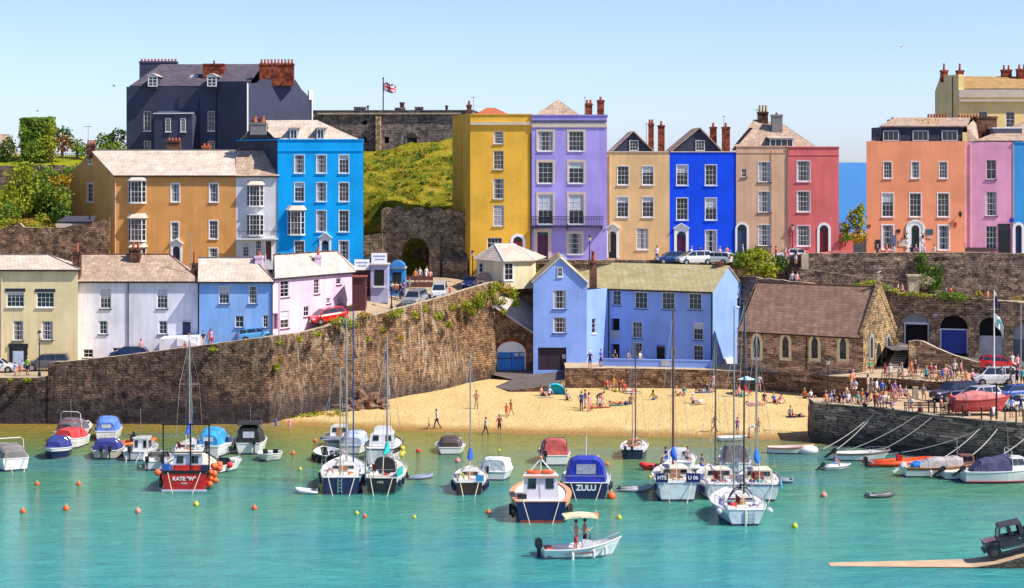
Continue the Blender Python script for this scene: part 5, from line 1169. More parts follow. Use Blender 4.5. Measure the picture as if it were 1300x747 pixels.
for px,py,w_,hh in((783,378.5,11,19.5),(814,381.5,16,21.5),(848.5,382.5,16.5,22),(882.5,383,16.5,21),(809,419,12.5,21),(886.5,421,12.5,22),(809,444.5,12.5,19),(886.5,449,12.5,21)):h.win(px,py,w_,hh,face=wf,cols=2 if w_<12 else 3,rows=3,fw=.08,sillm=MATS['navy_sill'])
h.win(854.5,448,6,11,2,3,face=wf,sill=False);h.win(754,414,5,19,1,3,face=wfac);h.win(938,381,4.5,17,1,3,face=we)
h.door(839,449,11,20,M_DARKIN,arch=False,sur=MHB,sw=.05,face=wf,panels=False,label='open doorway of the long wing')
u0,u1,z0,z1=wf.rect(781,412,11,15);wf.holes.append((u0,u1,z0-1.0,z1,.8));g=MB();wf.box(g,u0,u1,-.85,-.75,z0-1,z1,M_DARKIN);lg=h.part(g,'loggia');g=MB();wf.box(g,u0,u1,-.05,.0,z0-1,z0,mat('grey_rail',(.35,.36,.42),.6));h.part(g,'balustrade',lg)
u0,u1,z0,z1=wf.rect(781,447,11,20);wf.holes.append((u0,u1,z0,z1,.8));g=MB();wf.box(g,u0,u1,-.85,-.75,z0,z1,M_DARKIN);h.part(g,'doorway')
u0,u1,z0,z1=we.rect(924.5,462,11,15);g=MB();we.box(g,u0,u1,.02,.15,z0,z1,M_WHITE);h.part(g,'oil_tank_door')
g=MB();h.F.wall(g,MHB,h.tri['F']);h.Rt.wall(g,MHB);h.Bk.wall(g,MHB,h.tri['B']);h.Lf.wall(g,MHB)
wf.wall(g,MHB);zrW=wz(338.5,234.3);we.wall(g,MHB,[(we.L*.5,zrW)]);wfac.wall(g,MHB);Face(WC,WD,2.2,zw).wall(g,MHB)
h.part(g,'wall')
g=MB();g.mi(M_SLATEM)
a=h.c;apx_=f.p(ap_u,0,0);V_=lambda p,z:Vector((p.x,p.y,z))
back=Vector((0,13,0));fo=Vector((0,-.15,0))
g.slab([V_(a[0]+fo-Vector((.15,0,0)),hz-.15),V_(apx_+fo,ap_z),V_(apx_+back,ap_z),V_(a[0]+back-Vector((.15,0,0)),hz-.15)],.14)
g.slab([V_(apx_+fo,ap_z),V_(a[1]+fo+Vector((.15,0,0)),hz-.15),V_(a[1]+back+Vector((.15,0,0)),hz-.15),V_(apx_+back,ap_z)],.14)
rm0,rm1=WA-wn*dep*.5-wd*6.5,WB-wn*dep*.5
g.slab([V_(WA+wn*.3-wd*4,zw-.2),V_(WB+wn*.3+wd*.12,zw-.2),V_(rm1+wd*.12,zrW),V_(rm0,zrW)],.15)
g.slab([V_(WC-wn*.2+wd*.12,zw-.2),V_(WD-wn*.2-wd*3,zw-.2),V_(rm0,zrW),V_(rm1+wd*.12,zrW)],.15)
rf=h.part(g,'roof')
g=MB();g.tube([V_(WA+wn*.35-wd*2.4,zw-.2),V_(WB+wn*.35,zw-.2)],.09,6,M_BLACK);g.tube([V_(WB+wn*.12-wd*.1,zw-.2),V_(WB+wn*.12-wd*.1,3.5)],.07,6);g.tube([V_(WA+wn*.12,zw-.2),V_(WA+wn*.12,3.5)],.07,6);g.tube([V_(WC+wd*.12+wn*.3,zw-.2),V_(WC+wd*.12+wn*.3,8)],.06,6);h.part(g,'gutter')
g=MB();g.mi(M_PALED)
for q in(a[0]-Vector((.15,0,0)),a[1]+Vector((.15,0,0))):g.tube([V_(q+fo,hz-.05),V_(apx_+fo,ap_z+.1)],.1,5)
h.part(g,'verge',rf)
h.chimney(753,319,361,9,235.5,1.0,M_BRICKD,1,1.1,M_BRICK,potw=.2)
g=MB();q=rm1-wd*1.0;g.box(q.x-.5,q.x+.4,q.y-.5,q.y+.5,zrW-.6,zrW+.55,M_BRICKD);h.part(g,'chimney')
ta,tb=Vector((wx(760,228.5),228.5,0)),Vector((wx(905,226.2),226.2,0));tf=Face(ta,tb,3.5,5)
b=MB();tf.box(b,0,tf.L,-.3,0,3.4,wz(458,227),MHB);tf.box(b,-.05,tf.L+.05,-.34,.04,wz(458,227),wz(457,227),MHB);tt=Face(tb,WB+wn*.05-wd*.3,3.5,5);tt.box(b,0,tt.L,-.3,0,3.4,wz(458.5,227));tag(b.build('terrace_wall'),'low cornflower blue wall round the terrace of the blue harbour house','wall')
u,z,_=tf.hit(845,461);b=MB();tf.box(b,u-.5,u+.5,.01,.06,z-.35,z+.35,mat('notice_grey',(.45,.47,.55),.7));tag(b.build('notice_board'),'pale notice board on the low blue terrace wall','sign')
# ---- chapel
SA,SB_=Vector((wx(936,225.3),225.3,0)),Vector((wx(1096,216.7),216.7,0));sd_=(SB_-SA).normalized();sn=Vector((sd_.y,-sd_.x,0));SW=8.3
SC,SD=SB_-sn*SW,SA-sn*SW
ze=wz(421,221)
h=House('chapel','small brown stone chapel with pointed windows and a purple brown tiled roof',[(936,225.3),(1096,216.7),(650+SC.x*F/SC.y,SC.y),(650+SD.x*F/SD.y,SD.y)],2.8,ze,{'F':M_CHURCH,'R':M_CHURCHG,'L':M_CHURCH,'B':M_CHURCH},'chapel')
def lancet(h,f,px,py,w_,hh,name='window',sur=M_TRIMC,fill=None,ring=.22):
 u0,u1,z0,z1=f.rect(px,py,w_,hh);c_=(u0+u1)/2;r=(u1-u0)/2;zs=z1-r*1.6
 def outl(k):
  R_=r*k;pts=[(c_-R_,z0-(k-1)*r),(c_+R_,z0-(k-1)*r)]
  for i in range(0,9):t=i/8;pts.append((c_+R_*(1-t**1.25),zs+(z1-zs)*k*math.sin(t*math.pi/2)))
  for i in range(7,-1,-1):t=i/8;pts.append((c_-R_*(1-t**1.25),zs+(z1-zs)*k*math.sin(t*math.pi/2)))
  return pts
 inner=outl(1);outer=outl(1+ring/r);g=MB();g.mi(sur);n=len(inner)
 for i in range(n):
  j=(i+1)%n;q=[inner[i],inner[j],outer[j],outer[i]];g.prism([f.p(u,.005,z)for u,z in q],[f.p(u,.07,z)for u,z in q])
 o=h.part(g,name);g=MB();g.mi(fill or M_GLASS);g.prism([f.p(u,.008,z)for u,z in inner],[f.p(u,.025,z)for u,z in inner]);p_=h.part(g,'pane' if name=='window' else 'panel',o)
 if name=='window':
  g=MB();g.mi(M_LEAD);f.box(g,c_-.02,c_+.02,.025,.04,z0,z1-.1)
  for k in range(1,5):zz=lerp(z0,zs,k/5);f.box(g,c_-r*.95,c_+r*.95,.025,.036,zz-.012,zz+.012)
  h.part(g,'lead_bars',o)
M_DRS=mat('pale_dressed_stone',(.80,.66,.40),.85,var=.15,scale=3)
M_YST=stone_mat('yellow_dressings',(.55,.42,.20),(.62,.48,.25),(.4,.3,.15),.4,.3)
for px,py in((961,440),(997.5,440.5),(1034.5,441.5),(1070.5,442.5)):lancet(h,h.F,px,py,8,27,sur=M_DRS,ring=.34)
lancet(h,h.Rt,1115,453,6.5,36,'door',M_YST,M_DARKIN,.3);lancet(h,h.Rt,1127.5,441,3.2,27,sur=mat('grey_dress',(.3,.33,.32),.8));lancet(h,h.Rt,1106,441,3.2,27,sur=MATS['grey_dress'])
zr=wz(366,220.5);h.gable(zr,0,0,over=.35,side=-.35,m=M_TILECH);h.walls()
g=MB();g.mi(M_CHURCHG);Rt=h.Rt;L=Rt.L
pr=[(-.15,ze-.4),(-.15,ze+.3),(L/2,zr+.75),(L+.15,ze+.3),(L+.15,ze-.4),(L/2,zr-.6)];g.prism([Rt.p(u,.06,z)for u,z in pr],[Rt.p(u,-.35,z)for u,z in pr]);h.part(g,'gable_coping')
g=MB();q=Rt.p(L/2,-.15,0);g.mi(M_COPE);g.box(q.x-.08,q.x+.08,q.y-.08,q.y+.08,zr+.6,zr+1.5);g.box(q.x-.3,q.x+.3,q.y-.07,q.y+.07,zr+1.05,zr+1.2);h.part(g,'cross')
h.pipe(1024,424,470);
CHX=q.copy();CHZ=zr+1.5
# ============================================================ foliage
LM=dict(mid=leaf_mat('leaf_mid',(0.06,0.12,0.012),(0.17,0.27,0.03),(0.36,0.44,0.05)),dark=leaf_mat('leaf_dark',(0.03,0.07,0.012),(0.08,0.16,0.02),(0.16,0.26,0.03)),lime=leaf_mat('leaf_lime',(0.14,0.18,0.01),(0.33,0.36,0.025),(0.52,0.50,0.04)),gold=leaf_mat('leaf_gold',(0.20,0.12,0.01),(0.42,0.26,0.02),(0.60,0.42,0.04)),rust=leaf_mat('leaf_rust',(0.12,0.05,0.02),(0.24,0.10,0.03),(0.35,0.17,0.05)),pale=leaf_mat('leaf_pale',(0.16,0.17,0.09),(0.36,0.35,0.2),(0.6,0.55,0.35)))
M_BARK=mat('bark',(0.10,0.075,0.05),0.9,var=.3,scale=4)
def leaves(mb,c,r,n,size,m,seed=0,shell=.55,clump=.35):
 rg=random.Random(seed);mb.mi(m);c=Vector(c)
 for _ in range(n):
  while True:
   v=Vector((rg.uniform(-1,1),rg.uniform(-1,1),rg.uniform(-1,1)))
   if 0.02<v.length<1:break
  d=v.normalized();k=(shell+(1-shell)*rg.random()**.6)*(1+clump*2*noise.noise(d*2.3+Vector((seed*3.1,0,0)))+clump*noise.noise(d*6+Vector((seed,1,2))))
  p=c+Vector((d.x*r[0],d.y*r[1],d.z*r[2]))*k
  a=Vector((rg.gauss(0,1),rg.gauss(0,1),rg.gauss(0,1))).normalized();b_=a.cross(Vector((rg.gauss(0,1),rg.gauss(0,1),rg.gauss(0,1)))).normalized()
  s=size*rg.uniform(.5,1.3);mb.poly([p-a*s,p+b_*s*.55,p+a*s,p-b_*s*.55])
def bush(name,label,cat,blobs,m,size=.22,dens=90,trunk=None,group=None):
 """blobs: (px, py, Y, width px, height px)"""
 b0=blobs[0];base=Vector((wx(b0[0],b0[2]),b0[2],min(wz(b[1]+b[4]/2,b[2])for b in blobs)))
 root=empty(name,base);tag(root,label,cat,group);mb=MB()
 for i,(px,py,Y,w_,h_)in enumerate(blobs):
  rx,rz=w_*Y/F/2,h_*Y/F/2;ry=max(.4,rx*.8)
  c=P(px,py,Y)-base;area=(rx*rz+rx*ry+ry*rz);leaves(mb,c,(rx,ry,rz),int(area*dens),size,m if not isinstance(m,list)else m[i%len(m)],i+len(label))
 mb.build('foliage' if not trunk else 'crown',root)
 tb=MB();tb.mi(M_BARK);H0=wz(blobs[0][1],blobs[0][2])-base.z
 if trunk:H0+=trunk;
 tb.tube([(0,0,-(trunk or .3)),(.05,0,H0*.4),(0,.05,H0)],[.22 if trunk else .08,.16 if trunk else .06,.05],7)
 for k in range(5):
  px,py,Y,w_,h_=blobs[k%len(blobs)];e=P(px,py,Y)-base+Vector((math.cos(k*2.4)*.4,0,.3));tb.tube([(0,0,H0*.25),tuple(e*.6),tuple(e)],[.09,.06,.025],5)
 tb.build('trunk' if trunk else 'stems',root)
 return root
def hedge(name,label,x0,x1,y0,y1,z0,z1,m,n,size=.2):
 root=empty(name,((x0+x1)/2,y0,z0));tag(root,label,'hedge');mb=MB();mb.mi(m);rg=random.Random(3);cx,cy=(x0+x1)/2,y0
 for _ in range(n):
  f=rg.random();x,y,z=rg.uniform(x0,x1),rg.uniform(y0,y1),rg.uniform(z0,z1)
  if f<.5:y=y0+rg.uniform(0,.25)
  elif f<.7:z=z1-rg.uniform(0,.2)
  elif f<.9:x=(x0 if rg.random()<.4 else x1)+rg.uniform(-.2,.2)
  q=.25*noise.noise(Vector((x,y,z))*.8);p=Vector((x-cx+q,y-cy+q,z-z0+q+.2*noise.noise(Vector((x*.7,9,0)))))
  a=Vector((rg.gauss(0,1),rg.gauss(0,1),rg.gauss(0,1))).normalized();b_=a.orthogonal().normalized();s=size*rg.uniform(.5,1.2);mb.poly([p-a*s,p+b_*s*.6,p+a*s,p-b_*s*.6])
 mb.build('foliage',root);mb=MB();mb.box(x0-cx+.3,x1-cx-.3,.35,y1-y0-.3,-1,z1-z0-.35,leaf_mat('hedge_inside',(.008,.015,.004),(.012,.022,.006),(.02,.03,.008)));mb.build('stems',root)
hedge('clipped_hedge','tall square clipped green hedge on the lawn at the upper left',wx(25,268),wx(62,268),268,272,26.3,wz(150,268),LM['mid'],5200)
bush('round_shrub','dark rounded shrub left of the tall square hedge','shrub',[(10,190,268,24,32),(0,196,268,14,22)],LM['dark'])
bush('round_shrub','bright green rounded shrub in front of the tall square hedge','shrub',[(43,192,266,26,26)],LM['mid'])
bush('garden_shrub','yellow green shrub right of the tall square hedge','shrub',[(60,186,267,22,34),(66,168,268,12,22)],LM['lime'])
bush('garden_shrub','rust coloured shrub on the lawn between green shrubs','shrub',[(79,184,268,22,24)],LM['rust'])
bush('tree','small dark green tree behind the rust coloured shrub','tree',[(79,171,272,24,18),(88,180,273,12,16)],LM['dark'],trunk=1)
bush('tree','green tree rising left of the orange house chimney','tree',[(98,186,272,20,16),(106,192,271,20,12)],LM['mid'],trunk=1)
bush('tree','light green tree between the ochre roof and the navy house','tree',[(134,180,275,26,20),(150,175,276,24,22),(143,188,274,36,12)],[LM['mid'],LM['lime']],trunk=1)
bush('tree','tall leafy lime green tree in the garden left of the orange ochre house','tree',[(28,232,253,40,46),(22,252,252,44,40),(48,245,253,34,36),(30,215,254,26,20)],[LM['lime'],LM['lime'],LM['mid']],size=.26,trunk=2,dens=75)
bush('garden_tree','dark green tree against the garden wall beside the yellow shrub','tree',[(62,232,256,34,44),(55,262,255,44,34),(90,224,258,24,30)],[LM['mid'],LM['dark']],size=.24,trunk=1)
bush('golden_shrub','golden yellow shrub tight against the orange ochre house','shrub',[(78,232,251,24,24)],LM['gold'])
bush('garden_shrub','tall olive green shrub below the golden one','shrub',[(80,258,250,24,40),(76,272,249,26,24)],[LM['mid'],LM['dark']])
bush('garden_shrub','round green shrub at the left edge of the garden','shrub',[(8,268,248,36,26)],LM['mid'])
bush('flower_bed','band of yellow flowering plants along the garden wall top','plants',[(10,283,244,30,12),(33,282,244,30,10),(52,276,245,20,10),(72,287,243,22,6),(45,286,243,16,8)],[LM['lime'],LM['gold']],size=.13)
b=MB();b.slab([P(-30,203,282),P(28,203,280),P(12,172,286),P(-30,172,287)],.2,M_SLATEB);fr_=b;o=b.build('roof');h0=empty('cottage',P(-2,205,280));tag(h0,'pale brown pitched roof of a cottage at the far upper left edge','house');o.parent=h0;o.location=-Vector(h0.location)
b=MB();b.box(wx(-30,284),wx(12,284),283,288,22,wz(196,284),M_TRIMC);o=b.build('wall');o.parent=h0;o.location=-Vector(h0.location)
b=MB();b.slab([P(72,283,242),P(118,283,241),P(122,276,245),P(84,276,245)],.15,mat('felt_dark',(.05,.05,.07),.8));b.box(wx(74,243),wx(117,243),241.6,245,14,wz(284,242),M_TRIMC);b.tube([P(114,281,242.6),P(114,274,242.6)],.12,6,M_BLACK);tag(b.build('garden_shed'),'low outbuilding with a dark flat roof behind the rubble garden wall','shed')
b=MB();b.mi(mat('dark_rail',(.05,.04,.03),.8))
for k in range(16):p_=P(62+k*2.6,204,264);b.tube([p_,p_+Vector((0,0,.9))],.035,4)
for hh in(.4,.85):b.tube([P(62,204,264)+Vector((0,0,hh)),P(101,204,264)+Vector((0,0,hh))],.03,4)
tag(b.build('garden_fence'),'dark wooden fence on the lawn edge left of the orange ochre house','fence')
bush('arch_plants','lime plants on the bank seen through the castle arch','plants',[(520,311,255.4,18,12),(534,306,255.6,18,9)],LM['lime'],size=.12,dens=160)
bush('tree','leafy lime tree in the sea gap beside the salmon guest house','tree',[(1090,280,248.6,20,30),(1082,276,248.8,14,20),(1093,267,248.7,10,16)],LM['lime'],trunk=1)
bush('garden_shrub','yellow green shrubs beyond the low rose pink wall','shrub',[(1073,290,248.8,18,18),(1090,301,248,22,18),(1075,302,247.6,18,10)],[LM['lime'],LM['gold'],LM['mid']])
bush('big_shrub','big lime green shrub spilling over behind the blue harbour house','shrub',[(958,334,237.4,44,30),(940,330,237.6,26,22),(975,343,237.2,28,20),(988,335,238,24,20),(962,323,237.8,30,14)],[LM['lime'],LM['mid'],LM['lime'],LM['dark']],size=.2,dens=120)
bush('ivy','dark ivy hanging down the tall retaining wall','ivy',[(1170,334,239.3,14,28),(1176,348,239.2,22,26),(1191,350,239.3,14,26),(1186,362,239.1,20,18)],[LM['dark']],size=.16,dens=170)
bush('ivy_crest','bright lime growth on the coping above the hanging ivy','plants',[(1170,325,239.6,16,6)],LM['lime'],size=.1,dens=200)
bush('flowering_shrub','pale flowering shrub by the stone pier above the arches','shrub',[(1174,357,234,22,16)],LM['pale'],size=.14,dens=200)
bush('wall_plants','trailing green plants over the wall above the chapel ridge','plants',[(1090,364,231.0,26,9),(1105,361,230.6,26,10),(1122,365,229.4,16,9),(1135,369,228.3,14,6)],[LM['mid'],LM['lime']],size=.13,dens=200)
bush('wall_plants','mound of green plants on the wall above the blue arch door','plants',[(1213,377,226.0,38,12),(1196,374,226.3,18,7)],[LM['mid']],size=.13,dens=200)
bush('wall_plants','thin trailing plants on the wall above the open garage arch','plants',[(1155,373,227.6,30,6),(1175,375,227,20,5)],[LM['lime']],size=.11,dens=160)
bush('wall_plants','spiky plant on the wall right of the blue arch door','plants',[(1242,374,225.6,14,9),(1290,379,224.6,14,6)],[LM['gold']],size=.11,dens=160)
bush('wall_plants','small yellow plants by the chapel steps','plants',[(1137,432,222,8,8)],[LM['gold']],size=.1,dens=200)
b=MB();b.box(wx(1153,234),wx(1166,234),233.6,234.6,10,wz(351,234),M_COPE);b.box(wx(1151,234),wx(1168,234),233.4,234.8,wz(351,234),wz(349,234),M_COPE);tag(b.build('stone_pier'),'square stone pier standing beside the pale flowering shrub','pier')
pl=[(432,408,213.8,26,12,0),(445,412,214.3,20,12,0),(403,424,211.9,10,6,0),(463,400,217.2,18,8,1),(500,399,219.8,16,10,0),(508,394,220.5,10,6,1),(527,399,222.0,10,10,0),(540,392,223.0,8,10,0),(556,401,224,14,12,1),(575,390,226.4,12,10,0),(592,388,228.6,16,14,0),(607,384,229.8,22,16,0),(600,396,228.8,12,10,0),(613,376,231,18,12,0),(630,363,233,16,12,0),(640,366,233.6,20,14,1),(650,372,234,14,16,0),(655,384,233.9,12,12,0),(636,382,232.8,18,10,0),(625,370,232,12,10,1),(352,466,207.3,8,9,0),(357,457,207.6,6,5,1),(270,443,206.6,10,5,1),(355,435,207,10,5,0),(34,482,206.6,12,4,0),(13,482,206.7,6,3,0),(467,430,215.5,6,5,1),(508,428,219.6,8,5,1),(570,412,225.5,10,8,0),(640,396,233.2,8,8,0),(380,430,210,8,5,0),(486,418,217.5,8,8,1)]
names=['just above the rock pile','at the foot of the street lamp','near the red car','hanging in the middle of the wall','beside the toll house','over the boat store roof']
root=tag(empty('wall_plants',(wx(600,228),228,8)),'lime and yellow tufts growing out of the face and top of the high harbour wall','plants',kind='stuff')
mb=MB()
for i,(px,py,Y,w_,h_,g_)in enumerate(pl):
 rx,rz=w_*Y/F/2,h_*Y/F/2;c=P(px,py,Y-.25)-Vector(root.location);leaves(mb,c,(rx,.5,rz),int((rx*rz+rx*.5+rz*.5)*210),.13,LM['gold']if(g_ and i%3==0)else LM['lime'],i)
 leaves(mb,c-Vector((0,-.2,.25)),(rx*.9,.4,rz*.7),int((rx*rz+rx*.5)*110),.13,LM['dark'],i+40)
mb.build('foliage',root)
mb=MB();rg=random.Random(5)
for k in range(260):
 x,y=rg.uniform(-24,-6),rg.uniform(258,296);c=Vector((x,y,hill_z(x,y)+.1));s=rg.uniform(.2,.9)
 leaves(mb,c,(s,s,s*.6),int(26+s*50),.17,LM[rg.choice(['lime','mid','lime','gold','mid','dark'])],k,clump=.5)
tag(mb.build('hill_scrub'),'rough tufts of scrub scattered over the grassy hill below the fort','scrub',kind='stuff')
M_ROCK=mat('rock',(0.22,0.12,0.07),.9,var=.5,scale=1.2,bump=1.0,bscale=2)
for i,(px,py,w_,h_)in enumerate(((462,506,36,24),(480,512,26,12),(448,514,24,14),(490,517,10,6),(456,493,16,10),(438,518,10,6))):
 p_=onfn(px,py+h_/2,sand_z);r=w_*p_.y/F/2;b=MB();b.mi(M_ROCK);b.ball((0,0,r*.35),r,None,22,14,(1,.75,h_/w_),.5)
 for j,v in enumerate(b.v):q=Vector(v);b.v[j]=tuple(q*(1+.28*noise.noise(q*2.6+Vector((i,0,0)))+.12*noise.noise(q*6)))
 o=b.build('boulder',None);o.location=p_;tag(o,['largest brown boulder at the foot of the high harbour wall','low brown boulder right of the largest one','squat boulder left of the largest one','smallest boulder at the right end of the pile','pointed boulder on top of the rock pile','small boulder at the left end of the pile'][i],'rock','boulders at the foot of the wall')
mb=MB()
for k in range(60):
 px=rg.uniform(345,440);p_=onfn(px,rg.uniform(524,534)-(px-345)*.06,sand_z);leaves(mb,p_,(rg.uniform(.3,.8),.5,.15),30,.16,LM[rg.choice(['gold','lime','mid'])],k)
tag(mb.build('seaweed'),'strip of yellow green seaweed on the sand at the foot of the wall','seaweed',kind='stuff')
# ============================================================ people
def skin_mesh(name,V,E,Rad,zones,sub=1):
 """V joints, E bones (a, b, zone), one continuous skinned body"""
 me=bpy.data.meshes.new(name);me.from_pydata(V,[(a,b_)for a,b_,z in E],[]);o=bpy.data.objects.new(name,me);col.objects.link(o)
 sk=o.modifiers.new('s','SKIN');sk.use_smooth_shade=True
 for i,r in enumerate(Rad):d=me.skin_vertices[0].data[i];d.radius=(r,r)if not isinstance(r,tuple)else r;d.use_root=(i==0)
 su=o.modifiers.new('u','SUBSURF');su.levels=sub;su.render_levels=sub
 bpy.context.view_layer.update();dg=bpy.context.evaluated_depsgraph_get();m2=bpy.data.meshes.new_from_object(o.evaluated_get(dg));bpy.data.objects.remove(o);bpy.data.meshes.remove(me)
 m2.name=name;vs=[Vector(v)for v in V]
 for i in range(6):m2.materials.append(None)
 for p in m2.polygons:
  c=p.center;best=1e9;bz=0
  for a,b_,z in E:
   A,B=vs[a],vs[b_];ab=B-A;t=max(0,min(1,(c-A).dot(ab)/max(1e-9,ab.length_squared)));d=(c-(A+ab*t)).length
   if d<best-1e-4:best=d;bz=z if not isinstance(z,tuple)else(z[0]if t<z[2]else z[1])
  p.material_index=bz;p.use_smooth=True
 return m2
def figure(name,hip=0.93,kneeL=(-.10,.0,.50),kneeR=(.10,.0,.50),footL=(-.11,0,.07),footR=(.11,0,.07),lean=(0,0),elL=(-.27,.02,1.12),elR=(.27,.02,1.12),haL=(-.28,-.12,.88),haR=(.28,-.12,.88),head=(0,-.02,0),tip=None):
 lx,ly=lean;V=[];E=[];Rd=[]
 def v(p,r):V.append(tuple(p));Rd.append(r);return len(V)-1
 H=Vector((0,0,hip));C=H+Vector((lx*.5,ly*.5,.30));S=H+Vector((lx,ly,.50));
 if tip:C=H+Vector(tip)*.3;S=H+Vector(tip)*.5
 up=(S-H).normalized()
 pel=v(H,(.145,.10));be=v(H.lerp(C,.5),(.13,.095));ch=v(C,(.155,.11));sh=v(S,(.11,.085));nk=v(S+up*.09,.05)
 hd0=v(S+up*.16+Vector(head)*.4,.075);hd1=v(S+up*.25+Vector(head),.092);hd2=v(S+up*.325+Vector(head),.06)
 E+=[(pel,be,1),(be,ch,1),(ch,sh,1),(sh,nk,(1,0,.4)),(nk,hd0,0),(hd0,hd1,0),(hd1,hd2,0)]
 no=v(S+up*.235+Vector(head)+Vector((0,-.115,0)),.014);E.append((hd1,no,0))
 for sg,el,ha in((-1,elL,haL),(1,elR,haR)):
  dz=hip-.93;so=S+Vector((sg*.175,0,-.02));s_=v(so,.058);e_=v(Vector(el)+Vector((lx,ly,dz))if not tip else el,.042);w_=v(Vector(ha)+Vector((lx,ly,dz))if not tip else ha,.026)
  E+=[(sh,s_,1),(s_,e_,(5,0,.55)),(e_,w_,0)]
  W=Vector(V[w_]);d=(W-Vector(V[e_])).normalized();side=Vector((0,1,0))if abs(d.y)<.8 else Vector((0,0,1));side=(side-d*side.dot(d)).normalized()
  pa=v(W+d*.065,(.03,.02));E.append((w_,pa,0))
  for k,L in enumerate((.07,.08,.075,.06)):
   o_=side*(.030-.020*k);f1=v(W+d*.10+o_,.009);f2=v(W+d*(.10+L*.8)+o_+Vector((-sg*.018,0,0)),.007);E+=[(pa,f1,0),(f1,f2,0)]
  t1=v(W+d*.05+side*.05,.010);E.append((w_,t1,0))
 for kn,fo,sg in((kneeL,footL,-1),(kneeR,footR,1)):
  hj=v(H+Vector((sg*.095,0,-.07)),.092);k_=v(kn,.062);cf=v(Vector(kn).lerp(Vector(fo),.35)+Vector((0,.012,0)),.060);a_=v(fo,.038);toe=v(Vector(fo)+Vector((0,-.15,-.035)),(.042,.03));he=v(Vector(fo)+Vector((0,.04,-.04)),.035)
  E+=[(pel,hj,2),(hj,k_,(2,3,.8)),(k_,cf,3),(cf,a_,(3,4,.85)),(a_,toe,4),(a_,he,4)]
 m2=skin_mesh('person_body',V,E,Rd,None)
 hm=MB();c=Vector(V[hd1]);hm.ball(c+Vector((0,.018,.028)),.105,None,12,7,(.92,1.0,1.0));hs=MB()
 keep=[f for f in hm.f if not all(hm.v[i][1]<c.y-.035 and hm.v[i][2]<c.z+.055 for i in f)and not all(hm.v[i][2]<c.z-.065 for i in f)]
 hl=bpy.data.meshes.new('hair');hl.from_pydata(hm.v,[],keep);hl.materials.append(None)
 hm2=MB();hm2.add(hm.v,keep);hm2.prism([c+Vector((x,y,-.17))for x,y in((-.08,.03),(.08,.03),(.08,.10),(-.08,.10))],[c+Vector((x,y,.04))for x,y in((-.095,.01),(.095,.01),(.095,.12),(-.095,.12))])
 h2=bpy.data.meshes.new('hair');h2.from_pydata(hm2.v,[],hm2.f);h2.materials.append(None)
 hm3=MB();hm3.lathe([(.19,.04),(.195,.05),(.115,.065),(.105,.14),(.05,.155)],c,14);h3=bpy.data.meshes.new('hat');h3.from_pydata([tuple(q)for q in hm3.v],[],hm3.f);h3.materials.append(None)
 return(m2,hl,h2,h3)
FIG=dict(stand=figure('stand'),stand2=figure('stand2',kneeL=(-.12,-.02,.50),footL=(-.16,.02,.07),elR=(.30,.10,1.16),haR=(.16,-.10,1.02),elL=(-.30,.10,1.16),haL=(-.20,-.12,1.05)),hold=figure('hold',elL=(-.25,-.08,1.14),haL=(-.14,-.30,1.22),elR=(.25,-.02,1.12),haR=(.24,-.2,.95)),walk=figure('walk',kneeL=(-.10,-.17,.52),footL=(-.10,-.28,.10),kneeR=(.10,.04,.50),footR=(.10,.33,.14),elL=(-.25,.14,1.14),haL=(-.24,.16,.90),elR=(.25,-.08,1.13),haR=(.22,-.26,.95),lean=(0,-.05)),sit=figure('sit',hip=.52,kneeL=(-.12,-.42,.50),footL=(-.13,-.44,.08),kneeR=(.13,-.40,.50),footR=(.14,-.36,.08),elL=(-.25,-.06,1.14),haL=(-.12,-.30,1.02),elR=(.25,-.08,1.14),haR=(.12,-.32,1.04),lean=(0,-.06)),floor=figure('floor',hip=.14,kneeL=(-.14,-.36,.42),footL=(-.12,-.62,.07),kneeR=(.12,-.40,.38),footR=(.16,-.70,.07),elL=(-.26,.06,1.14),haL=(-.24,-.16,1.02),elR=(.27,.16,1.12),haR=(.28,.30,.90),lean=(0,.08)),lie=figure('lie',hip=.13,tip=(0,1,.12),kneeL=(-.11,-.42,.12),footL=(-.13,-.84,.09),kneeR=(.12,-.38,.30),footR=(.13,-.70,.08),elL=(-.36,.34,.10),haL=(-.30,.10,.08),elR=(.30,.66,.16),haR=(.10,.80,.12)),bend=figure('bend',hip=.90,tip=(0,-.85,.35),kneeL=(-.14,-.05,.48),footL=(-.16,.02,.07),kneeR=(.14,-.02,.48),footR=(.17,.06,.07),elL=(-.22,-.50,.82),haL=(-.18,-.60,.58),elR=(.22,-.48,.82),haR=(.2,-.62,.60)),wade=figure('wade',elL=(-.42,.0,1.22),haL=(-.60,-.02,1.12),elR=(.40,.0,1.2),haR=(.58,-.05,1.1)))
SK=[mat('skin_a',(.55,.27,.17),.6,var=.08),mat('skin_b',(.42,.19,.11),.6,var=.08),mat('skin_c',(.62,.34,.24),.6,var=.08)]
CL={k:mat('cloth_'+k.replace(' ','_'),c,.85,var=.12,scale=6)for k,c in{'white':(.75,.75,.76),'navy':(.02,.03,.12),'black':(.015,.015,.02),'red':(.55,.03,.03),'blue':(.03,.12,.55),'pale blue':(.30,.45,.75),'pink':(.75,.32,.36),'grey':(.22,.22,.25),'green':(.03,.35,.14),'orange':(.75,.22,.04),'yellow':(.65,.5,.08),'lime':(.35,.65,.05),'purple':(.18,.06,.3),'beige':(.55,.42,.28),'teal':(.02,.3,.35),'maroon':(.2,.02,.04)}.items()}
HR={'brown':mat('hair_brown',(.06,.03,.015),.7),'dark':mat('hair_dark',(.015,.01,.01),.6),'fair':mat('hair_fair',(.45,.28,.10),.7),'grey':mat('hair_grey',(.4,.38,.36),.7)}
PEOPLE=[]
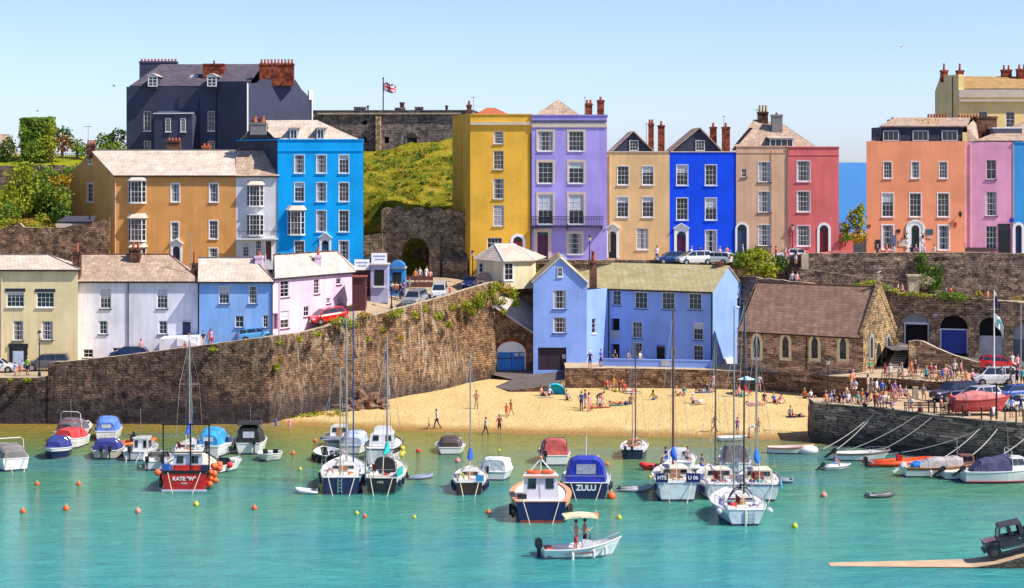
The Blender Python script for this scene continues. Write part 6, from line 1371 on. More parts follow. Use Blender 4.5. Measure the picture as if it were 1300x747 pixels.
def person(pose,loc,rz=0,top='white',bot='navy',hair='brown',sk=0,style=0,long_=False,sleeve=True,scale=1.0,where='',group='people',shoes='black',label=None,hat=None,z=None):
 ms,h1,h2,h3=FIG[pose]
 o=bpy.data.objects.new('person',ms);col.objects.link(o);s=SK[sk]
 tm=s if top=='bare' else CL[top]
 for i,m_ in enumerate((s,tm,CL[bot],CL[bot]if long_ else s,CL[shoes]if shoes else s,tm if sleeve else s)):o.material_slots[i].link='OBJECT';o.material_slots[i].material=m_
 o.location=loc;o.rotation_euler=(0,0,rz);o.scale=(scale*1.1,)*3
 hm=h3 if hat else(h2 if style else h1);q=bpy.data.objects.new('hat' if hat else 'hair',hm);col.objects.link(q);q.parent=o;q.material_slots[0].link='OBJECT';q.material_slots[0].material=CL[hat]if hat else HR[hair]
 pw={'stand':'standing','stand2':'standing','hold':'standing','walk':'walking','sit':'seated','floor':'sitting','lie':'lying','bend':'bending','wade':'wading'}[pose]
 if not label:
  kid='child' if scale<.8 else 'person'
  tt='bare chested' if top=='bare' else 'in %s top'%top
  label='%s %s %s and %s %s %s'%(pw,kid,tt,bot,'trousers' if long_ else 'shorts',where)
 label=' '.join(label.split())
 if len(label.split())>16:label=label.replace(' and %s %s'%(bot,'trousers' if long_ else 'shorts'),'')
 if len(label.split())>16:label=label.replace(' person','',1)
 tag(o,label,'person',group);PEOPLE.append(o);return o
def putp(px,py,fn,*a,dz=0,**k):
 p_=onfn(px,py,fn)if callable(fn)else atz(px,py,fn);p_.z+=dz;return person(a[0],p_,*a[1:],**k)
 # ============================================================ cars
M_TYRE=mat('tyre',(.015,.015,.016),.85,var=.1);M_RIM=mat('alloy',(.45,.45,.48),.3,.8,var=.05)
M_CGL=mat('car_glass',(.015,.022,.035),.04,var=0,spec=1.0);M_LAMP=mat('lamp_clear',(.7,.72,.75),.1,var=0);M_LAMPR=mat('lamp_red',(.5,.01,.01),.2,var=0);M_PLATE=mat('number_plate',(.7,.68,.5),.5,var=0)
def carpaint(nm,c):return mat('car_'+nm,c,.25,0.15,var=.03,coat=.6)
CARK={'hatch':(4.0,1.72,1.48,[(2.0,.45),(1.95,.70),(1.2,.95),(-1.85,1.0),(-2.0,.85),(-1.98,.4)],[(1.15,.93),(.45,1.42),(-1.1,1.48),(-1.75,1.30),(-1.92,.98)]),'saloon':(4.5,1.78,1.44,[(2.25,.42),(2.2,.68),(1.2,.92),(-1.6,.98),(-2.2,.95),(-2.25,.45)],[(1.15,.90),(.4,1.38),(-.95,1.42),(-1.85,.98)]),'mpv':(4.35,1.82,1.66,[(2.15,.45),(2.12,.78),(1.45,1.02),(-2.0,1.06),(-2.15,.85),(-2.12,.42)],[(1.5,1.0),(.55,1.58),(-1.6,1.64),(-2.08,1.08)]),'suv':(4.75,1.9,1.85,[(2.35,.55),(2.32,.98),(1.25,1.14),(-2.2,1.18),(-2.32,.9),(-2.3,.5)],[(1.2,1.12),(.55,1.75),(-1.95,1.82),(-2.25,1.2)]),'van':(4.3,1.8,1.82,[(2.1,.45),(2.1,.85),(1.55,1.08),(-2.0,1.15),(-2.1,.9),(-2.1,.45)],[(1.5,1.05),(.75,1.7),(-1.9,1.80),(-2.06,1.2)])}
def make_car(kind,paint,label,group='parked cars',box_back=False):
 L,W,Hh,low,up=CARK[kind];root=empty('parked_car',(0,0,0));tag(root,label,'car',group);hw=W/2
 mb=MB();mb.mi(paint);zb=.28
 ys=sorted({p_[0]for p_ in low}|{L*.5*k for k in(-.98,-.9,-.6,-.2,.2,.6,.9,.98)})
 top=lambda y:interp(-y,[(-p_[0],p_[1])for p_ in low])
 rings=[]
 for y in ys:
  t=abs(y)/(L/2);wd_=hw*(1-.14*max(0,(t-.72)/.28)**2);zt=top(y);zbb=zb if t<.93 else zb+.1
  rings.append([(-wd_*.96,y,zbb),(-wd_,y,lerp(zbb,zt,.45)),(-wd_*.985,y,lerp(zbb,zt,.8)),(-wd_*.90,y,zt),(wd_*.90,y,zt),(wd_*.985,y,lerp(zbb,zt,.8)),(wd_,y,lerp(zbb,zt,.45)),(wd_*.96,y,zbb)])
 vs=[q for r in rings for q in r];n=8;fs=[(i*n+j,i*n+(j+1)%n,(i+1)*n+(j+1)%n,(i+1)*n+j)for i in range(len(rings)-1)for j in range(n)]
 fs+=[tuple(range(n)),tuple((len(rings)-1)*n+j for j in reversed(range(n)))]
 mb.add(vs,fs)
 g=up;r0=[(-hw*.88,g[0][0],g[0][1]),(hw*.88,g[0][0],g[0][1])]
 def gw(z):return hw*lerp(.90,.72,(z-g[0][1])/(Hh-g[0][1]))
 Ls=[(-gw(z),y,z)for y,z in g];Rs=[(gw(z),y,z)for y,z in g]
 m_=len(g);mb.poly(list(reversed(Ls)));mb.poly(Rs)
 for i in range(m_-1):mb.poly([Ls[i],Ls[i+1],Rs[i+1],Rs[i]])
 mb.build('body',root,smooth=False)
 def inset(q,k=.1,kv=.12):
  c=sum((Vector(p_)for p_ in q),Vector())/4;return[Vector(p_)*(1-k)+c*k for p_ in q]
 def pane(q,nm='window',k=.1):
  q=inset(q,k);a=(q[1]-q[0]).cross(q[2]-q[0]).normalized();c=sum(q,Vector())/4
  if a.dot(c-Vector((0,0,.9)))<0:a=-a
  b_=MB();b_.prism([p_+a*.003 for p_ in q],[p_+a*.02 for p_ in q],M_CGL);return b_.build(nm,root)
 pane([Ls[0],Ls[1],Rs[1],Rs[0]],'windscreen',.12);pane([Ls[-2],Ls[-1],Rs[-1],Rs[-2]],'rear_window',.16)
 yb,yf=g[-1][0],g[0][0];roof=g[1][0],g[-2][0]
 for S,sx in((Ls,-1),(Rs,1)):
  zt=Hh-.10;zl=g[0][1]+.05;x0,x1=sx*gw(zl),sx*gw(zt-.02)
  cuts=[(yf-.18,roof[0]-.02),(0.05,0.05),(-.95,-.95),(yb+.12,roof[1]+.08)]if kind!='saloon' else[(yf-.18,roof[0]-.02),(0.05,0.05),(yb+.35,roof[1]+.05)]
  for(a0,a1),(b0,b1)in zip(cuts,cuts[1:]):pane([(x0,a0-.03,zl),(x1,a1-.03,zt),(x1,b1+.03,zt),(x0,b0+.03,zl)],'side_window',.03)
 wr=.31 if kind not in('suv',)else .38
 for sx in(-1,1):
  for wy in(L*.31,-L*.29):
   b_=MB();b_.lathe([(wr*.8,-.11),(wr,-.08),(wr,.08),(wr*.8,.11)],(sx*(hw-.09),wy,wr),16,M_TYRE,'x');wo=b_.build('wheel',root)
   b_=MB();b_.lathe([(wr*.62,.10),(wr*.58,.125),(.05,.13)]if sx>0 else[(.05,-.13),(wr*.58,-.125),(wr*.62,-.10)],(sx*(hw-.09),wy,wr),12,M_RIM,'x');b_.build('rim',wo)
   b_=MB();b_.lathe([(wr*1.16,-.02),(wr*1.16,.02)],(sx*(hw-.015),wy,wr+.02),16,M_BLACK,'x');b_.build('wheel_arch',root)
 f0=low[1];
 for sx in(-1,1):
  b_=MB();b_.box(sx*hw*.82-.2,sx*hw*.82+.16*(-sx if sx<0 else 1)+.04,L/2-.16,L/2+.015,f0[1]-.16,f0[1]-.02,M_LAMP);b_.build('headlight',root)
  b_=MB();b_.box(sx*hw*.80-.12,sx*hw*.80+.12,-L/2-.02,-L/2+.12,.72,1.0,M_LAMPR);b_.build('tail_light',root)
  b_=MB();b_.box(min(sx*hw,sx*(hw+.2)),max(sx*hw,sx*(hw+.2)),g[0][0]-.35,g[0][0]-.25,g[0][1]+.0,g[0][1]+.15,paint);b_.build('wing_mirror',root)
 b_=MB();b_.box(-.5,.5,L/2-.05,L/2+.02,.34,.56,M_BLACK);b_.build('grille',root)
 for s_,y in((1,L/2+.025),(-1,-L/2-.025)):b_=MB();b_.box(-.26,.26,y-.01,y+.01,.40 if s_>0 else .55,.51 if s_>0 else .66,M_PLATE if s_<0 else M_WHITE);b_.build('number_plate',root)
 return root
CARS={}
def car(kind,pn,pc,label,px,py,fn,heading,pitch=0,roll=0,group='parked cars',dz=0):
 """heading: degrees the nose points to, 0 = away from the camera, 90 = left"""
 o=make_car(kind,carpaint(pn,pc),label,group);p_=onfn(px,py,fn)if callable(fn)else atz(px,py,fn)
 o.location=p_+Vector((0,0,dz));o.rotation_euler=(R(pitch),R(roll),R(heading));return o
 # ============================================================ boats
M_GEL=mat('gelcoat',(.78,.77,.75),.3,var=.06,coat=.4);M_DECKC=mat('deck_cream',(.66,.60,.50),.7,var=.15);M_TEAK=mat('teak',(.36,.17,.07),.6,var=.3,scale=4)
M_ALU=mat('spar',(.36,.34,.32),.45,.3,var=.05);M_SPARD=mat('spar_dark',(.05,.045,.05),.4,.3,var=.1);M_SPARB=mat('spar_brown',(.16,.05,.03),.5,var=.1);M_SSTEEL=mat('stainless',(.7,.7,.72),.15,.9,var=0)
M_BGL=mat('boat_glass',(.01,.012,.018),.08,var=0,spec=1.0);M_ANTI=mat('antifoul',(.03,.04,.10),.8);M_ANTIR=mat('antifoul_red',(.30,.04,.03),.8);M_ROPE=mat('rope',(.62,.55,.42),.9,var=.1)
def HC(n,c):return mat('hull_'+n,c,.35,var=.25,scale=1.2,coat=.25)
def CV(n,c):return mat('canvas_'+n,c,.85,var=.3,scale=1.6,bump=.9,bscale=2.2)
class Boat:
 def __init__(s,name,label,L,B,free,hullm,anti=None,group='boats moored in the harbour',cat='boat',tr=.72,sheer=.35,bowp=2.2,open_=False,deckm=None,stripe=None,flare=.86):
  s.root=empty(name);tag(s.root,label,cat,group);s.L,s.B,s.fr,s.tr,s.sheer,s.bp=L,B,free,tr,sheer,bowp
  mb=MB();n=14;rings=[];anti=anti or M_ANTI
  for i in range(n+1):
   t=i/n;b_=s.hb(t);z=s.zs(t);y=s.yy(t)
   bt=b_*flare*(1 if t<.6 else 1-.45*(t-.6)/.4);kz=-.35
   rings.append([(-b_,y,z),(-(b_*1.0+.0)*lerp(1,flare,.25),y-.035*t**4*L,z*.72),(-bt,y-.11*t**4*L,z*.10+.03),(-bt*.9,y-.13*t**4*L,-.08),(0,y-.16*t**4*L,kz),(bt*.9,y-.13*t**4*L,-.08),(bt,y-.11*t**4*L,z*.10+.03),((b_)*lerp(1,flare,.25),y-.035*t**4*L,z*.72),(b_,y,z)])
  vs=[q for r in rings for q in r];mb.mi(hullm);k=9
  for i in range(n):
   for j in range(k-1):
    mb.mi(anti if j in(2,3,4,5)else(stripe if(stripe and j in(0,7))else hullm))
    o_=len(mb.v)
    mb.poly([rings[i][j],rings[i+1][j],rings[i+1][j+1],rings[i][j+1]])
  mb.mi(hullm);mb.poly([rings[0][j]for j in range(k)])
  mb.poly([(p_[0],p_[1]-.004,p_[2])for p_ in(rings[0][2],rings[0][3],rings[0][4],rings[0][5],rings[0][6])],anti)
  s.hull=mb.build('hull',s.root,weld=True)
  g=MB();g.mi(stripe or M_GEL);
  for sg in(-1,1):g.tube([(sg*s.hb(i/n),s.yy(i/n),s.zs(i/n))for i in range(n+1)],.045,5)
  g.tube([(-s.hb(0),s.yy(0),s.zs(0)),(s.hb(0),s.yy(0),s.zs(0))],.045,5);g.build('gunwale',s.root)
  deckm=deckm or M_GEL
  d=MB();d.mi(deckm)
  if open_:
   fl=.12
   for i in range(n-1):
    t0,t1=i/n,(i+1)/n;f0,f1=.15*t0**4*L,.15*t1**4*L;b0,b1=s.hb(t0)*.90,s.hb(t1)*.90;z0,z1=s.zs(t0),s.zs(t1);y0,y1=s.yy(t0)+(.08 if i==0 else 0),s.yy(t1)
    d.poly([(-b0*.85,y0-f0,fl),(b0*.85,y0-f0,fl),(b1*.85,y1-f1,fl),(-b1*.85,y1-f1,fl)])
    for sg in(-1,1):d.poly([(sg*b0*.85,y0-f0,fl),(sg*b1*.85,y1-f1,fl),(sg*b1,y1,z1),(sg*b0,y0,z0)]);d.poly([(sg*b0,y0,z0),(sg*b1,y1,z1),(sg*s.hb(t1),y1,z1+.01),(sg*s.hb(t0),y0,z0+.01)])
   b0=s.hb(0)*.9;d.poly([(-b0*.85,s.yy(0)+.08,fl),(b0*.85,s.yy(0)+.08,fl),(b0,s.yy(0)+.08,s.zs(0)),(-b0,s.yy(0)+.08,s.zs(0))])
   d.build('inner_hull',s.root)
  else:
   for i in range(n):
    t0,t1=i/n,(i+1)/n;d.poly([(-s.hb(t0)*.98,s.yy(t0),s.zs(t0)-.04),(s.hb(t0)*.98,s.yy(t0),s.zs(t0)-.04),(s.hb(t1)*.98,s.yy(t1),s.zs(t1)-.04),(-s.hb(t1)*.98,s.yy(t1),s.zs(t1)-.04)])
   d.build('deck',s.root)
 def yy(s,t):return-s.L/2+t*s.L
 def zs(s,t):return s.fr*(1+s.sheer*(t-.2)**2*1.5*(1 if t>.2 else .3))
 def hb(s,t):return s.B/2*(lerp(s.tr,1,math.sin(min(1,t/.45)*math.pi/2))if t<.45 else max(.012,1-((t-.45)/.55)**s.bp))
 def part(s,mb,nm,parent=None,smooth=False):return mb.build(nm,parent or s.root,smooth)
 def cabin(s,t0,t1,h,wf=.62,m=None,slope=.35,win=True,wm=None,z=None,taper=.8,doors=None,nm='cabin',roofm=None):
  y0,y1=s.yy(t0),s.yy(t1);z0=z if z is not None else s.zs((t0+t1)/2)-.06;w0=s.hb((t0+t1)/2)*wf;w1=w0*taper
  mb=MB();mb.mi(m or M_GEL);bot=[(-w0,y0,z0),(w0,y0,z0),(w1,y1,z0+.05),(-w1,y1,z0+.05)];top=[(-w0*.9,y0+.05,z0+h),(w0*.9,y0+.05,z0+h),(w1*.85,y1-slope,z0+h*.97),(-w1*.85,y1-slope,z0+h*.97)]
  mb.prism(bot,top);o=s.part(mb,nm)
  if roofm:g=MB();g.mi(roofm);g.prism([(p_[0]*1.12,p_[1]+(-.12 if i<2 else .15),p_[2]+.002)for i,p_ in enumerate(top)],[(p_[0]*1.08,p_[1]+(-.1 if i<2 else .1),p_[2]+.08)for i,p_ in enumerate(top)]);s.part(g,'cabin_roof',o)
  if win:
   def pan(q):
    c=sum((Vector(a)for a in q),Vector())/4;a=(Vector(q[1])-Vector(q[0])).cross(Vector(q[2])-Vector(q[0])).normalized();a=a if a.dot(c-Vector((0,(y0+y1)/2,z0+h/2)))>0 else-a
    g=MB();g.prism([Vector(p_)+a*.005 for p_ in q],[Vector(p_)+a*.03 for p_ in q],M_BGL);s.part(g,'window',o)
   def mixq(A,B,C,D,u0,u1,v0,v1):
    A,B,C,D=map(Vector,(A,B,C,D));f=lambda u,v:(A*(1-u)+B*u)*(1-v)+(D*(1-u)+C*u)*v;return[f(u0,v0),f(u1,v0),f(u1,v1),f(u0,v1)]
   pan(mixq(bot[2],bot[3],top[3],top[2],.1,.47,.4,.88));pan(mixq(bot[2],bot[3],top[3],top[2],.53,.9,.4,.88))
   for a,b_ in((1,2),(3,0)):pan(mixq(bot[a],bot[b_],top[b_],top[a],.12,.48,.42,.86));pan(mixq(bot[a],bot[b_],top[b_],top[a],.54,.88,.42,.86))
   if doors!='none':
    q=[(.12,.36),(.64,.88)]if doors=='two' else[(.10,.32),(.68,.90)]
    for u0,u1 in q:pan(mixq(bot[0],bot[1],top[1],top[0],u0,u1,.45,.88))
  if doors and doors!='two' and doors!='none':
   g=MB();ww=w0*.32;g.box(-ww,ww,y0-.03,y0+.04,z0+.05,z0+h*.9,doors);s.part(g,'companionway',o)
  s.ztop=z0+h;return o
 def well(s,t0,t1,m=None,wf=.72):
  """cockpit: coamings and dark well with benches"""
  y0,y1=s.yy(t0),s.yy(t1);w0=s.hb((t0+t1)/2)*wf;z=s.zs((t0+t1)/2)
  g=MB();g.mi(m or M_GEL)
  for sg in(-1,1):g.box(min(sg*w0,sg*w0*.86),max(sg*w0,sg*w0*.86),y0,y1,z-.05,z+.16);
  g.box(-w0*.86,w0*.86,y0,y0+.12,z-.05,z+.14);o=s.part(g,'coaming');g=MB();g.box(-w0*.86,w0*.86,y0+.12,y1,z-.035,z-.02,M_DECKC);s.part(g,'cockpit_floor',o)
  for sg in(-1,1):g=MB();a=sorted((sg*w0*.5,sg*w0*.86));g.box(a[0],a[1],y0+.12,y1,z-.02,z+.10,M_TEAK if False else M_GEL);s.part(g,'bench',o)
 def mast(s,t,h,r=.085,m=None,boom=None,coverm=None,spreaders=1,stays=True,jib=None,nm='mast',x=0,lean=0):
  z0=s.zs(t);y=s.yy(t);m=m or M_ALU;g=MB();g.tube([(x,y,z0-.1),(x+lean,y-.02*h,z0+h)],[r*.8,r*.6],8,m);mo=s.part(g,nm)
  for k in range(spreaders):
   zz=z0+h*(.58 if spreaders==1 else(.4,.7)[k]);g=MB();w_=s.B*.32;g.tube([(x-w_,y,zz),(x+w_,y,zz)],.03,5,m);s.part(g,'spreader',mo)
  if stays:
   g=MB();g.mi(M_SSTEEL);zt=z0+h*.98;zsps=z0+h*(.58 if spreaders==1 else .7);w_=s.B*.32 if spreaders else 0
   for sg in(-1,1):g.tube([(x+sg*s.hb(t)*.95,y-.1,s.zs(t)),(x+sg*w_,y,zsps),(x+lean,y-.02*h,zt)]if spreaders else[(x+sg*s.hb(t)*.95,y-.1,s.zs(t)),(x+lean,y-.02*h,zt)],.014,3,cap=False)
   g.tube([(x,s.yy(.99),s.zs(1)),(x+lean,y,zt)],.022 if not jib else .014,3,cap=False);g.tube([(x,s.yy(0),s.zs(0)),(x+lean,y-.02*h,zt)],.014,3,cap=False);s.part(g,'rigging',mo)
  if jib:g=MB();g.tube([(x,s.yy(.97),s.zs(1)+.2),(x+lean,y+.25,z0+h*.92)],[.08,.035],6,jib);s.part(g,'furled_jib',mo)
  if boom:
   bl=boom;zb=z0+1.25;g=MB();g.tube([(x,y-.05,zb),(x,y-bl,zb+.15)],.055,6,m);bo=s.part(g,'boom',mo)
   if coverm:g=MB();g.tube([(x,y+.1,zb+1.0),(x,y-.12,zb+.55),(x,y-.45,zb+.22),(x,y-bl*.6,zb+.22),(x,y-bl*.97,zb+.2)],[.08,.20,.25,.19,.08],9,coverm);s.part(g,'sail_cover',bo,True)
  return mo
 def rail(s,t0,t1,h=.55,m=None,front=False,r=.016):
  g=MB();g.mi(m or M_SSTEEL);n=6
  for sg in(-1,1):
   pts=[(sg*s.hb(lerp(t0,t1,i/n))*.96,s.yy(lerp(t0,t1,i/n)),s.zs(lerp(t0,t1,i/n))+h)for i in range(n+1)];g.tube(pts,r,4)
   for i in range(0,n+1,2):g.tube([(pts[i][0],pts[i][1],pts[i][2]-h),pts[i]],r,4)
  if t0<.05:g.tube([(-s.hb(t0)*.96,s.yy(t0),s.zs(t0)+h),(s.hb(t0)*.96,s.yy(t0),s.zs(t0)+h)],r,4)
  if t1>.9:g.tube([(-s.hb(t1)*.96,s.yy(t1),s.zs(t1)+h),(s.hb(t1)*.96,s.yy(t1),s.zs(t1)+h)],r,4)
  s.part(g,'guard_rail')
 def outboard(s,x=0,up=False,m=None,sc=1.0):
  y=s.yy(0);z=s.zs(0);g=MB();m=m or M_BLACK;M_=Matrix.Translation((x,y-.18,z))@(Matrix.Rotation(R(-55),4,'X')if up else Matrix())@Matrix.Scale(sc,4)
  prof=[(-.14,.0),(.16,.0),(.20,.12),(.17,.42),(0.02,.50),(-.16,.42),(-.2,.15)]
  g.prism([M_@Vector((-.15,a-.08,b_))for a,b_ in prof],[M_@Vector((.15,a-.08,b_))for a,b_ in prof],m);o=s.part(g,'outboard')
  g=MB();g.box(-.05,.05,-.16,.04,-.85,0,m,M_);g.box(-.04,.04,-.30,.1,-.52,-.48,m,M_);s.part(g,'drive_leg',o)
  g=MB();
  for k in range(3):a=k*2.094;g.add([M_@Vector((0,-.2,-.78)),M_@Vector((.14*math.cos(a),-.22,-.78+.14*math.sin(a))),M_@Vector((.14*math.cos(a+.6),-.18,-.78+.14*math.sin(a+.6)))],[(0,1,2)],m)
  s.part(g,'propeller',o)
 def canopy(s,t0,t1,h,m,wf=.9,wf2=.62,win=None,hf=.6,front=.6,back=None,sag=.06):
  """canvas hood over hoops"""
  n=7;rings=[];
  for i in range(6):
   u=i/5;t=lerp(t0,t1,u);hh=h*(lerp(hf,1,min(1,u/.25))if u<.25 else lerp(1,front,max(0,(u-.55)/.45)));w_=s.hb(t)*wf;z0=s.zs(t)-.02;y=s.yy(t)
   rr=[]
   for k in range(n+1):a=math.pi*k/n;q_=abs(math.sin(a))**.42;rr.append((-w_*math.copysign(abs(math.cos(a))**.5,math.cos(a))*lerp(1,.84,q_),y,z0+(hh-(sag if i%2 else 0))*q_))
   rings.append(rr)
  g=MB();g.mi(m)
  for i in range(5):
   for k in range(n):g.poly([rings[i][k],rings[i+1][k],rings[i+1][k+1],rings[i][k+1]])
  g.poly(rings[0]);g.poly(rings[-1]);o=s.part(g,'canopy',None)
  if win:
   c=rings[0];y=s.yy(t0)-.015;w_=s.hb(t0)*wf*.5;g=MB();g.box(-w_,w_,y-.01,y+.005,s.zs(t0)+h*hf*.35,s.zs(t0)+h*hf*.78,win);s.part(g,'canopy_window',o)
  g=MB();
  for i in(1,3):g.tube([(a[0]*1.01,a[1],a[2]+.015)for a in rings[i]],.018,4,M_SSTEEL)
  s.part(g,'hoops',o);return o
 def screen(s,t,h=.45,m=None,wf=.8,rake=.35,fm=None):
  w_=s.hb(t)*wf;y=s.yy(t);z=s.zs(t)-.02;g=MB();q=[(-w_,y-.5,z),(-w_*.75,y,z),(w_*.75,y,z),(w_,y-.5,z)];tt=[(-w_*.88,y-.5-rake*.6,z+h),(-w_*.62,y-rake,z+h),(w_*.62,y-rake,z+h),(w_*.88,y-.5-rake*.6,z+h)]
  for i in range(3):g.poly([q[i],q[i+1],tt[i+1],tt[i]],m or M_BGL)
  o=s.part(g,'windscreen');g=MB();g.tube(tt,.025,4,fm or M_SSTEEL);s.part(g,'screen_frame',o)
 def seats(s,t=.35,m=None):
  for sg in(-1,1):
   g=MB();w_=s.hb(t)*.42;x=sg*s.hb(t)*.42;y=s.yy(t);g.box(x-w_*.5,x+w_*.5,y-.2,y+.22,.12,.5,m or M_GEL);g.box(x-w_*.5,x+w_*.5,y-.3,y-.2,.12,.85);s.part(g,'seat')
 def fenders(s,ts,m=None,both=True):
  for t in ts:
   for sg in((-1,1)if both else(1,)):
    x=sg*(s.hb(t)+.09);g=MB();z=s.zs(t);g.lathe([(.03,z-.75),(.10,z-.68),(.11,z-.25),(.03,z-.16)],(x,s.yy(t),0),8,m or mat('fender_navy',(.01,.015,.08),.5));g.tube([(x,s.yy(t),z-.2),(sg*s.hb(t),s.yy(t),z+.03)],.012,3,M_ROPE);s.part(g,'fender')
 def stern_ropes(s):
  """mooring lines from the quarters into the water"""
  for sg in(-1,1):g=MB();g.tube([(sg*s.hb(0)*.72,s.yy(0)-.04,s.zs(0)+.05),(sg*s.hb(0)*.42,s.yy(0)-.9,-.1)],.035,5,M_ROPE,cap=False);s.part(g,'mooring_rope')
 def gear(s,seed,mt=.55):
  """the small clutter of a used yacht: horseshoe buoy, coiled lines, mainsheet, winches, ensign, hatch, bags"""
  rg=random.Random(seed);z=s.zs(.1)
  g=MB();x=rg.choice((-1,1))*s.hb(0)*.6;g.tube([(x+.2*math.cos(a),s.yy(0)-.03,z+.5+.2*math.sin(a))for a in[k*math.pi/6-.6 for k in range(9)]],.06,6,rg.choice((MATS['buoy_orange'],MATS['buoy_yellow'],M_GEL))if 'buoy_orange' in MATS else M_GEL);s.part(g,'horseshoe_buoy')
  g=MB();g.tube([(0,s.yy(.12),z+.05),(0,s.yy(.2),z+1.5)],.03,4,M_ROPE,cap=False);s.part(g,'mainsheet')
  for k in range(3):
   g=MB();c=(rg.uniform(-.6,.6)*s.hb(.7),s.yy(rg.uniform(.65,.85)),s.zs(.75));r=rg.uniform(.12,.2);g.tube([(c[0]+r*math.cos(a),c[1]+r*math.sin(a),c[2]+.03+a*.008)for a in[q*.7 for q in range(18)]],.03,4,rg.choice((M_ROPE,CV('royal',(.01,.10,.55)),M_GREYW)));s.part(g,'coiled_rope')
  for sg in(-1,1):g=MB();g.lathe([(.09,z+.16),(.06,z+.24),(.08,z+.32)],(sg*s.hb(.22)*.8,s.yy(.22),0),8,M_SSTEEL);s.part(g,'winch')
  g=MB();g.box(-.28,.28,s.yy(.72),s.yy(.72)+.5,s.zs(.72)-.02,s.zs(.72)+.1,mat('smoked_hatch',(.03,.035,.05),.15,var=0));s.part(g,'hatch')
  if rg.random()<.7:g=MB();x=-s.hb(0)*.5;g.tube([(x,s.yy(0)-.02,z),(x-.1,s.yy(0)-.45,z+1.3)],.02,4,M_TEAK);st=s.part(g,'ensign_staff');g=MB();g.add([(x-.04,s.yy(0)-.2,z+.65),(x-.1,s.yy(0)-.44,z+1.25),(x+.25,s.yy(0)-.5,z+.95),(x+.2,s.yy(0)-.3,z+.45)],[(0,1,2,3)],mat('ensign_red',(.45,.015,.03),.8));s.part(g,'ensign',st)
  for k in range(rg.randint(2,4)):
   g=MB();c=(rg.uniform(-.5,.5)*s.hb(.2),s.yy(rg.uniform(.08,.26)),z+.12);g.ball(c,rg.uniform(.12,.24),CL[rg.choice(('navy','orange','white','grey','red','teal','beige'))],7,5,(1.2,.8,.7),.3);s.part(g,'bag')
 def arch(s,t,h,w=.85,m=None,r=.04):
  g=MB();g.mi(m or M_GEL);ww=s.hb(t)*w;y=s.yy(t);z=s.zs(t);g.tube([(-ww,y,z),(-ww*.92,y-.1,z+h*.9),(-ww*.7,y-.15,z+h),(ww*.7,y-.15,z+h),(ww*.92,y-.1,z+h*.9),(ww,y,z)],r,6);s.part(g,'radar_arch')
 def bimini(s,t0,t1,h,m,wf=.8):
  y0,y1=s.yy(t0),s.yy(t1);w_=s.hb((t0+t1)/2)*wf;z=s.zs(.3)+h;g=MB();g.mi(m)
  for i in range(4):
   a0,a1=y0+(y1-y0)*i/4,y0+(y1-y0)*(i+1)/4;zz=lambda a:z-.12*((a-(y0+y1)/2)/((y1-y0)/2))**2
   g.poly([(-w_,a0,zz(a0)),(w_,a0,zz(a0)),(w_,a1,zz(a1)),(-w_,a1,zz(a1))]);g.poly([(-w_,a0,zz(a0)+.03),(w_,a0,zz(a0)+.03),(w_,a1,zz(a1)+.03),(-w_,a1,zz(a1)+.03)])
   for sg in(-1,1):g.poly([(sg*w_,a0,zz(a0)+.03),(sg*w_,a1,zz(a1)+.03),(sg*w_*1.02,a1,zz(a1)-.1),(sg*w_*1.02,a0,zz(a0)-.1)])
  o=s.part(g,'bimini');g=MB();g.mi(M_SSTEEL)
  for sg in(-1,1):
   for a in(y0+.1,y1-.1):g.tube([(sg*w_,a,z-.05),(sg*w_*1.02,(y0+y1)/2,s.zs(.3))],.018,4)
  g.tube([(-w_*1.02,(y0+y1)/2,s.zs(.3)+.02),(-w_,y1-.1,z-.05),(w_,y1-.1,z-.05)],.018,4);s.part(g,'bimini_frame',o)
 def put(s,px,py,yaw=0,z=0):
  p_=atz(px,py,0);d=(CH/(py-HY))
  s.root.location=(p_.x,p_.y+(s.L/2*abs(math.cos(R(yaw)))+s.B/2*abs(math.sin(R(yaw))))*.92,z);s.root.location.x=wx(px,s.root.location.y);s.root.rotation_euler=(0,0,R(yaw));return s
MO=mat('buoy_orange',(.80,.13,.03),.45,var=.06);MY=mat('buoy_yellow',(.62,.55,.04),.5,var=.1);MRD=mat('buoy_red',(.65,.03,.03),.45);MPK=mat('buoy_pink',(.75,.25,.22),.5)
# ============================================================ the boats (photo column of the middle, waterline row, yaw)
WM=M_GEL
def motor(label,px,py,B,L=5.2,yaw=0,hull=None,fr=.85,name='motor_boat',**k):
 k.setdefault('sheer',.3);b=Boat(name,label,L,B,fr,hull or WM,**k);b.put(px,py,yaw);return b
b=motor('white cruiser with grey cockpit cover at the left edge of the harbour',8,599,3.1,6.5,28,fr=1.05);b.cabin(.45,.85,.7);b.canopy(.02,.5,1.0,CV('grey',(.22,.20,.19)),front=1);b.arch(.35,1.5);b.rail(.6,.97);b.stern_ropes()
b=motor('small boat with a navy canopy in front of the red boat, far left',73,584,2.35,4.6,178,HC('navy',(.012,.018,.09)),fr=.8,stripe=M_GEL);b.canopy(.1,.8,1.05,CV('navy',(.03,.04,.22)),front=.6)
b=motor('boat with a bright red cockpit cover beside the navy canopy boat',88,573,2.5,5.4,168,fr=.85);b.canopy(.1,.75,.95,CV('red',(.62,.05,.05)),front=.9);b.arch(.45,1.5,m=mat('red_paint',0));b.cabin(.7,.9,.3,win=False)
b=motor('grey hooded cruiser with a radar arch behind the red covered boat',97,562,2.6,6.0,-12,fr=.95);b.canopy(.05,.6,1.25,CV('darkgrey',(.12,.11,.13)));b.cabin(.55,.88,.5);b.arch(.3,1.75);b.mast(.3,3.0,.03,stays=False,spreaders=0,nm='aerial')
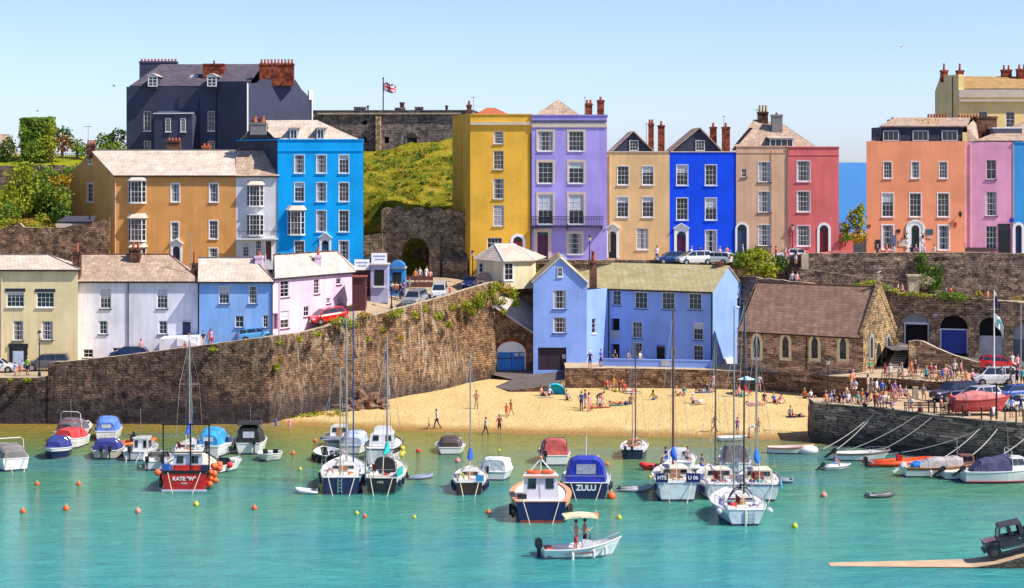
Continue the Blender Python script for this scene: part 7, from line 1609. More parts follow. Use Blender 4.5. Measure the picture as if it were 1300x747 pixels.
b=motor('cream speedboat with navy cover and twin outboards left of centre of the left group',138,583,2.9,5.4,4,mat('hull_cream',(.62,.55,.42),.3,var=.08,coat=.3),fr=.75);b.canopy(.12,.6,.95,CV('navy',0),hf=.8);b.outboard(-.3);b.outboard(.45);b.rail(.7,.98)
b=motor('cruiser with a light blue hood and arched window frame behind the navy cover',138,560,2.6,5.8,6,fr=.9);b.canopy(.05,.6,1.35,CV('midblue',(.10,.22,.62)),win=M_BLIND);b.cabin(.55,.88,.55);b.rail(.6,.97)
b=motor('white fishing boat with an open wheelhouse and long aerial',181,585,2.7,5.6,-6,fr=.8,open_=True);b.cabin(.38,.72,1.55,.55,z=.15,slope=.2,roofm=M_GEL);b.outboard(-.3);b.mast(.4,3.6,.03,stays=False,spreaders=0,nm='aerial');b.fenders((.2,.5));b.stern_ropes()
def rib(label,px,py,L,B,yaw,tube,floor=None,name='inflatable_boat',ob=True,r=.22,group='inflatable boats',console=None):
 root=empty(name);tag(root,label,'dinghy',group);g=MB();g.mi(tube);w_=B/2-r;pts=[(-w_,-L/2,r*.9),(-w_,0,r*.95),(-w_*.95,L*.25,r*1.1),(-w_*.55,L*.42,r*1.5),(0,L*.49,r*1.8),(w_*.55,L*.42,r*1.5),(w_*.95,L*.25,r*1.1),(w_,0,r*.95),(w_,-L/2,r*.9)]
 rr=[r*.4]+[r]*7+[r*.4];g.tube(pts,rr,10);g.build('tube',root,True)
 g=MB();g.mi(floor or M_GEL);g.prism([(-w_,-L*.44,.05),(w_,-L*.44,.05),(w_*.9,L*.25,.1),(0,L*.45,.25),(-w_*.9,L*.25,.1)],[(-w_,-L*.44,.13),(w_,-L*.44,.13),(w_*.9,L*.25,.18),(0,L*.45,.33),(-w_*.9,L*.25,.18)]);g.build('floor',root)
 g=MB();g.box(-w_,w_,-L*.44,-L*.41,.05,.45,M_GREYW if floor is None else floor);g.build('transom',root)
 g=MB();g.box(-w_,w_,-.1,.15,r*1.2,r*1.35,M_GREYW);g.build('thwart',root)
 if console:g=MB();g.box(-.25,.25,-.1,.3,.1,.95,console);g.prism([(-.22,.1,.95),(.22,.1,.95),(.22,.28,.95),(-.22,.28,.95)],[(-.2,.2,1.25),(.2,.2,1.25),(.2,.24,1.25),(-.2,.24,1.25)],M_BGL);g.build('console',root)
 if ob:
  class _:pass
  q=Boat.__new__(Boat);q.root=root;q.L=L*.9;q.fr=.4;q.sheer=0;q.outboard(0,up=(ob=='up'),sc=.9 if L>3 else .6)
 p_=atz(px,py,0);root.location=(wx(px,p_.y+L*.3),p_.y+L*.3,0);root.rotation_euler=(0,0,R(yaw));return root
rib('bright orange inflatable boat behind the white wheelhouse boat',167,568,4.6,1.9,-60,mat('rubber_orange',(.75,.14,.02),.5),name='rigid_inflatable',console=M_BLACK)
b=motor('open white sports boat with twin black outboards left of the red fishing boat',202,597,2.55,5.0,2,fr=.75,open_=True);b.screen(.55,.5);b.seats(.35);b.outboard(-.65);b.outboard(.65);b.cabin(.62,.9,.2,.8,win=False);b.rail(.65,.98)
# --- red fishing boat
MR=HC('red',(.58,.014,.012));b=Boat('fishing_boat','red fishing boat with black gantry, white wheelhouse and name lettering on its stern',8.2,4.3,1.5,MR,M_ANTI,tr=.85,sheer=.5,open_=False,deckm=M_DECKC,stripe=M_BLACK);b.put(244,624,0)
b.cabin(.20,.46,1.35,.58,M_GREYD if False else mat('pale_blue_paint',(.55,.60,.72),.5),.1,True,doors='two',roofm=M_DECKC)
g=MB();g.box(-1.15,1.15,b.yy(.19)-.02,b.yy(.19),b.zs(.2)-.05,b.zs(.2)+.42,MR);b.part(g,'cabin_panel')
g=MB();g.mi(M_BLACK);w_=1.85;y=b.yy(.12);zt=5.3
for x in(-w_,w_,.35):g.tube([(x,y,b.zs(.1)),(x,y,zt)],.07,6)
g.tube([(-w_-.15,y,zt),(w_+.15,y,zt)],.07,6);g.tube([(-w_,y,3.05),(w_,y,3.05)],.05,6);g.tube([(-w_,b.yy(.45),zt-.3),(-w_,y,zt)],.05,5);g.tube([(w_,b.yy(.45),zt-.3),(w_,y,zt)],.05,5);b.part(g,'gantry')
g=MB();g.box(-w_*.98,w_*.98,b.yy(0)-.02,b.yy(0)+.02,.03,.2,mat('pale_blue_paint',0));b.part(g,'boot_stripe')
g=MB();g.box(-1.75,1.75,b.yy(0)-.0,b.yy(0)+.1,b.zs(0)-.02,b.zs(0)+.2,M_BLACK);b.part(g,'transom_cap')
Mx=Matrix.Translation((0,b.yy(0)-.02,1.05))@Matrix.Rotation(R(90),4,'X');M_LET=mat('white_letters',(.85,.85,.85),.5,var=0);text_obj('KATE "W"',.42,Mx,M_LET,b.root,bold=.012)
text_obj('TENBY',.17,Matrix.Translation((0,b.yy(0)-.02,.68))@Matrix.Rotation(R(90),4,'X'),M_LET,b.root)
rg=random.Random(11)
for k in range(12):g=MB();t=rg.uniform(.0,.35);g.ball((b.hb(t)+rg.uniform(.0,.28),b.yy(t),rg.uniform(.5,2.0)),rg.uniform(.20,.32),MO,10,7);b.part(g,'buoy',None,True)
for k in range(3):g=MB();t=.02+.05*k;g.lathe([(.30,-.12),(.38,-.08),(.38,.08),(.30,.12)],(-b.hb(t)-.08,b.yy(t)+.2,.7+.1*k),14,M_TYRE,'x');b.part(g,'tyre_fender')
g=MB();g.ball((-2.15,b.yy(0)+.1,1.55),.28,MO,10,7);b.part(g,'buoy');g=MB();g.box(-1.9,-1.3,b.yy(.08),b.yy(.16),1.5,2.1,mat('fish_box_blue',(.03,.1,.4),.6));b.part(g,'fish_box')
g=MB();g.box(1.2,1.8,b.yy(.08),b.yy(.16),1.5,2.0,mat('fish_box_navy',(.015,.02,.08),.6));b.part(g,'fish_box');b.stern_ropes();b.rail(.5,.97)
b=Boat('sailing_boat','sailing boat with a tall grey mast and blue sail cover behind the red fishing boat',8,2.7,.95,WM);b.put(240,590,3);b.cabin(.35,.7,.5,doors=M_TEAK);b.well(.05,.34);b.mast(.55,9.6,.10,boom=2.8,coverm=CV('royal',(.01,.10,.55)),spreaders=1);b.mast(.4,6.5,.035,stays=False,spreaders=0,nm='antenna',x=.3);b.rail(.0,.3)
b.gear(1)
b=motor('white cruiser with a light blue cover behind the orange buoys',273,581,3.4,6.2,-8,fr=1.0);b.canopy(.15,.7,1.5,CV('skyblue',(.03,.30,.62)),wf=.62,win=M_BLIND);b.outboard(.2);b.rail(.5,.98);b.fenders((.3,.6))
b=motor('small white sports boat with dark seats right of the red fishing boat',287,601,2.2,4.4,-24,fr=.6,open_=True);b.screen(.5,.45);b.seats(.35,M_BLACK);b.rail(.55,.98);g=MB();g.ball((1.1,-1.2,.6),.28,MRD,10,7);b.part(g,'buoy');b.cabin(.6,.9,.15,.8,win=False)
b=motor('white cruiser with black tinted hood and bimini beside the small open tender',319,577,2.9,6.0,2,fr=1.0);b.canopy(.06,.55,1.55,CV('black',(.02,.02,.022)),win=M_BLIND,hf=.85);b.bimini(.05,.5,1.75,CV('black',0),.75);b.outboard(.55);b.cabin(.55,.88,.5);b.mast(.4,3.0,.03,stays=False,spreaders=0,nm='aerial')
b=motor('small white open tender with a black engine right of the black hooded cruiser',342,587,2.2,3.4,178,fr=.55,open_=True,name='tender',cat='dinghy');b.seats(.4,M_BLACK);g=MB();g.ball((0,0,.4),.25,M_BLACK,8,5);b.part(g,'engine_cover')
b=Boat('ketch','navy hulled ketch with a white deck and two masts, left of the teal covered yacht',9.5,3.7,1.35,HC('navy',0),tr=.8,deckm=M_GEL,stripe=M_GEL);b.put(437,627,2);b.cabin(.32,.62,.55,doors=M_TEAK);b.well(.04,.3)
b.gear(2)
b.mast(.58,12.5,.10,boom=3.4,coverm=None,spreaders=2,x=.15);b.mast(.12,9.0,.075,m=mat('spar_buff',(.35,.27,.14),.4,.3),spreaders=1,x=-.15);b.mast(.5,13.0,.08,m=mat('spar_blue',(.03,.06,.2),.4),stays=False,spreaders=0,x=.75,nm='furled_sail');b.rail(.0,.95);b.fenders((.15,.4,.65));b.stern_ropes()
g=MB();g.box(-.3,-.25,b.yy(0)-.1,b.yy(0)-.06,.1,1.5,M_SSTEEL);g.box(.0,.05,b.yy(0)-.1,b.yy(0)-.06,.1,1.5)
for k in range(5):g.box(-.28,.03,b.yy(0)-.11,b.yy(0)-.07,.25+k*.27,.29+k*.27)
b.part(g,'boarding_ladder')
b=Boat('sailing_yacht','black hulled yacht with bright teal sail cover and teal dodgers',8.8,3.3,1.3,HC('black',(.012,.014,.016)),HC('green',(.01,.10,.06)),tr=.75,deckm=M_DECKC,stripe=M_GEL);b.put(491,627,-2);b.cabin(.3,.62,.75,doors=M_TEAK,m=M_DECKC);b.well(.04,.28,M_DECKC);TEAL=CV('teal',(.005,.42,.40));b.mast(.55,10.8,.11,m=M_ALU,boom=2.6,coverm=TEAL,spreaders=0)
b.gear(3)
for sg in(-1,1):
 g=MB();q=[(sg*b.hb(t)*1.0,b.yy(t))for t in(.0,.1,.22)]
 for(x0,y0),(x1,y1)in zip(q,q[1:]):g.poly([(x0,y0,1.35),(x1,y1,1.35),(x1,y1,2.0),(x0,y0,2.0)],TEAL);g.poly([(x0*1.01,y0,1.35),(x1*1.01,y1,1.35),(x1*1.01,y1,2.0),(x0*1.01,y0,2.0)],TEAL)
 b.part(g,'dodger')
b.canopy(.26,.42,1.3,CV('black',0),wf=.6,hf=1);b.rail(.0,.95,.65);b.fenders((.06,.2));b.stern_ropes();text_obj('MISS',.26,Matrix.Translation((-.1,b.yy(0)-.02,.95))@Matrix.Rotation(R(90),4,'X'),M_DECKC,b.root).name='transom_lettering' if False else 'lettering'
b=motor('white motor cruiser with a black hull bottom and flybridge behind the teal yacht',488,592,3.3,7.0,-3,HC('white_low',(.72,.72,.74)),fr=1.5,stripe=M_BLACK);b.cabin(.25,.7,1.1,.7,doors='two');b.cabin(.35,.6,.5,.5,z=b.ztop,win=False,nm='flybridge');b.rail(.0,.97,.5);b.stern_ropes();g=MB()
for k in range(3):g=MB();g.ball((b.hb(.3)+.15,b.yy(.2+.1*k),.8+.5*(k%2)),.24,MY,10,7);b.part(g,'fender_ball')
b=motor('dark dinghy raft of engines and gear left of the ketch',418,589,2.8,4.6,20,HC('black',0),fr=.7,open_=True,name='workboat');b.outboard(-.4,up=True);b.outboard(.3,up=True);b.seats(.4,M_BLACK);b.arch(.5,1.1,m=M_SSTEEL,r=.025);b.fenders((.2,.4,.6),M_BLACK)
b=motor('small white cabin boat with a wooden door and a grey dinghy across its stern',432,570,2.7,5.5,0,fr=.9);b.cabin(.3,.75,1.0,.65,doors=M_TEAK);b.rail(.4,.95);g=MB();g.mi(CV('greyblue',(.22,.23,.33)));g.tube([(-1.6,b.yy(0)-.35,1.05),(-.8,b.yy(0)-.4,.95),(.8,b.yy(0)-.4,.95),(1.5,b.yy(0)-.35,1.0)],[.12,.3,.3,.15],8);b.part(g,'stowed_dinghy',None,True)
b=motor('white boat with a pale blue hood half hidden behind the ketch masts',452,577,2.5,5.2,-6,fr=.8);b.canopy(.1,.7,1.15,CV('paleblue',(.42,.48,.66)),front=.8,win=M_BLIND);b.fenders((.3,),M_BLACK)
rib('white inflatable tender with raised handles left of the ketch',391,628,2.0,1.2,75,mat('rubber_white',(.66,.68,.72),.5),ob=False,r=.17)
rib('grey and white inflatable tender right of the teal yacht',532,610,2.3,1.2,-70,mat('rubber_grey',(.22,.26,.36),.5),ob='up',r=.17)
b=motor('white boat under a dark brown cover near the waterline',572,577,2.75,4.8,1,fr=.62);b.canopy(.05,.72,.75,CV('brown',(.07,.045,.04)),front=.9,wf=.8);b.rail(.75,.98)
b=Boat('sailing_boat','small brown hulled sailing boat with a blue sail cover and an upright mast',6.8,2.75,1.0,HC('brown',(.05,.018,.015)),tr=.75,stripe=M_GEL);b.put(597,628,0);b.cabin(.32,.68,.6,doors=M_TEAK);b.well(.04,.3);b.mast(.55,9.9,.085,m=M_ALU,boom=1.8,coverm=CV('royal',0),spreaders=0);b.fenders((.05,.2,.35));b.stern_ropes();g=MB();g.box(.5,1.15,b.yy(0)-.1,b.yy(0)-.05,1.1,1.6,mat('sky_banner',(.05,.3,.6),.7));b.part(g,'dodger');b.rail(.0,.9)
b.gear(4)
b=motor('white boat under a white tent cover with a black outboard',631,610,2.7,4.8,-6,fr=.7);b.canopy(.03,.75,1.1,CV('white',(.75,.76,.80)),front=.5,wf=1.0,hf=.95);b.outboard(-.55)
b=Boat('harbour_launch','navy launch with peach topped gunwales, white wheelhouse and orange life ring',8.2,4.6,1.55,HC('deepnavy',(.010,.014,.10)),M_ANTIR,tr=.80,sheer=.45,deckm=M_GEL,stripe=mat('peach_paint',(.72,.32,.16),.5));b.put(686,663,0)
g=MB();g.mi(mat('peach_paint',0))
for i in range(14):
 t0,t1=i/14,(i+1)/14
 for sg in(-1,1):g.prism([(sg*b.hb(t0)*.84,b.yy(t0),b.zs(t0)-.02),(sg*b.hb(t0),b.yy(t0),b.zs(t0)-.02),(sg*b.hb(t1),b.yy(t1),b.zs(t1)-.02),(sg*b.hb(t1)*.84,b.yy(t1),b.zs(t1)-.02)],[(sg*b.hb(t0)*.84,b.yy(t0),b.zs(t0)+.06),(sg*b.hb(t0)*1.02,b.yy(t0),b.zs(t0)+.06),(sg*b.hb(t1)*1.02,b.yy(t1),b.zs(t1)+.06),(sg*b.hb(t1)*.84,b.yy(t1),b.zs(t1)+.06)])
b.part(g,'side_deck')
b.cabin(.16,.42,1.75,.60,mat('lilac_white',(.66,.63,.70),.5),.2,doors='two',roofm=M_GEL,taper=.9);g=MB();y=b.yy(.158);g.box(-.02,.02,y-.03,y,1.6,3.1,M_TRIMC);g.box(-1.35,1.35,y-.12,y-.02,b.ztop-.12,b.ztop-.02,mat('peach_paint',0));b.part(g,'door_trim')
g=MB();g.mi(M_GEL);zt=b.ztop+.05
for x in(-1.0,1.0):g.tube([(x,y+.4,zt),(0,y+.5,zt+1.15)],.06,6)
g.tube([(0,y+.45,zt),(0,y+.5,zt+1.2)],.045,6);b.part(g,'mast_frame');g=MB();g.ball((0,y+.5,zt+1.22),.14,MO,8,5);b.part(g,'mast_light')
for x in(-.55,.5):
 g=MB();pts=[(x+.42*math.cos(a),y+.5+.2*math.sin(a),zt+.18)for a in[k*math.pi/6 for k in range(13)]];g.tube(pts,.13,7,MO);b.part(g,'life_ring')
for sg in(-1,1):
 for k,t in enumerate((.06,.18)):g=MB();g.lathe([(.33,-.13),(.44,-.08),(.44,.08),(.33,.13)],(sg*(b.hb(t)+.12),b.yy(t),.75),14,M_TYRE,'x');b.part(g,'tyre_fender')
b.stern_ropes();g=MB();g.box(-1.75,-1.05,b.yy(.1),b.yy(.1)+.25,1.6,1.95,M_BLACK);b.part(g,'locker')
b=motor('white motor boat with a faded red hood, top centre of the anchorage',703,591,2.85,5.6,3,fr=.85);b.canopy(.12,.62,1.35,CV('fadedred',(.55,.10,.09)),hf=.95);b.outboard(-.95);b.cabin(.6,.88,.3,win=False);b.arch(.14,1.5,m=M_BLACK,r=.025);b.rail(.6,.98)
b=Boat('motor_cruiser','navy cruiser with a big royal blue canopy and white letters across the stern',7.2,3.9,1.25,HC('zulu',(.015,.025,.10)),tr=.88,stripe=M_GEL);b.put(744,633,-2);b.canopy(.06,.55,1.95,CV('royalcanopy',(.015,.035,.42)),wf=.86,hf=.92,win=mat('clear_vinyl',(.42,.42,.52),.2,var=.4,scale=5));b.cabin(.5,.88,.6);b.mast(.5,3.2,.06,m=M_GEL,stays=False,spreaders=0,nm='light_mast');b.rail(.0,.97)
text_obj('ZULU',.62,Matrix.Translation((0,b.yy(0)-.02,.85))@Matrix.Rotation(R(90),4,'X'),M_LET,b.root,bold=.02);b.stern_ropes();b.fenders((.1,.3))
b=Boat('sailing_boat','small dark blue day sailer with a wooden hatch moored close to the beach',6,2.45,.85,HC('dayblue',(.02,.03,.08)),tr=.8,stripe=M_GEL,open_=False);b.put(806,583,-8);b.cabin(.4,.7,.55,.6,doors=M_TEAK,m=M_TEAK,win=False);b.well(.05,.38);b.mast(.6,9.6,.07,m=M_SPARD,spreaders=0);b.mast(.62,9.7,.035,m=mat('spar_blue',0),stays=False,spreaders=0,x=-.3,nm='furled_jib');b.outboard(-.6,sc=.7);b.outboard(.0,sc=.7)
b.gear(5)
rib('bright red inflatable dinghy left of the yacht with navy banners',832,598,2.4,1.3,88,mat('rubber_red',(.70,.03,.03),.45),ob=False,r=.24)
rib('long grey inflatable tied beside the yacht with navy banners',806,626,2.9,1.3,-85,mat('rubber_pale',(.45,.47,.50),.5),mat('rubber_dark',(.08,.08,.09),.6),ob=False,r=.17)
b=Boat('sailing_yacht','white yacht with navy lettered banners, a brown mast and blue sail cover',8.2,3.5,1.45,HC('yacht_white',(.70,.76,.82)),tr=.85,stripe=M_GEL);b.put(855,636,0);b.cabin(.28,.66,.8,.7,doors=M_TEAK,m=M_DECKC);b.well(.04,.27);b.mast(.55,13.0,.12,m=M_SPARB,boom=2.9,coverm=CV('royal',0),spreaders=0);b.rail(.0,.95,.75)
b.gear(6)
MB_N=mat('navy_banner',(.012,.018,.14),.8,var=.1)
for x0,x1,tx in((-1.7,-.75,'HTS'),(.65,1.75,'U 06')):
 g=MB();y=b.yy(0)-.06;g.box(x0,x1,y-.02,y,1.5,2.2,MB_N);bo=b.part(g,'banner');text_obj(tx,.40,Matrix.Translation(((x0+x1)/2,y-.03,1.85))@Matrix.Rotation(R(90),4,'X'),M_LET,bo,bold=.012)
b.stern_ropes();b.fenders((.1,),None)
b=motor('white cruiser with people aboard behind the yacht with navy banners',862,602,3.0,6.2,-6,fr=1.0);b.cabin(.35,.75,.7,.65);b.rail(.0,.97,.7);PB1=b
b=motor('little blue tender with a seated man in a navy shirt',896,601,1.5,3.2,-60,HC('dayblue',0),fr=.4,open_=True,name='tender',cat='dinghy');PB2=b
b=Boat('sailing_yacht','white yacht with a dark timber hatch, third of the yachts right of centre',7.8,3.3,1.2,HC('yacht_grey',(.62,.66,.72)),tr=.8,stripe=M_GEL);b.put(909,634,2);b.cabin(.28,.64,.85,.7,doors=mat('dark_teak',(.12,.05,.03),.5),m=M_DECKC);b.well(.04,.27);b.mast(.55,11.4,.10,m=mat('spar_olive',(.16,.14,.10),.4,.3),spreaders=0,boom=2.4);b.rail(.0,.95,.7);b.fenders((.05,.15),MB_N);b.stern_ropes()
b.gear(7)
b=motor('white motor boat with a brown grey hood and silver outboard behind the yachts',932,600,2.8,5.4,0,fr=.8);b.canopy(.1,.6,1.5,CV('taupe',(.20,.165,.165)),hf=1);b.outboard(-.1,up=True,m=M_SSTEEL);b.rail(.6,.98)
b=Boat('sailing_yacht','white yacht with a bright blue sail cover and red timber hatch',7.8,3.4,1.25,HC('yacht_white',0),tr=.8,stripe=HC('dayblue',0));b.put(962,636,-4);b.cabin(.28,.64,.85,.7,doors=mat('red_teak',(.26,.05,.025),.5),m=M_DECKC);b.well(.04,.27);b.mast(.52,11.5,.09,boom=2.8,coverm=CV('brightblue',(.005,.16,.62)),spreaders=0,x=-.1);b.rail(.0,.95,.7);b.stern_ropes();b.fenders((.3,.45),mat('fender_sky',(.1,.35,.6),.5))
b.gear(8)
b=Boat('sailing_yacht','foremost white yacht with a black spray hood frame and a very tall mast',8.2,4.0,1.15,HC('yacht_grey',0),tr=.70,stripe=M_GEL,flare=.7);b.put(935,667,3);b.cabin(.3,.62,.55,.62,doors=mat('gold_teak',(.45,.22,.05),.5));b.well(.05,.28);b.mast(.5,15.0,.09,m=M_SPARD,spreaders=1,boom=2.4,x=.55);b.mast(.62,14.4,.085,m=M_ALU,spreaders=0,stays=False,x=-.05,nm='furled_jib');b.rail(.0,.97,.7,r=.028)
b.gear(9)
g=MB();g.mi(M_SPARD);pts=[(1.0*math.cos(math.pi*k/10),b.yy(.25),1.1+1.45*math.sin(math.pi*k/10))for k in range(11)];g.tube(pts,.05,6);g.tube([(p_[0]*.85,p_[1]+.5,1.1+(p_[2]-1.1)*.8)for p_ in pts],.045,6);b.part(g,'hood_frame')
g=MB();g.box(-.06,.06,b.yy(0)-.12,b.yy(0),-.2,1.1,M_DECKC);b.part(g,'rudder');g=MB();g.mi(M_SSTEEL)
for x in(.35,.7):g.tube([(x,b.yy(0)-.06,.1),(x,b.yy(0)-.06,1.1)],.02,4)
for k in range(4):g.tube([(.35,b.yy(0)-.06,.2+.25*k),(.7,b.yy(0)-.06,.2+.25*k)],.02,4)
b.part(g,'boarding_ladder')
for sg in(-1,1):g=MB();g.lathe([(.05,-.32),(.19,-.26),(.19,.26),(.05,.32)],(sg*1.85,b.yy(.05),1.05),8,M_GEL,'y');b.part(g,'fender')
rib('small dark green tender right of the blue covered yacht',991,614,2.2,1.3,80,mat('rubber_slate',(.15,.22,.28),.5),ob=False,r=.19)
b=motor('white wooden rowing boat lying sideways between the beach and the quay',1004,577,1.55,4.2,-93,mat('hull_cream2',(.72,.68,.60),.5,var=.1),fr=.55,open_=True,stripe=mat('peach_paint',0),tr=.6,name='rowing_boat',cat='rowing boat',sheer=.5);g=MB()
for t in(.25,.5,.72):g.box(-b.hb(t)*.85,b.hb(t)*.85,b.yy(t)-.12,b.yy(t)+.12,.36,.41,M_TEAK)
b.part(g,'thwart')
b=Boat('speedboat','white speedboat under way with a cream bimini top and two people aboard',5.3,2.2,.62,WM,mat('hull_seam',(.3,.3,.3),.5),tr=.9,sheer=1.1,open_=True,bowp=1.7,flare=.7);b.put(739,711,-84);b.bimini(.26,.68,2.2,CV('cream',(.80,.70,.42)),.75);b.outboard(-.1,sc=1.3);b.rail(.6,.98,.35,r=.025);g=MB();g.box(-.35,.35,b.yy(.5),b.yy(.6),.12,1.15,M_GEL);cn=b.part(g,'console');g=MB();g.box(-.33,.33,b.yy(.6)-.04,b.yy(.6),1.15,1.5,M_BGL);b.part(g,'windscreen',cn)
g=MB();g.box(-.8,.8,b.yy(.04),b.yy(.12),.12,.62,mat('red_seat',(.45,.1,.06),.6));b.part(g,'stern_seat');b.fenders((.35,.62,.78),M_GEL,False);SPB=b
g=MB();q=[(1.16,-1.3,.35),(1.17,.6,.42),(1.17,.6,.50),(1.16,-1.3,.40)];g.prism(q,[(p_[0]+.02,p_[1],p_[2])for p_ in q],M_ANTIR);b.part(g,'side_stripe')
b=motor('white clinker dinghy with a black outboard moored under the quay',1095,586,1.9,5.0,-86,fr=.65,open_=True,stripe=M_GREYW,name='open_boat',tr=.7);b.outboard(.0,up=True);b.seats(.7,M_WHITE);b.rail(.6,.98,.3)
rib('long orange rigid inflatable with a red console under the quay wall',1140,595,6.0,2.1,-80,mat('rubber_orange2',(.75,.09,.02),.45),M_GREYD,name='rigid_inflatable',console=mat('red_paint',0),r=.27)
b=motor('long white boat with a pale grey cover and blue tarpaulin by the quay',1196,607,2.1,6.6,-84,fr=.8,name='open_boat',stripe=M_TEAK);b.canopy(.18,.75,.8,CV('palegrey',(.42,.38,.38)),hf=.35,front=1,wf=.85);b.cabin(.72,.92,.9,.8,m=mat('brown_cabin',(.2,.09,.07),.5),slope=.15);b.outboard(.0,up=True,m=M_GEL);g=MB();g.ball((0,b.yy(.16),.95),.5,CV('tarpblue',(.005,.20,.60)),10,6,(1.1,1.2,.6),.3);b.part(g,'tarpaulin');b.mast(.7,2.4,.05,stays=False,spreaders=1,nm='light_mast');b.fenders((.3,.45),M_GEL)
b=motor('white fishing boat between the pale covered boat and the navy covered cabin boat',1232,610,1.9,4.6,-86,fr=.65,open_=True);b.outboard(0,up=True);b.seats(.5);b.fenders((.3,),M_BLACK)
b=motor('white cabin boat with a sloping navy canvas cover and red waterline at the right edge',1275,615,2.3,7.0,-84,fr=.95,name='cabin_boat');b.canopy(.1,.55,1.1,CV('slatenavy',(.06,.06,.14)),hf=.25,front=1.25,wf=.88);b.cabin(.52,.78,1.15,.8,slope=.5);b.outboard(0,up=True);b.arch(.56,1.75,m=M_GEL,r=.03);b.mast(.55,3.3,.035,stays=False,spreaders=0,nm='aerial');g=MB();
for sg in(-1,1):g.tube([(sg*b.hb(i/14)*.9+sg*.02,b.yy(i/14),.16)for i in range(12)],.05,5,M_ANTIR)
b.part(g,'waterline_stripe')
b=motor('white boat bow just entering the frame at the lower right by the quay',1312,600,2.1,5.5,-84,fr=.8,open_=True)
rib('small dark inflatable drifting alone on the right, empty',1117,633,2.3,1.15,-75,mat('rubber_dark',0),mat('rubber_pale',0),ob=False,r=.14)
b=motor('tiny white dinghy with a person in a lilac top steering',1063,598,1.3,2.6,-70,fr=.32,open_=True,name='tender',cat='dinghy');b.outboard(0,up=True,sc=.8);PB3=b
b=motor('white dinghy hauled up at the water edge where people bend over it',930,561,1.3,2.8,-80,fr=.35,open_=True,name='tender',cat='dinghy')
BU={'orange':MO,'yellow':MY,'red':MRD,'pink':MPK}
def buoy(px,py,c,r,label):
 p_=atz(px,py,0);root=empty('mooring_buoy',p_);tag(root,label,'buoy','mooring buoys');g=MB();g.ball((0,0,r*.45),r,BU[c],14,9);g.build('float',root,True);g=MB();g.mi(M_ROPE);g.tube([(0,0,r*1.35),(.0,0,r*1.7)],r*.18,6);pts=[(r*.25*math.cos(a),0,r*1.7+r*.25*math.sin(a))for a in[k*math.pi/4 for k in range(9)]];g.tube(pts,r*.08,5);g.build('ring',root)
for px,py,c,r,l in((29,651,'orange',.22,'orange buoy alone at the lower left edge of the water'),(84,648,'orange',.26,'orange buoy second from the lower left edge'),(175,651,'pink',.24,'pale orange buoy below the left group of boats'),(47,616,'orange',.20,'orange buoy below the boat at the left edge'),(100,616,'orange',.20,'orange buoy below the navy canopy boat'),(249,642,'yellow',.22,'yellow buoy just below the red fishing boat'),(323,647,'orange',.22,'orange buoy right of and below the red fishing boat'),(372,577,'orange',.2,'orange buoy right of the small open tender'),(381,597,'yellow',.16,'small dark yellow buoy above the white inflatable tender'),(400,561,'orange',.2,'orange buoy nearest the beach at the left'),(406,602,'yellow',.18,'small yellow buoy touching the ketch'),(463,657,'orange',.16,'small orange buoy below the teal yacht, the right one'),(453,653,'yellow',.16,'small yellow buoy below the teal yacht, the left one'),(531,574,'red',.22,'red buoy left of the brown covered boat'),(581,587,'pink',.24,'orange and white buoy below the brown covered boat'),(620,652,'orange',.2,'orange buoy below the small brown hulled sailing boat'),(634,573,'yellow',.14,'tiny yellow buoy right of the brown covered boat'),(756,657,'orange',.26,'orange buoy below the navy cruiser with letters'),(786,659,'yellow',.2,'yellow green buoy right of the orange one'),(776,633,'orange',.36,'large orange buoy at the corner of the navy cruiser'),(771,591,'orange',.18,'small orange buoy behind the navy cruiser'),(1046,631,'pink',.26,'pink buoy alone in the open water on the right'),(1009,670,'yellow',.22,'yellow buoy right of the foremost yacht'),(825,607,'yellow',.15,'tiny yellow buoy left of the navy bannered yacht'),(759,581,'pink',.14,'small pale buoy behind the red hooded boat'),(526,658,'yellow',.15,'small yellow buoy in open water below the teal yacht'),(95,562,'orange',.12,'tiny orange float by the far wall')):
 buoy(px,py,c,r,l)
b=MB();b.ball((0,0,.3),.62,M_GEL,16,9,(1.5,1,.8));o=b.build('mooring_float',None,True);o.location=atz(1026,576,0);tag(o,'large white float at the bow of the wooden rowing boat','float')
M_ROPEG=mat('rope_grey',(.50,.47,.44),.9)
def rope(p0,p1,label,sag=.12,r=.036):
 g=MB();pts=[];L=(p1-p0).length
 for k in range(13):t=k/12;q=p0.lerp(p1,t);q.z-=sag*L*4*t*(1-t)*.35;pts.append(q)
 g.tube(pts,r,5,M_ROPEG);tag(g.build('mooring_rope'),label,'rope','mooring ropes')
for(a,b_,c,d_),l in(((1112,523,1045,570),'leftmost mooring rope from the quay to the water'),((1113,522,1060,572),'second mooring rope from the left on the quay'),((1165,527,1070,574),'long mooring rope rising over the clinker dinghy'),((1183,530,1118,572),'mooring rope to the stern of the clinker dinghy'),((1245,545,1125,577),'low rope crossing above the orange inflatable'),((1243,545,1192,584),'rope dropping to the pale covered boat'),((1266,545,1228,582),'rope dropping to the white fishing boat'),((1302,556,1248,588),'rope at the right edge to the navy covered cabin boat')):
 YQ=lambda px:interp(wx(px,184),[(q[0],q[1])for q in qp])-.3
 p0=P(a,b_,YQ(a)-.25);p1=P(c,d_,YQ(c)-6.5);p1.z=max(.05,p1.z);rope(p0,p1,l)
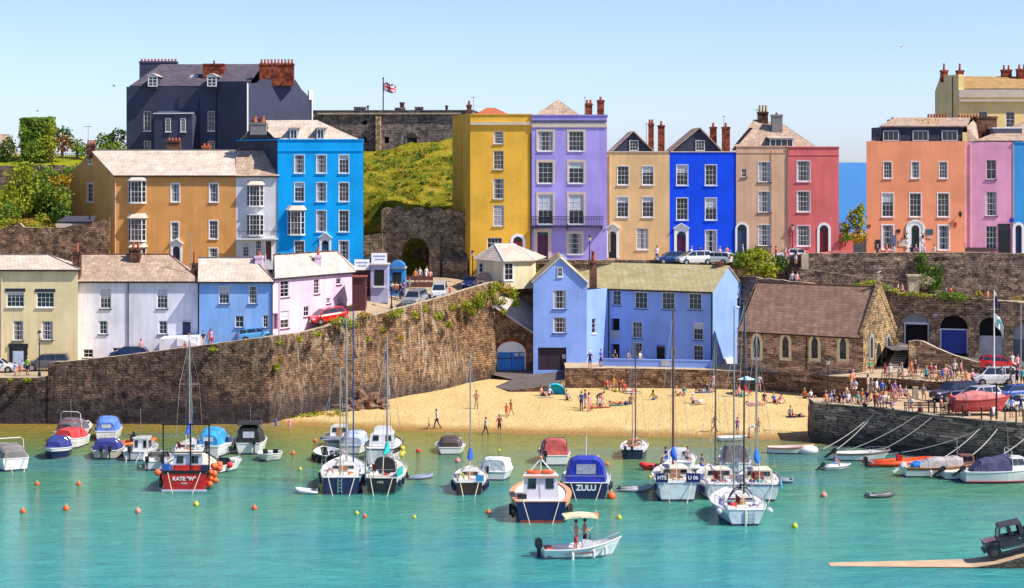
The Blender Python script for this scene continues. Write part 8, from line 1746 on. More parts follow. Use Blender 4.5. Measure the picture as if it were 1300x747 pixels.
 # ============================================================ cars
car('mpv','red',(.60,.012,.01),'bright red people carrier parked on the slope by the pink cottage',416,410,street_z,124,-5)
car('hatch','lightblue',(.10,.36,.70),'light blue hatchback parked beside the light blue cottage',325,433,street_z,-78,5)
car('suv','greybrown',(.10,.09,.10),'grey off roader parked outside the black framed cream door',60,471,street_z,95)
car('hatch','white',(.7,.7,.7),'white car nose just visible at the left edge',-4,473,street_z,-85)
car('hatch','darkblue',(.012,.03,.10),'dark blue car half hidden behind the wall below the white cottage',163,457,street_z,92,2)
car('suv','silver',(.35,.35,.38),'silver grey estate car facing downhill on the square',527,389,street_z,165,-3)
car('van','whitevan',(.72,.72,.74),'white compact car facing the wall on the square',558,379,street_z,178,-3)
car('hatch','vividblue',(.02,.12,.5),'bright blue car parked left of the toll house',598,366,street_z,175)
car('hatch','midblue',(.015,.06,.22),'dark blue hatchback on the upper road before the royal blue house',853,335,14.5,100)
car('mpv','white',0,'white people carrier on the upper road, left of the two white cars',882,336,14.5,105)
car('hatch','white',0,'white hatchback on the upper road, right of the two white cars',910,336,14.5,60)
car('hatch','white',0,'white car on the upper road by the rose red house, behind the big shrub',1002,331,14.5,90)
car('hatch','black',(.015,.015,.02),'black car outside the beige house',956,331,14.5,90)
car('suv','deepblue',(.012,.018,.07),'dark navy off roader on the quay, left of the row',1212,509,3.7,112)
car('mpv','palewhite',(.62,.64,.70),'white people carrier on the quay beside the navy off roader',1243,512,3.7,118)
car('hatch','blue2',(.02,.08,.35),'mid blue car on the quay behind the red covered boat',1287,508,3.7,110)
car('saloon','silverwhite',(.6,.6,.62),'silver white car on the quay at the right edge',1300,521,3.7,112)
car('hatch','scarlet',(.55,.01,.01),'scarlet car parked on the ramp below the arches',1268,470,ramp_z,-95,-3)
car('van','whitevan',0,'white van by the fence at the foot of the ramp',1262,489,terr_z,90)
root=empty('pickup_truck');tag(root,'dark brown grey classic off road pick-up on the slipway at the lower right','truck');PM=mat('umber_paint',(.05,.045,.05),.5,var=.3,scale=2);
g=MB();g.mi(PM);W=.84
g.box(-W,W,-2.0,1.15,.62,1.12);g.box(-W*.78,W*.78,1.15,2.02,.62,1.14);g.box(-W,W,.55,1.15,1.12,1.2);o=g.build('body',root)
g=MB();g.mi(PM)
for sg in(-1,1):a=sorted((sg*W,sg*W*.74));g.box(a[0],a[1],1.05,2.0,.86,1.08);g.box(a[0],a[1],1.9,2.02,.55,.88);g.box(a[0],a[1],1.05,1.15,.55,.88)
g.build('front_wing',root)
g=MB();g.mi(carpaint('bonnet_sheen',(.35,.32,.34)));g.box(-W*.76,W*.76,1.12,2.0,1.14,1.18);g.build('bonnet',root)  # bonnet top coloured pale to paint in its highlight
g=MB();g.mi(PM)
g.box(-W*.97,W*.97,-.62,-.50,1.12,1.95)
for sg in(-1,1):a=sorted((sg*W*.97,sg*W*.92));g.box(a[0],a[1],-.5,1.05,1.125,1.2)
for sg in(-1,1):
 a=sorted((sg*W*.97,sg*W*.90));g.box(a[0],a[1],-.5,-.38,1.12,1.93);g.box(a[0],a[1],.2,.28,1.12,1.93);g.prism([(a[0],1.0,1.15),(a[1],1.0,1.15),(a[1],1.1,1.15),(a[0],1.1,1.15)],[(a[0],.75,1.93),(a[1],.75,1.93),(a[1],.85,1.93),(a[0],.85,1.93)])
g.build('cab_frame',root)
g=MB();g.mi(PM);g.prism([(-W*.97,-.65,1.92),(W*.97,-.65,1.92),(W*.97,.9,1.92),(-W*.97,.9,1.92)],[(-W*.88,-.58,2.04),(W*.88,-.58,2.04),(W*.88,.8,2.03),(-W*.88,.8,2.03)]);g.build('cab_roof',root)
g=MB();g.prism([(-W*.88,1.04,1.18),(W*.88,1.04,1.18),(W*.88,1.06,1.18),(-W*.88,1.06,1.18)],[(-W*.88,.80,1.9),(W*.88,.80,1.9),(W*.88,.82,1.9),(-W*.88,.82,1.9)],mat('clear_glass',(.25,.32,.36),.05,var=0));g.build('windscreen',root)
g=MB();g.mi(PM)
for x0,x1,y0,y1 in((-W,-W+.05,-2.0,-.62),(W-.05,W,-2.0,-.62),(-W,W,-2.0,-1.95)):g.box(x0,x1,y0,y1,1.12,1.42)
g.build('load_bed',root)
for sg in(-1,1):
 for wy in(1.5,-1.15):
  g=MB();g.lathe([(.3,-.12),(.40,-.1),(.40,.1),(.3,.12)],(sg*(W-.1),wy,.40),18,M_TYRE,'x');wo=g.build('wheel',root);g=MB();g.lathe([(.24,.12),(.2,.13),(.04,.14)]if sg>0 else[(.04,-.14),(.2,-.13),(.24,-.12)],(sg*(W-.1),wy,.40),12,mat('dark_rim',(.08,.08,.09),.4,.5),'x');g.build('rim',wo)
 g=MB();g.lathe([(.10,0),(.08,.04)],(sg*W*.87,2.02,.98),12,M_LAMP,'y');g.build('headlight',root)
 g=MB();a=sorted((sg*W*1.02,sg*(W+.22)));g.box(a[0],a[1],.95,1.0,1.3,1.5,M_BLACK);g.build('wing_mirror',root)
g=MB();g.box(-W,W,2.05,2.18,.5,.64,M_BLACK);g.build('bumper',root);g=MB();g.box(-.45,.45,2.02,2.05,.68,1.08,M_BLACK);g.build('grille',root)
for sg in(-1,1):
 g=MB();g.mi(M_BLACK);a=sorted((sg*W*1.0,sg*(W+.012)))
 for y_ in(1.05,-.52):g.box(a[0],a[1],y_-.012,y_+.012,.66,1.12)
 g.box(a[0],a[1],-.5,1.03,.655,.68);g.box(a[0],a[1],-.5,1.03,1.10,1.125);g.build('door_seams',root);g=MB();a=sorted((sg*W,sg*(W+.04)));g.box(a[0],a[1],-.40,-.22,1.0,1.05,M_SSTEEL);g.build('door_handle',root);g=MB();g.lathe([(.47,-.03),(.47,.03)],(sg*(W-.005),1.5,.45),14,M_BLACK,'x');g.build('wheel_arch',root);g=MB();a=sorted((sg*W*.98,sg*(W+.03)));g.box(a[0],a[1],-.45,1.0,.52,.60,M_BLACK);g.build('sill_step',root)
g=MB();g.box(-.5,.5,.1,.3,1.15,1.75,M_BLACK);g.box(-.45,.45,-.1,.2,1.12,1.25);g.build('seats',root)
px=1291;Yt=134.9;x=wx(px,Yt);root.location=(x,Yt,slip_z(x,0)+.03);root.rotation_euler=(R(10.5),0,0);root.rotation_mode='XYZ'
root.matrix_world=Matrix.Translation((x,Yt,slip_z(x,0)+.02))@Matrix.Rotation(R(84),4,'Z')@Matrix.Rotation(R(-13),4,'X')
root.location,_q,_s=root.matrix_world.decompose();root.rotation_euler=_q.to_euler()
# ============================================================ street furniture
def lamp_post(px,py,fn,hpx,label,arms=False):
 p_=onfn(px,py,fn)if callable(fn)else atz(px,py,fn);hh=hpx*p_.y/F;root=empty('street_lamp',p_);tag(root,label,'street lamp','street lamps');g=MB();g.mi(M_BLACK);g.lathe([(.16,0),(.16,.3),(.09,.5),(.065,.7),(.05,hh-.75),(.09,hh-.72),(.05,hh-.66)],(0,0,0),10);g.tube([(-.3,0,hh-.95),(.3,0,hh-.95)],.025,5);g.build('post',root)
 g=MB();g.lathe([(.10,hh-.66),(.22,hh-.22)],(0,0,0),6,mat('lantern_glass',(.6,.6,.52),.2,var=0));lo=g.build('lantern',root);g=MB();g.lathe([(.26,hh-.22),(.12,hh-.06),(.03,hh)],(0,0,0),6,M_BLACK);g.build('lantern_cap',lo);return root
lamp_post(50,478,street_z,58,'black lamp post outside the cream cottage at the far left');lamp_post(497,393,street_z,36,'lamp post on the square in front of the kiosks');lamp_post(600,362,street_z,44,'lamp post at the left corner of the toll house')
lamp_post(1051,505,3.7,50,'black lamp post at the left end of the quay');lamp_post(748.5,333,14.5,34,'lamp post before the violet house');lamp_post(1006,331,14.5,46,'lamp post before the rose red house');lamp_post(361,332,13.9,40,'lamp post between the white and the cyan house')
p_=atz(1262,500,3.7);fm=empty('flag_mast',p_);tag(fm,'white flag mast on the quay with navy and white flags','flagpole');hh=132*p_.y/F;g=MB();g.tube([(0,0,0),(0,0,hh)],[.09,.05],8,M_WHITE);g.build('mast',fm);g=MB();zc=(500-393)*p_.y/F;g.tube([(-.45,0,zc),(.45,0,zc)],.05,6,M_GREYW);g.build('crosstree',fm)
flag_mesh('flag',.55,1.0,mat('flag_navy',(.015,.025,.09),.8),fm,.05,zc+.3,.8,1);
FW=mat('flag_white',(.7,.72,.75),.8,var=.1);f1=flag_mesh('flag',.95,1.25,FW,fm,.08,zc-1.7,.9,2);f1['label']='white flag with a turquoise emblem'
g=MB();
for dx,dz,s in((.4,-1.1,.14),(.55,-1.3,.12),(.35,-1.4,.09)):g.box(dx-s,dx+s,-.14,-.11,zc+dz-s,zc+dz+s,mat('turquoise_emblem',(.02,.35,.4),.8))
g.build('emblem',fm)
p_=atz(1296,498,3.7);o=MB();o.tube([(0,0,0),(0,0,8.6)],.06,6,M_ALU);o=o.build('pole');o.location=p_;tag(o,'thin grey pole at the right edge of the quay','pole')
p_=atz(1265,533,3.7);o=MB();o.tube([(0,0,0),(0,0,3.2)],.08,6,M_BLACK);o.ball((0,0,3.2),.11,M_BLACK,8,5);o=o.build('post');o.location=p_;tag(o,'tall black post in front of the red covered boat','post')
def kiosk(label,pl,pr,pb,pt,wallc,name='kiosk',dep=2.6,sign=False,hatch=True,hc=None):
 p0=onfn(pl,pb,street_z);p1=atz(pr,pb,p0.z);p1=Vector((wx(pr,p0.y),p0.y,p0.z));hh=(pb-pt)*p0.y/F;w_=p1.x-p0.x;root=empty(name,p0);tag(root,label,'kiosk','kiosks on the square');g=MB();g.box(0,w_,0,dep,-.2,hh,wallc);g.build('body',root)
 g=MB();g.box(-.12,w_+.12,-.25,dep+.1,hh,hh+.12,hc or M_TRIMC);g.build('roof',root)
 if hatch:g=MB();g.box(w_*.22,w_*.78,-.03,0.02,hh*.42,hh*.86,M_DARKIN);ho=g.build('hatch',root);g=MB();g.box(w_*.15,w_*.85,-.3,0,hh*.38,hh*.42,M_WHITE);g.build('counter',ho)
 if sign:
  g=MB();g.prism([(w_*.05,-.2,hh+.14),(w_*.95,-.2,hh+.14),(w_*.95,-.1,hh+.14),(w_*.05,-.1,hh+.14)],[(w_*.05,0,hh+1.35),(w_*.95,0,hh+1.35),(w_*.95,.1,hh+1.35),(w_*.05,.1,hh+1.35)],M_WHITE);so=g.build('sign_board',root)
  rr=random.Random(int(pl));g=MB();g.mi(mat('sign_blue',(.05,.12,.4),.6,var=0))
  for row,(zz,x0,x1,hgt)in enumerate(((.98,.14,.86,.17),(.62,.24,.76,.16))):
   x=x0*w_
   while x<x1*w_:d_=rr.uniform(.06,.13);zz0=hh+zz-.08;y=-.2+(zz-.14)/1.21*.2-.012;g.prism([(x,y,zz0),(x+d_,y,zz0),(x+d_,y-.01,zz0),(x,y-.01,zz0)],[(x,y+.03,zz0+hgt),(x+d_,y+.03,zz0+hgt),(x+d_,y+.02,zz0+hgt),(x,y+.02,zz0+hgt)]);x+=d_+.05
  g.build('lettering',so)
 return root
KM=mat('kiosk_maroon',(.09,.02,.025),.6,var=.15);kiosk('maroon ticket kiosk with a white signboard beside the cyan house',449,470,388-8,345,KM,sign=True,hc=KM)
kiosk('pale lilac ticket kiosk with a white signboard, left of the blue round topped stall',470.5,492.5,383,337,mat('kiosk_lilac',(.42,.42,.60),.6),sign=True)
k_=kiosk('blue round topped stall between the lilac kiosk and the castle arch',494,514,376,342,mat('kiosk_blue',(.03,.25,.60),.5));g=MB();w_=20*233/F;pts=[(w_/2-w_/2*math.cos(math.pi*k/10),w_*.42*math.sin(math.pi*k/10))for k in range(11)];hh=34*236/F
g.prism([(a,-.3,hh+.12+b_)for a,b_ in pts],[(a,2.4,hh+.12+b_)for a,b_ in pts],mat('awning_blue',(.04,.22,.55),.7));g.build('awning',k_)
kiosk('tall closed maroon box kiosk in front of the pink cottage end',447,464,396,353,KM,hatch=False,hc=mat('rust_top',(.28,.07,.03),.8),dep=2)
b=MB();p0=onfn(516,366,street_z);M_=Matrix.Translation(p0)
for k in range(4):b.box(k*1.0,k*1.0+.06,0,.06,0,1.5,M_GREYW,M_);
b.box(0,3.1,0,.04,.9,1.4,mat('dark_red_board',(.15,.05,.04),.8),M_);b.box(0,3.1,0,.04,.1,.7,None,M_);tag(b.build('fence'),'low dark red board fence at the foot of the castle arch','fence')
car('van','marine',(.02,.16,.42),'blue van half hidden behind the ticket kiosks',470,345,13.2,90)
b=MB();b.mi(M_COPE);n=15
for k in range(n):
 t=k/(n-1);px=lerp(1133,1150,t);py=lerp(473,440,t);Y=lerp(215,221,t);z=wz(py,Y);x=wx(px,Y);b.mi(M_COPE);b.box(x-.75,x+.75,Y,Y+.6,z-.04,z+.02);b.mi(mat('step_riser',(.10,.075,.06),.9));b.box(x-.74,x+.74,Y+.02,224,z-3,z-.04)
tag(b.build('stone_steps'),'steep stone steps climbing from the terrace beside the chapel gable','steps')
p_=onfn(705,502,sand_z);root=empty('beach_shelter',p_);tag(root,'bright turquoise pop-up beach shelter on the sand','tent');g=MB();g.mi(mat('tent_turquoise',(.0,.55,.80),.6,var=.1));n=10;rr_=[]
for i in range(7):
 a=math.pi*.62*i/6-.25;rr_.append([(1.1*math.cos(math.pi*k/n),.9*math.cos(a)*math.sin(math.pi*k/n)+.3,1.25*max(0,math.sin(a+.3))*math.sin(math.pi*k/n)**.8)for k in range(n+1)])
for i in range(6):
 for k in range(n):g.poly([rr_[i][k],rr_[i][k+1],rr_[i+1][k+1],rr_[i+1][k]])
g.build('canopy',root,True);g=MB();
for q in rr_[::2]:g.tube(q,.02,4,mat('tent_pole',(.02,.1,.3),.5))
g.build('poles',root)
p_=onfn(946,501,sand_z);root=empty('parasol',p_);tag(root,'pale blue and white beach parasol with people under it','parasol');g=MB();g.tube([(0,0,0),(.15,0,1.9)],.025,6,M_WHITE);g.build('pole',root)
for k in range(8):
 g=MB();a,b_=k*math.pi/4,(k+1)*math.pi/4;g.poly([(.15,0,1.95),(.15+1.0*math.cos(a),math.sin(a),1.6),(.15+1.0*math.cos(b_),math.sin(b_),1.6)],mat('parasol_blue',(.15,.5,.8),.7)if k%2 else M_WHITE);g.build('panel',root)
def folding(px,py,m,label):
 p_=onfn(px,py,sand_z);root=empty('folding_chair',p_);tag(root,label,'chair');g=MB();g.mi(M_BLACK)
 for x in(-.28,.28):g.tube([(x,-.25,0),(x,.25,.45)],.02,5);g.tube([(x,.25,0),(x,-.25,.45)],.02,5)
 g.build('frame',root);g=MB();g.box(-.27,.27,-.25,.25,.42,.46,m);g.build('seat',root);g=MB();g.prism([(-.27,.24,.45),(.27,.24,.45),(.27,.28,.45),(-.27,.28,.45)],[(-.27,.42,1.15),(.27,.42,1.15),(.27,.46,1.15),(-.27,.46,1.15)],m);g.build('backrest',root);root.rotation_euler=(0,0,1.2);return root
folding(951,503,mat('chair_red',(.6,.01,.02),.7),'red folding chair beside the pale blue parasol')
def picnic(px,py,z,label,rz=0,group='picnic tables'):
 p_=atz(px,py,z)if not callable(z)else onfn(px,py,z);root=empty('picnic_table',p_,rz);tag(root,label,'table',group);m=mat('picnic_wood',(.28,.15,.08),.8,var=.25)
 g=MB();
 for k in range(4):g.box(-.9,.9,-.36+k*.18,-.20+k*.18,.71,.75,m)
 g.build('table_top',root)
 for y in(-.75,.55):g=MB();g.box(-.9,.9,y,y+.2,.42,.46,m);g.build('seat',root)
 for x in(-.65,.65):g=MB();g.tube([(x,-.65,0),(x,-.1,.72)],.04,5,m);g.tube([(x,.65,0),(x,.1,.72)],.04,5,m);g.tube([(x,-.7,.4),(x,.7,.4)],.035,5,m);g.build('leg',root)
def bench(px,py,z,label,rz=0):
 p_=atz(px,py,z)if not callable(z)else onfn(px,py,z);root=empty('park_bench',p_,rz);tag(root,label,'bench','benches on the quay');m=mat('bench_wood',(.16,.09,.06),.8,var=.25);g=MB()
 for k in range(3):g.box(-.85,.85,-.25+k*.17,-.11+k*.17,.43,.46,m)
 g.build('seat',root);g=MB()
 for k in range(3):g.box(-.85,.85,.26,.29,.55+k*.14,.65+k*.14,m)
 g.build('backrest',root)
 for x in(-.75,.75):g=MB();g.box(x-.03,x+.03,-.25,-.19,0,.45,M_BLACK);g.box(x-.03,x+.03,.25,.31,0,.95,M_BLACK);g.box(x-.03,x+.03,-.25,.3,.6,.64,M_BLACK);g.build('leg',root)
for px,py,l in((1135,483,'leftmost picnic table on the terrace by the chapel steps'),(1188,481,'picnic table before the curving wall, second from the left'),(1216,485,'picnic table crowded with people in the middle of the terrace'),(1163,478,'picnic table against the foot of the curving wall')):picnic(px,py,terr_z,l,.1)
for px,py,l,rz in((1160,524,'bench on the quay edge with one person seated',.1),(1178,524,'empty bench on the quay right of the seated person',.1),(1092,510,'wooden bench among the crowd at the quay end',0),(1142,506,'bench with its back to the low wall',0),(1121,518,'bench in the seated row, right half of the quay end',0),(1206,527,'bench behind the railings by the red jacket person',.2)):bench(px,py,3.7,l,rz)
qi=lambda px:interp(wx(px,182),[(q[0],q[1])for q in qp])
for i,px in enumerate((1179,1186,1204,1222,1246,1258,1276,1290,1299)):
 y=qi(px)+.7;x=wx(px,y);o=MB();o.lathe([(.09,0),(.07,.1),(.07,1.05),(.10,1.1),(.04,1.2)],(0,0,0),8,M_BLACK);o=o.build('bollard');o.location=(x,y,3.7);tag(o,'black bollard on the quay edge, number %s from the left'%['one','two','three','four','five','six','seven','eight','nine'][i],'bollard','black bollards along the quay edge')
b=MB();b.mi(M_BLACK)
for px0,px1 in((1179,1222),):
 for z in(4.3,4.75):b.tube([Vector((wx(px,qi(px)+.7),qi(px)+.7,z))for px in(px0,(px0+px1)/2,px1)],.025,4)
tag(b.build('railing'),'thin black railing on the quay edge between the bollards','railing')
b=MB();b.box(-.25,.25,-.25,.25,0,1.2,M_COPE);o=b.build('stone_post');o.location=atz(1162,507,3.7);tag(o,'squat pale stone post before the low wall on the quay','post')
b=Boat('covered_boat','boat ashore on the quay under a faded red cover',5.4,2.0,.8,CV('redcover',(.50,.07,.07)),CV('redcover',0),group=None,open_=False,tr=.7,stripe=CV('redcover',0));b.canopy(.02,.9,.75,CV('redcover2',(.62,.20,.19)),hf=.3,front=.25,wf=1.02);p_=atz(1251,530,3.7);b.root.location=(p_.x,p_.y+1.6,4.35);b.root.rotation_euler=(0,0,R(-82))
for yy in(-1.4,1.2):g=MB();g.box(-.8,.8,yy-.1,yy+.1,-.65,-.2,M_GREYW);b.part(g,'trestle')
def towel(px,py,m,label,rz):
 p_=onfn(px,py,sand_z);g=MB();n=6;vs=[]
 for i in range(n+1):
  for j in range(4):vs.append((-.9+1.8*i/n,-.42+.28*j,.03+.03*noise.noise(Vector((i*.9,j*.8,px)))))
 g.add(vs,[(i*4+j,i*4+4+j,i*4+5+j,i*4+j+1)for i in range(n)for j in range(3)],m);o=g.build('beach_towel');o.location=p_;o.rotation_euler=(R(-3.2),0,rz);tag(o,label,'towel','towels on the sand')
for px,py,cn,l,rz in((784,515,'teal','teal towel under the person lying in mid beach',.2),(803,499,'white','white towel by the beach wall beside the family',.1),(960,515,'pink','pink towel in front of the parasol',.3),(893,499,'blue','blue towel by the wall left of the parasol',-.1),(886,514,'beige','beige towel beside the person in the white hat',.5),(764,518,'red','red towel in front of the bending person',.3),(693,505,'white','white towel at the mouth of the turquoise shelter',.1),(1010,530,'navy','navy towel on the right of the beach',.2),(985,512,'orange','orange towel right of the parasol group',-.2)):towel(px,py,CL[cn],l,rz)
def bag(px,py,fn,m,label):
 p_=onfn(px,py,fn)if callable(fn)else atz(px,py,fn);root=empty('bag',p_,px*.7);tag(root,label,'bag','bags on the ground');g=MB();g.ball((0,0,.2),.26,m,9,6,(1.1,.7,.8),.25);g.build('body',root,True);g=MB();g.tube([(-.15,0,.34),(-.08,0,.5),(.08,0,.5),(.15,0,.34)],.02,4,M_GREYW);g.build('handle',root)
for px,py,fn,cn,l in((795,515,sand_z,'navy','navy bag beside the mid beach sunbather'),(889,512,sand_z,'white','white bag beside the white hat'),(751,520,sand_z,'red','red bag at the feet of the standing group'),(941,505,sand_z,'teal','teal bag under the parasol'),(990,511,sand_z,'black','black bag on the orange towel'),(783,498,sand_z,'yellow','yellow bag among the family at the wall'),(1098,517,3.7,'black','black bag at the quay end bench'),(1133,515,3.7,'blue','blue bag by the scarlet shorts'),(1168,523,3.7,'red','red bag beside the quay bench')):bag(px,py,fn,CL[cn],l)
def gull(loc,label,rz=0,fly=False,sc=1.0):
 root=bpy.data.objects.new('seagull',None);g=MB();g.mi(M_WHITE);g.tube([(0,.26,.16),(0,.12,.19),(0,-.05,.21),(0,-.14,.27),(0,-.2,.31)],[.02,.07,.085,.05,.045],8);
 if fly:
  for sg in(-1,1):g.add([(0,.08,.24),(0,-.1,.24),(sg*.35,-.14,.36),(sg*.35,.02,.36),(sg*.75,.08,.30),(sg*.75,.05,.29)],[(0,1,2,3),(3,2,5,4)])
 o=g.build('seagull',None,True);bpy.data.objects.remove(root);o.location=loc;o.rotation_euler=(0,0,rz);o.scale=(sc,)*3;tag(o,label,'gull','gulls');g=MB();g.tube([(0,-.2,.31),(0,-.29,.30)],[.015,.005],5,mat('beak',(.7,.45,.03),.5));g.build('beak',o)
 if not fly:g=MB();g.tube([(-.03,.02,.14),(-.03,.02,0)],.008,4,MATS['beak']);g.tube([(.03,.02,.14),(.03,.02,0)],.008,4,MATS['beak']);g.build('legs',o)
 g=MB();g.mi(mat('gull_grey',(.3,.32,.35),.7));g.ball((0,.04,.225),.08,None,8,5,(1.02,1.9,.75));g.build('wings_back',o)
gull((CHX.x,CHX.y,CHZ-.02),'white gull perched on the chapel gable cross',1.2,sc=1.15)
gull(P(145,112,240),'tiny gull flying left of the navy house',.6,True,1.3);gull(P(1144,62,240),'white gull flying high in the sky at upper right',-.6,True,1.2);gull(P(48,143,255),'gull flying just above the clipped hedge',1.5,True,.9);gull(P(178,596,168),'gull floating on the water among the left boats',.4)
# ============================================================ people in place
pp_=putp
pp_(555,545,sand_z,'walk',R(-60),top='white',bot='navy',long_=True,where='striding along the sand near the water')
pp_(545,546,sand_z,'walk',R(-80),top='lime',bot='grey',scale=.62,hair='fair',where='beside the striding adult in white')
pp_(634,552,sand_z,'stand',R(10),top='maroon',bot='black',where='at the water edge, centre')
pp_(616,553,sand_z,'walk',R(120),top='pale blue',bot='black',long_=True,scale=.9,where='at the water edge left of the maroon top')
pp_(605,520,sand_z,'stand2',0,top='bare',bot='beige',sk=1,where='behind the sailing boat mast')
pp_(643,530,sand_z,'stand',R(30),top='red',bot='red',scale=.72,sk=1,where='of the pair in mid beach, left');pp_(649,528,sand_z,'walk',R(-40),top='orange',bot='orange',scale=.85,sk=1,where='of the pair in mid beach, right')
pp_(350,546,sand_z,'stand',0,top='blue',bot='blue',scale=.62,where='paddling at the far left of the beach');pp_(368,549,sand_z,'wade',R(20),top='pink',bot='pink',scale=.75,where='paddling, arms out, left of the beach')
pp_(738,521,sand_z,'stand',R(150),top='blue',bot='navy',long_=True,where='in the standing group right of the turquoise shelter');pp_(748,523,sand_z,'stand2',R(40),top='pink',bot='pink',style=1,where='front of the standing group by the shelter');pp_(743,519,sand_z,'stand',R(-60),top='grey',bot='white',where='middle of the standing group by the shelter')
pp_(758,514,sand_z,'bend',R(80),top='navy',bot='black',where='right of the standing group');pp_(764,519,sand_z,'stand',R(-20),top='pink',bot='white',scale=.8,style=1,where='beside the bending person');pp_(762,516,sand_z,'floor',R(30),top='white',bot='navy',where='in front of the bending person')
pp_(784,514,sand_z,'lie',R(75),top='orange',bot='red',sk=0,shoes=None,where='stretched on a towel in mid beach');pp_(801,513,sand_z,'floor',R(-20),top='bare',bot='black',sk=1,where='right of the towel, knees up')
pp_(688,503,sand_z,'floor',R(50),top='bare',bot='navy',where='left of the turquoise shelter');pp_(697,503,sand_z,'floor',R(-40),top='white',bot='black',hair='fair',where='in the mouth of the turquoise shelter')
pp_(771,494,sand_z,'floor',R(20),top='red',bot='grey',where='against the beach wall, left of the family');pp_(779,496,sand_z,'stand',R(0),top='orange',bot='beige',scale=.8,sk=1,where='against the beach wall in the family');pp_(786,497,sand_z,'bend',R(60),top='orange',bot='red',sk=1,where='by the beach wall in the family');pp_(793,498,sand_z,'floor',R(0),top='red',bot='white',sk=1,where='right of the family by the wall')
pp_(801,498,sand_z,'lie',R(80),top='white',bot='pink',shoes=None,where='beside the family at the beach wall')
pp_(898,498,sand_z,'floor',R(40),top='black',bot='blue',where='on the sand left of the tall mast');pp_(906,497,sand_z,'stand2',R(20),top='pink',bot='white',style=1,where='by the wall left of the parasol');pp_(893,498,sand_z,'lie',R(100),top='navy',bot='white',shoes=None,where='by the wall left of the parasol')
pp_(932,504,sand_z,'stand',R(15),top='black',bot='navy',sk=1,where='left of the parasol');pp_(938,503,sand_z,'floor',R(-10),top='pink',bot='purple',where='under the parasol');pp_(964,498,sand_z,'stand',R(150),top='white',bot='pink',where='right of the parasol against the wall');pp_(970,513,sand_z,'sit',R(20),top='black',bot='red',dz=-.15,where='low in a chair right of the parasol')
pp_(958,514,sand_z,'lie',R(80),top='pink',bot='pink',shoes=None,where='in front of the parasol')
pp_(880,513,sand_z,'floor',R(30),top='pink',bot='blue',hat='white',where='alone in mid beach with a white hat');pp_(907,549,sand_z,'walk',R(70),top='bare',bot='grey',sk=1,where='at the water edge between two masts')
pp_(936,552,sand_z,'hold',R(10),top='purple',bot='purple',scale=.85,where='at the water edge by the hauled up dinghy');pp_(951,556,sand_z,'bend',R(80),top='white',bot='pink',sk=1,where='over the hauled up dinghy');pp_(1004,529,sand_z,'floor',R(10),top='grey',bot='black',where='alone on the right of the beach')
pp_(963,549,sand_z,'stand',R(-30),top='orange',bot='beige',scale=.7,where='right of the hauled up dinghy')
for i,(px,py,ps,tp,bt,wh)in enumerate(((983,512,'floor','blue','navy','on the orange towel right of the parasol'),(991,513,'floor','pink','white','facing the blue top right of the parasol'),(1012,529,'lie','red','black','on the navy towel at the right'),(1022,506,'floor','orange','navy','on the sand near the quay lamp'),(1030,507,'floor','white','grey','at the sand corner by the quay'),(868,502,'floor','teal','navy','on the sand left of centre of the beach wall'),(860,503,'floor','beige','red','beside the teal top near the wall'),(830,508,'floor','yellow','blue','alone between two masts'),(720,508,'floor','grey','black','right of the turquoise shelter'))):pp_(px,py,sand_z,ps,R([30,-40,80,150][i%4]),top=tp,bot=bt,where=wh,sk=i%3,shoes=None,hair=['fair','dark','brown'][i%3],style=i%2)
for px,py,kw in((749,468,dict(pose='stand',top='black',bot='black',hat='white',where='on the slip side of the blue terrace')),(763,466,dict(pose='stand2',top='blue',bot='navy',where='by the corner of the blue terrace')),(780,461,dict(pose='sit',top='black',bot='black',where='in the doorway of the blue house')),(797,462,dict(pose='sit',top='grey',bot='navy',where='at the left table of the blue terrace')),(812,462,dict(pose='sit',top='white',bot='blue',where='at the right table of the blue terrace'))):
 a=kw.pop('pose');pp_(px,py,terr_z,a,R(rnd.uniform(-60,60)),group='people on the blue house terrace',**kw)
pp_(35,477,street_z,'stand',R(160),top='lime',bot='navy',where='near the lamp post at the far left',hair='fair');pp_(25,478,street_z,'stand',R(20),top='red',bot='red',scale=.62,where='left of the lime top at the far left');pp_(19,478,street_z,'stand',R(-20),top='pale blue',bot='white',scale=.72,where='beside the red child at the far left')
pp_(179,454,street_z,'stand',R(30),top='pink',bot='white',where='behind the wall by the dark blue car');pp_(240,446,street_z,'stand',R(-30),top='grey',bot='green',where='behind the wall before the navy door');pp_(258,443,street_z,'stand2',R(40),top='black',bot='beige',where='behind the wall at the light blue cottage corner');pp_(268,441,street_z,'stand',R(10),top='pink',bot='red',style=1,where='behind the wall, rightmost of three');pp_(235,448,street_z,'stand',R(0),top='red',bot='red',scale=.6,where='just over the wall before the navy door')
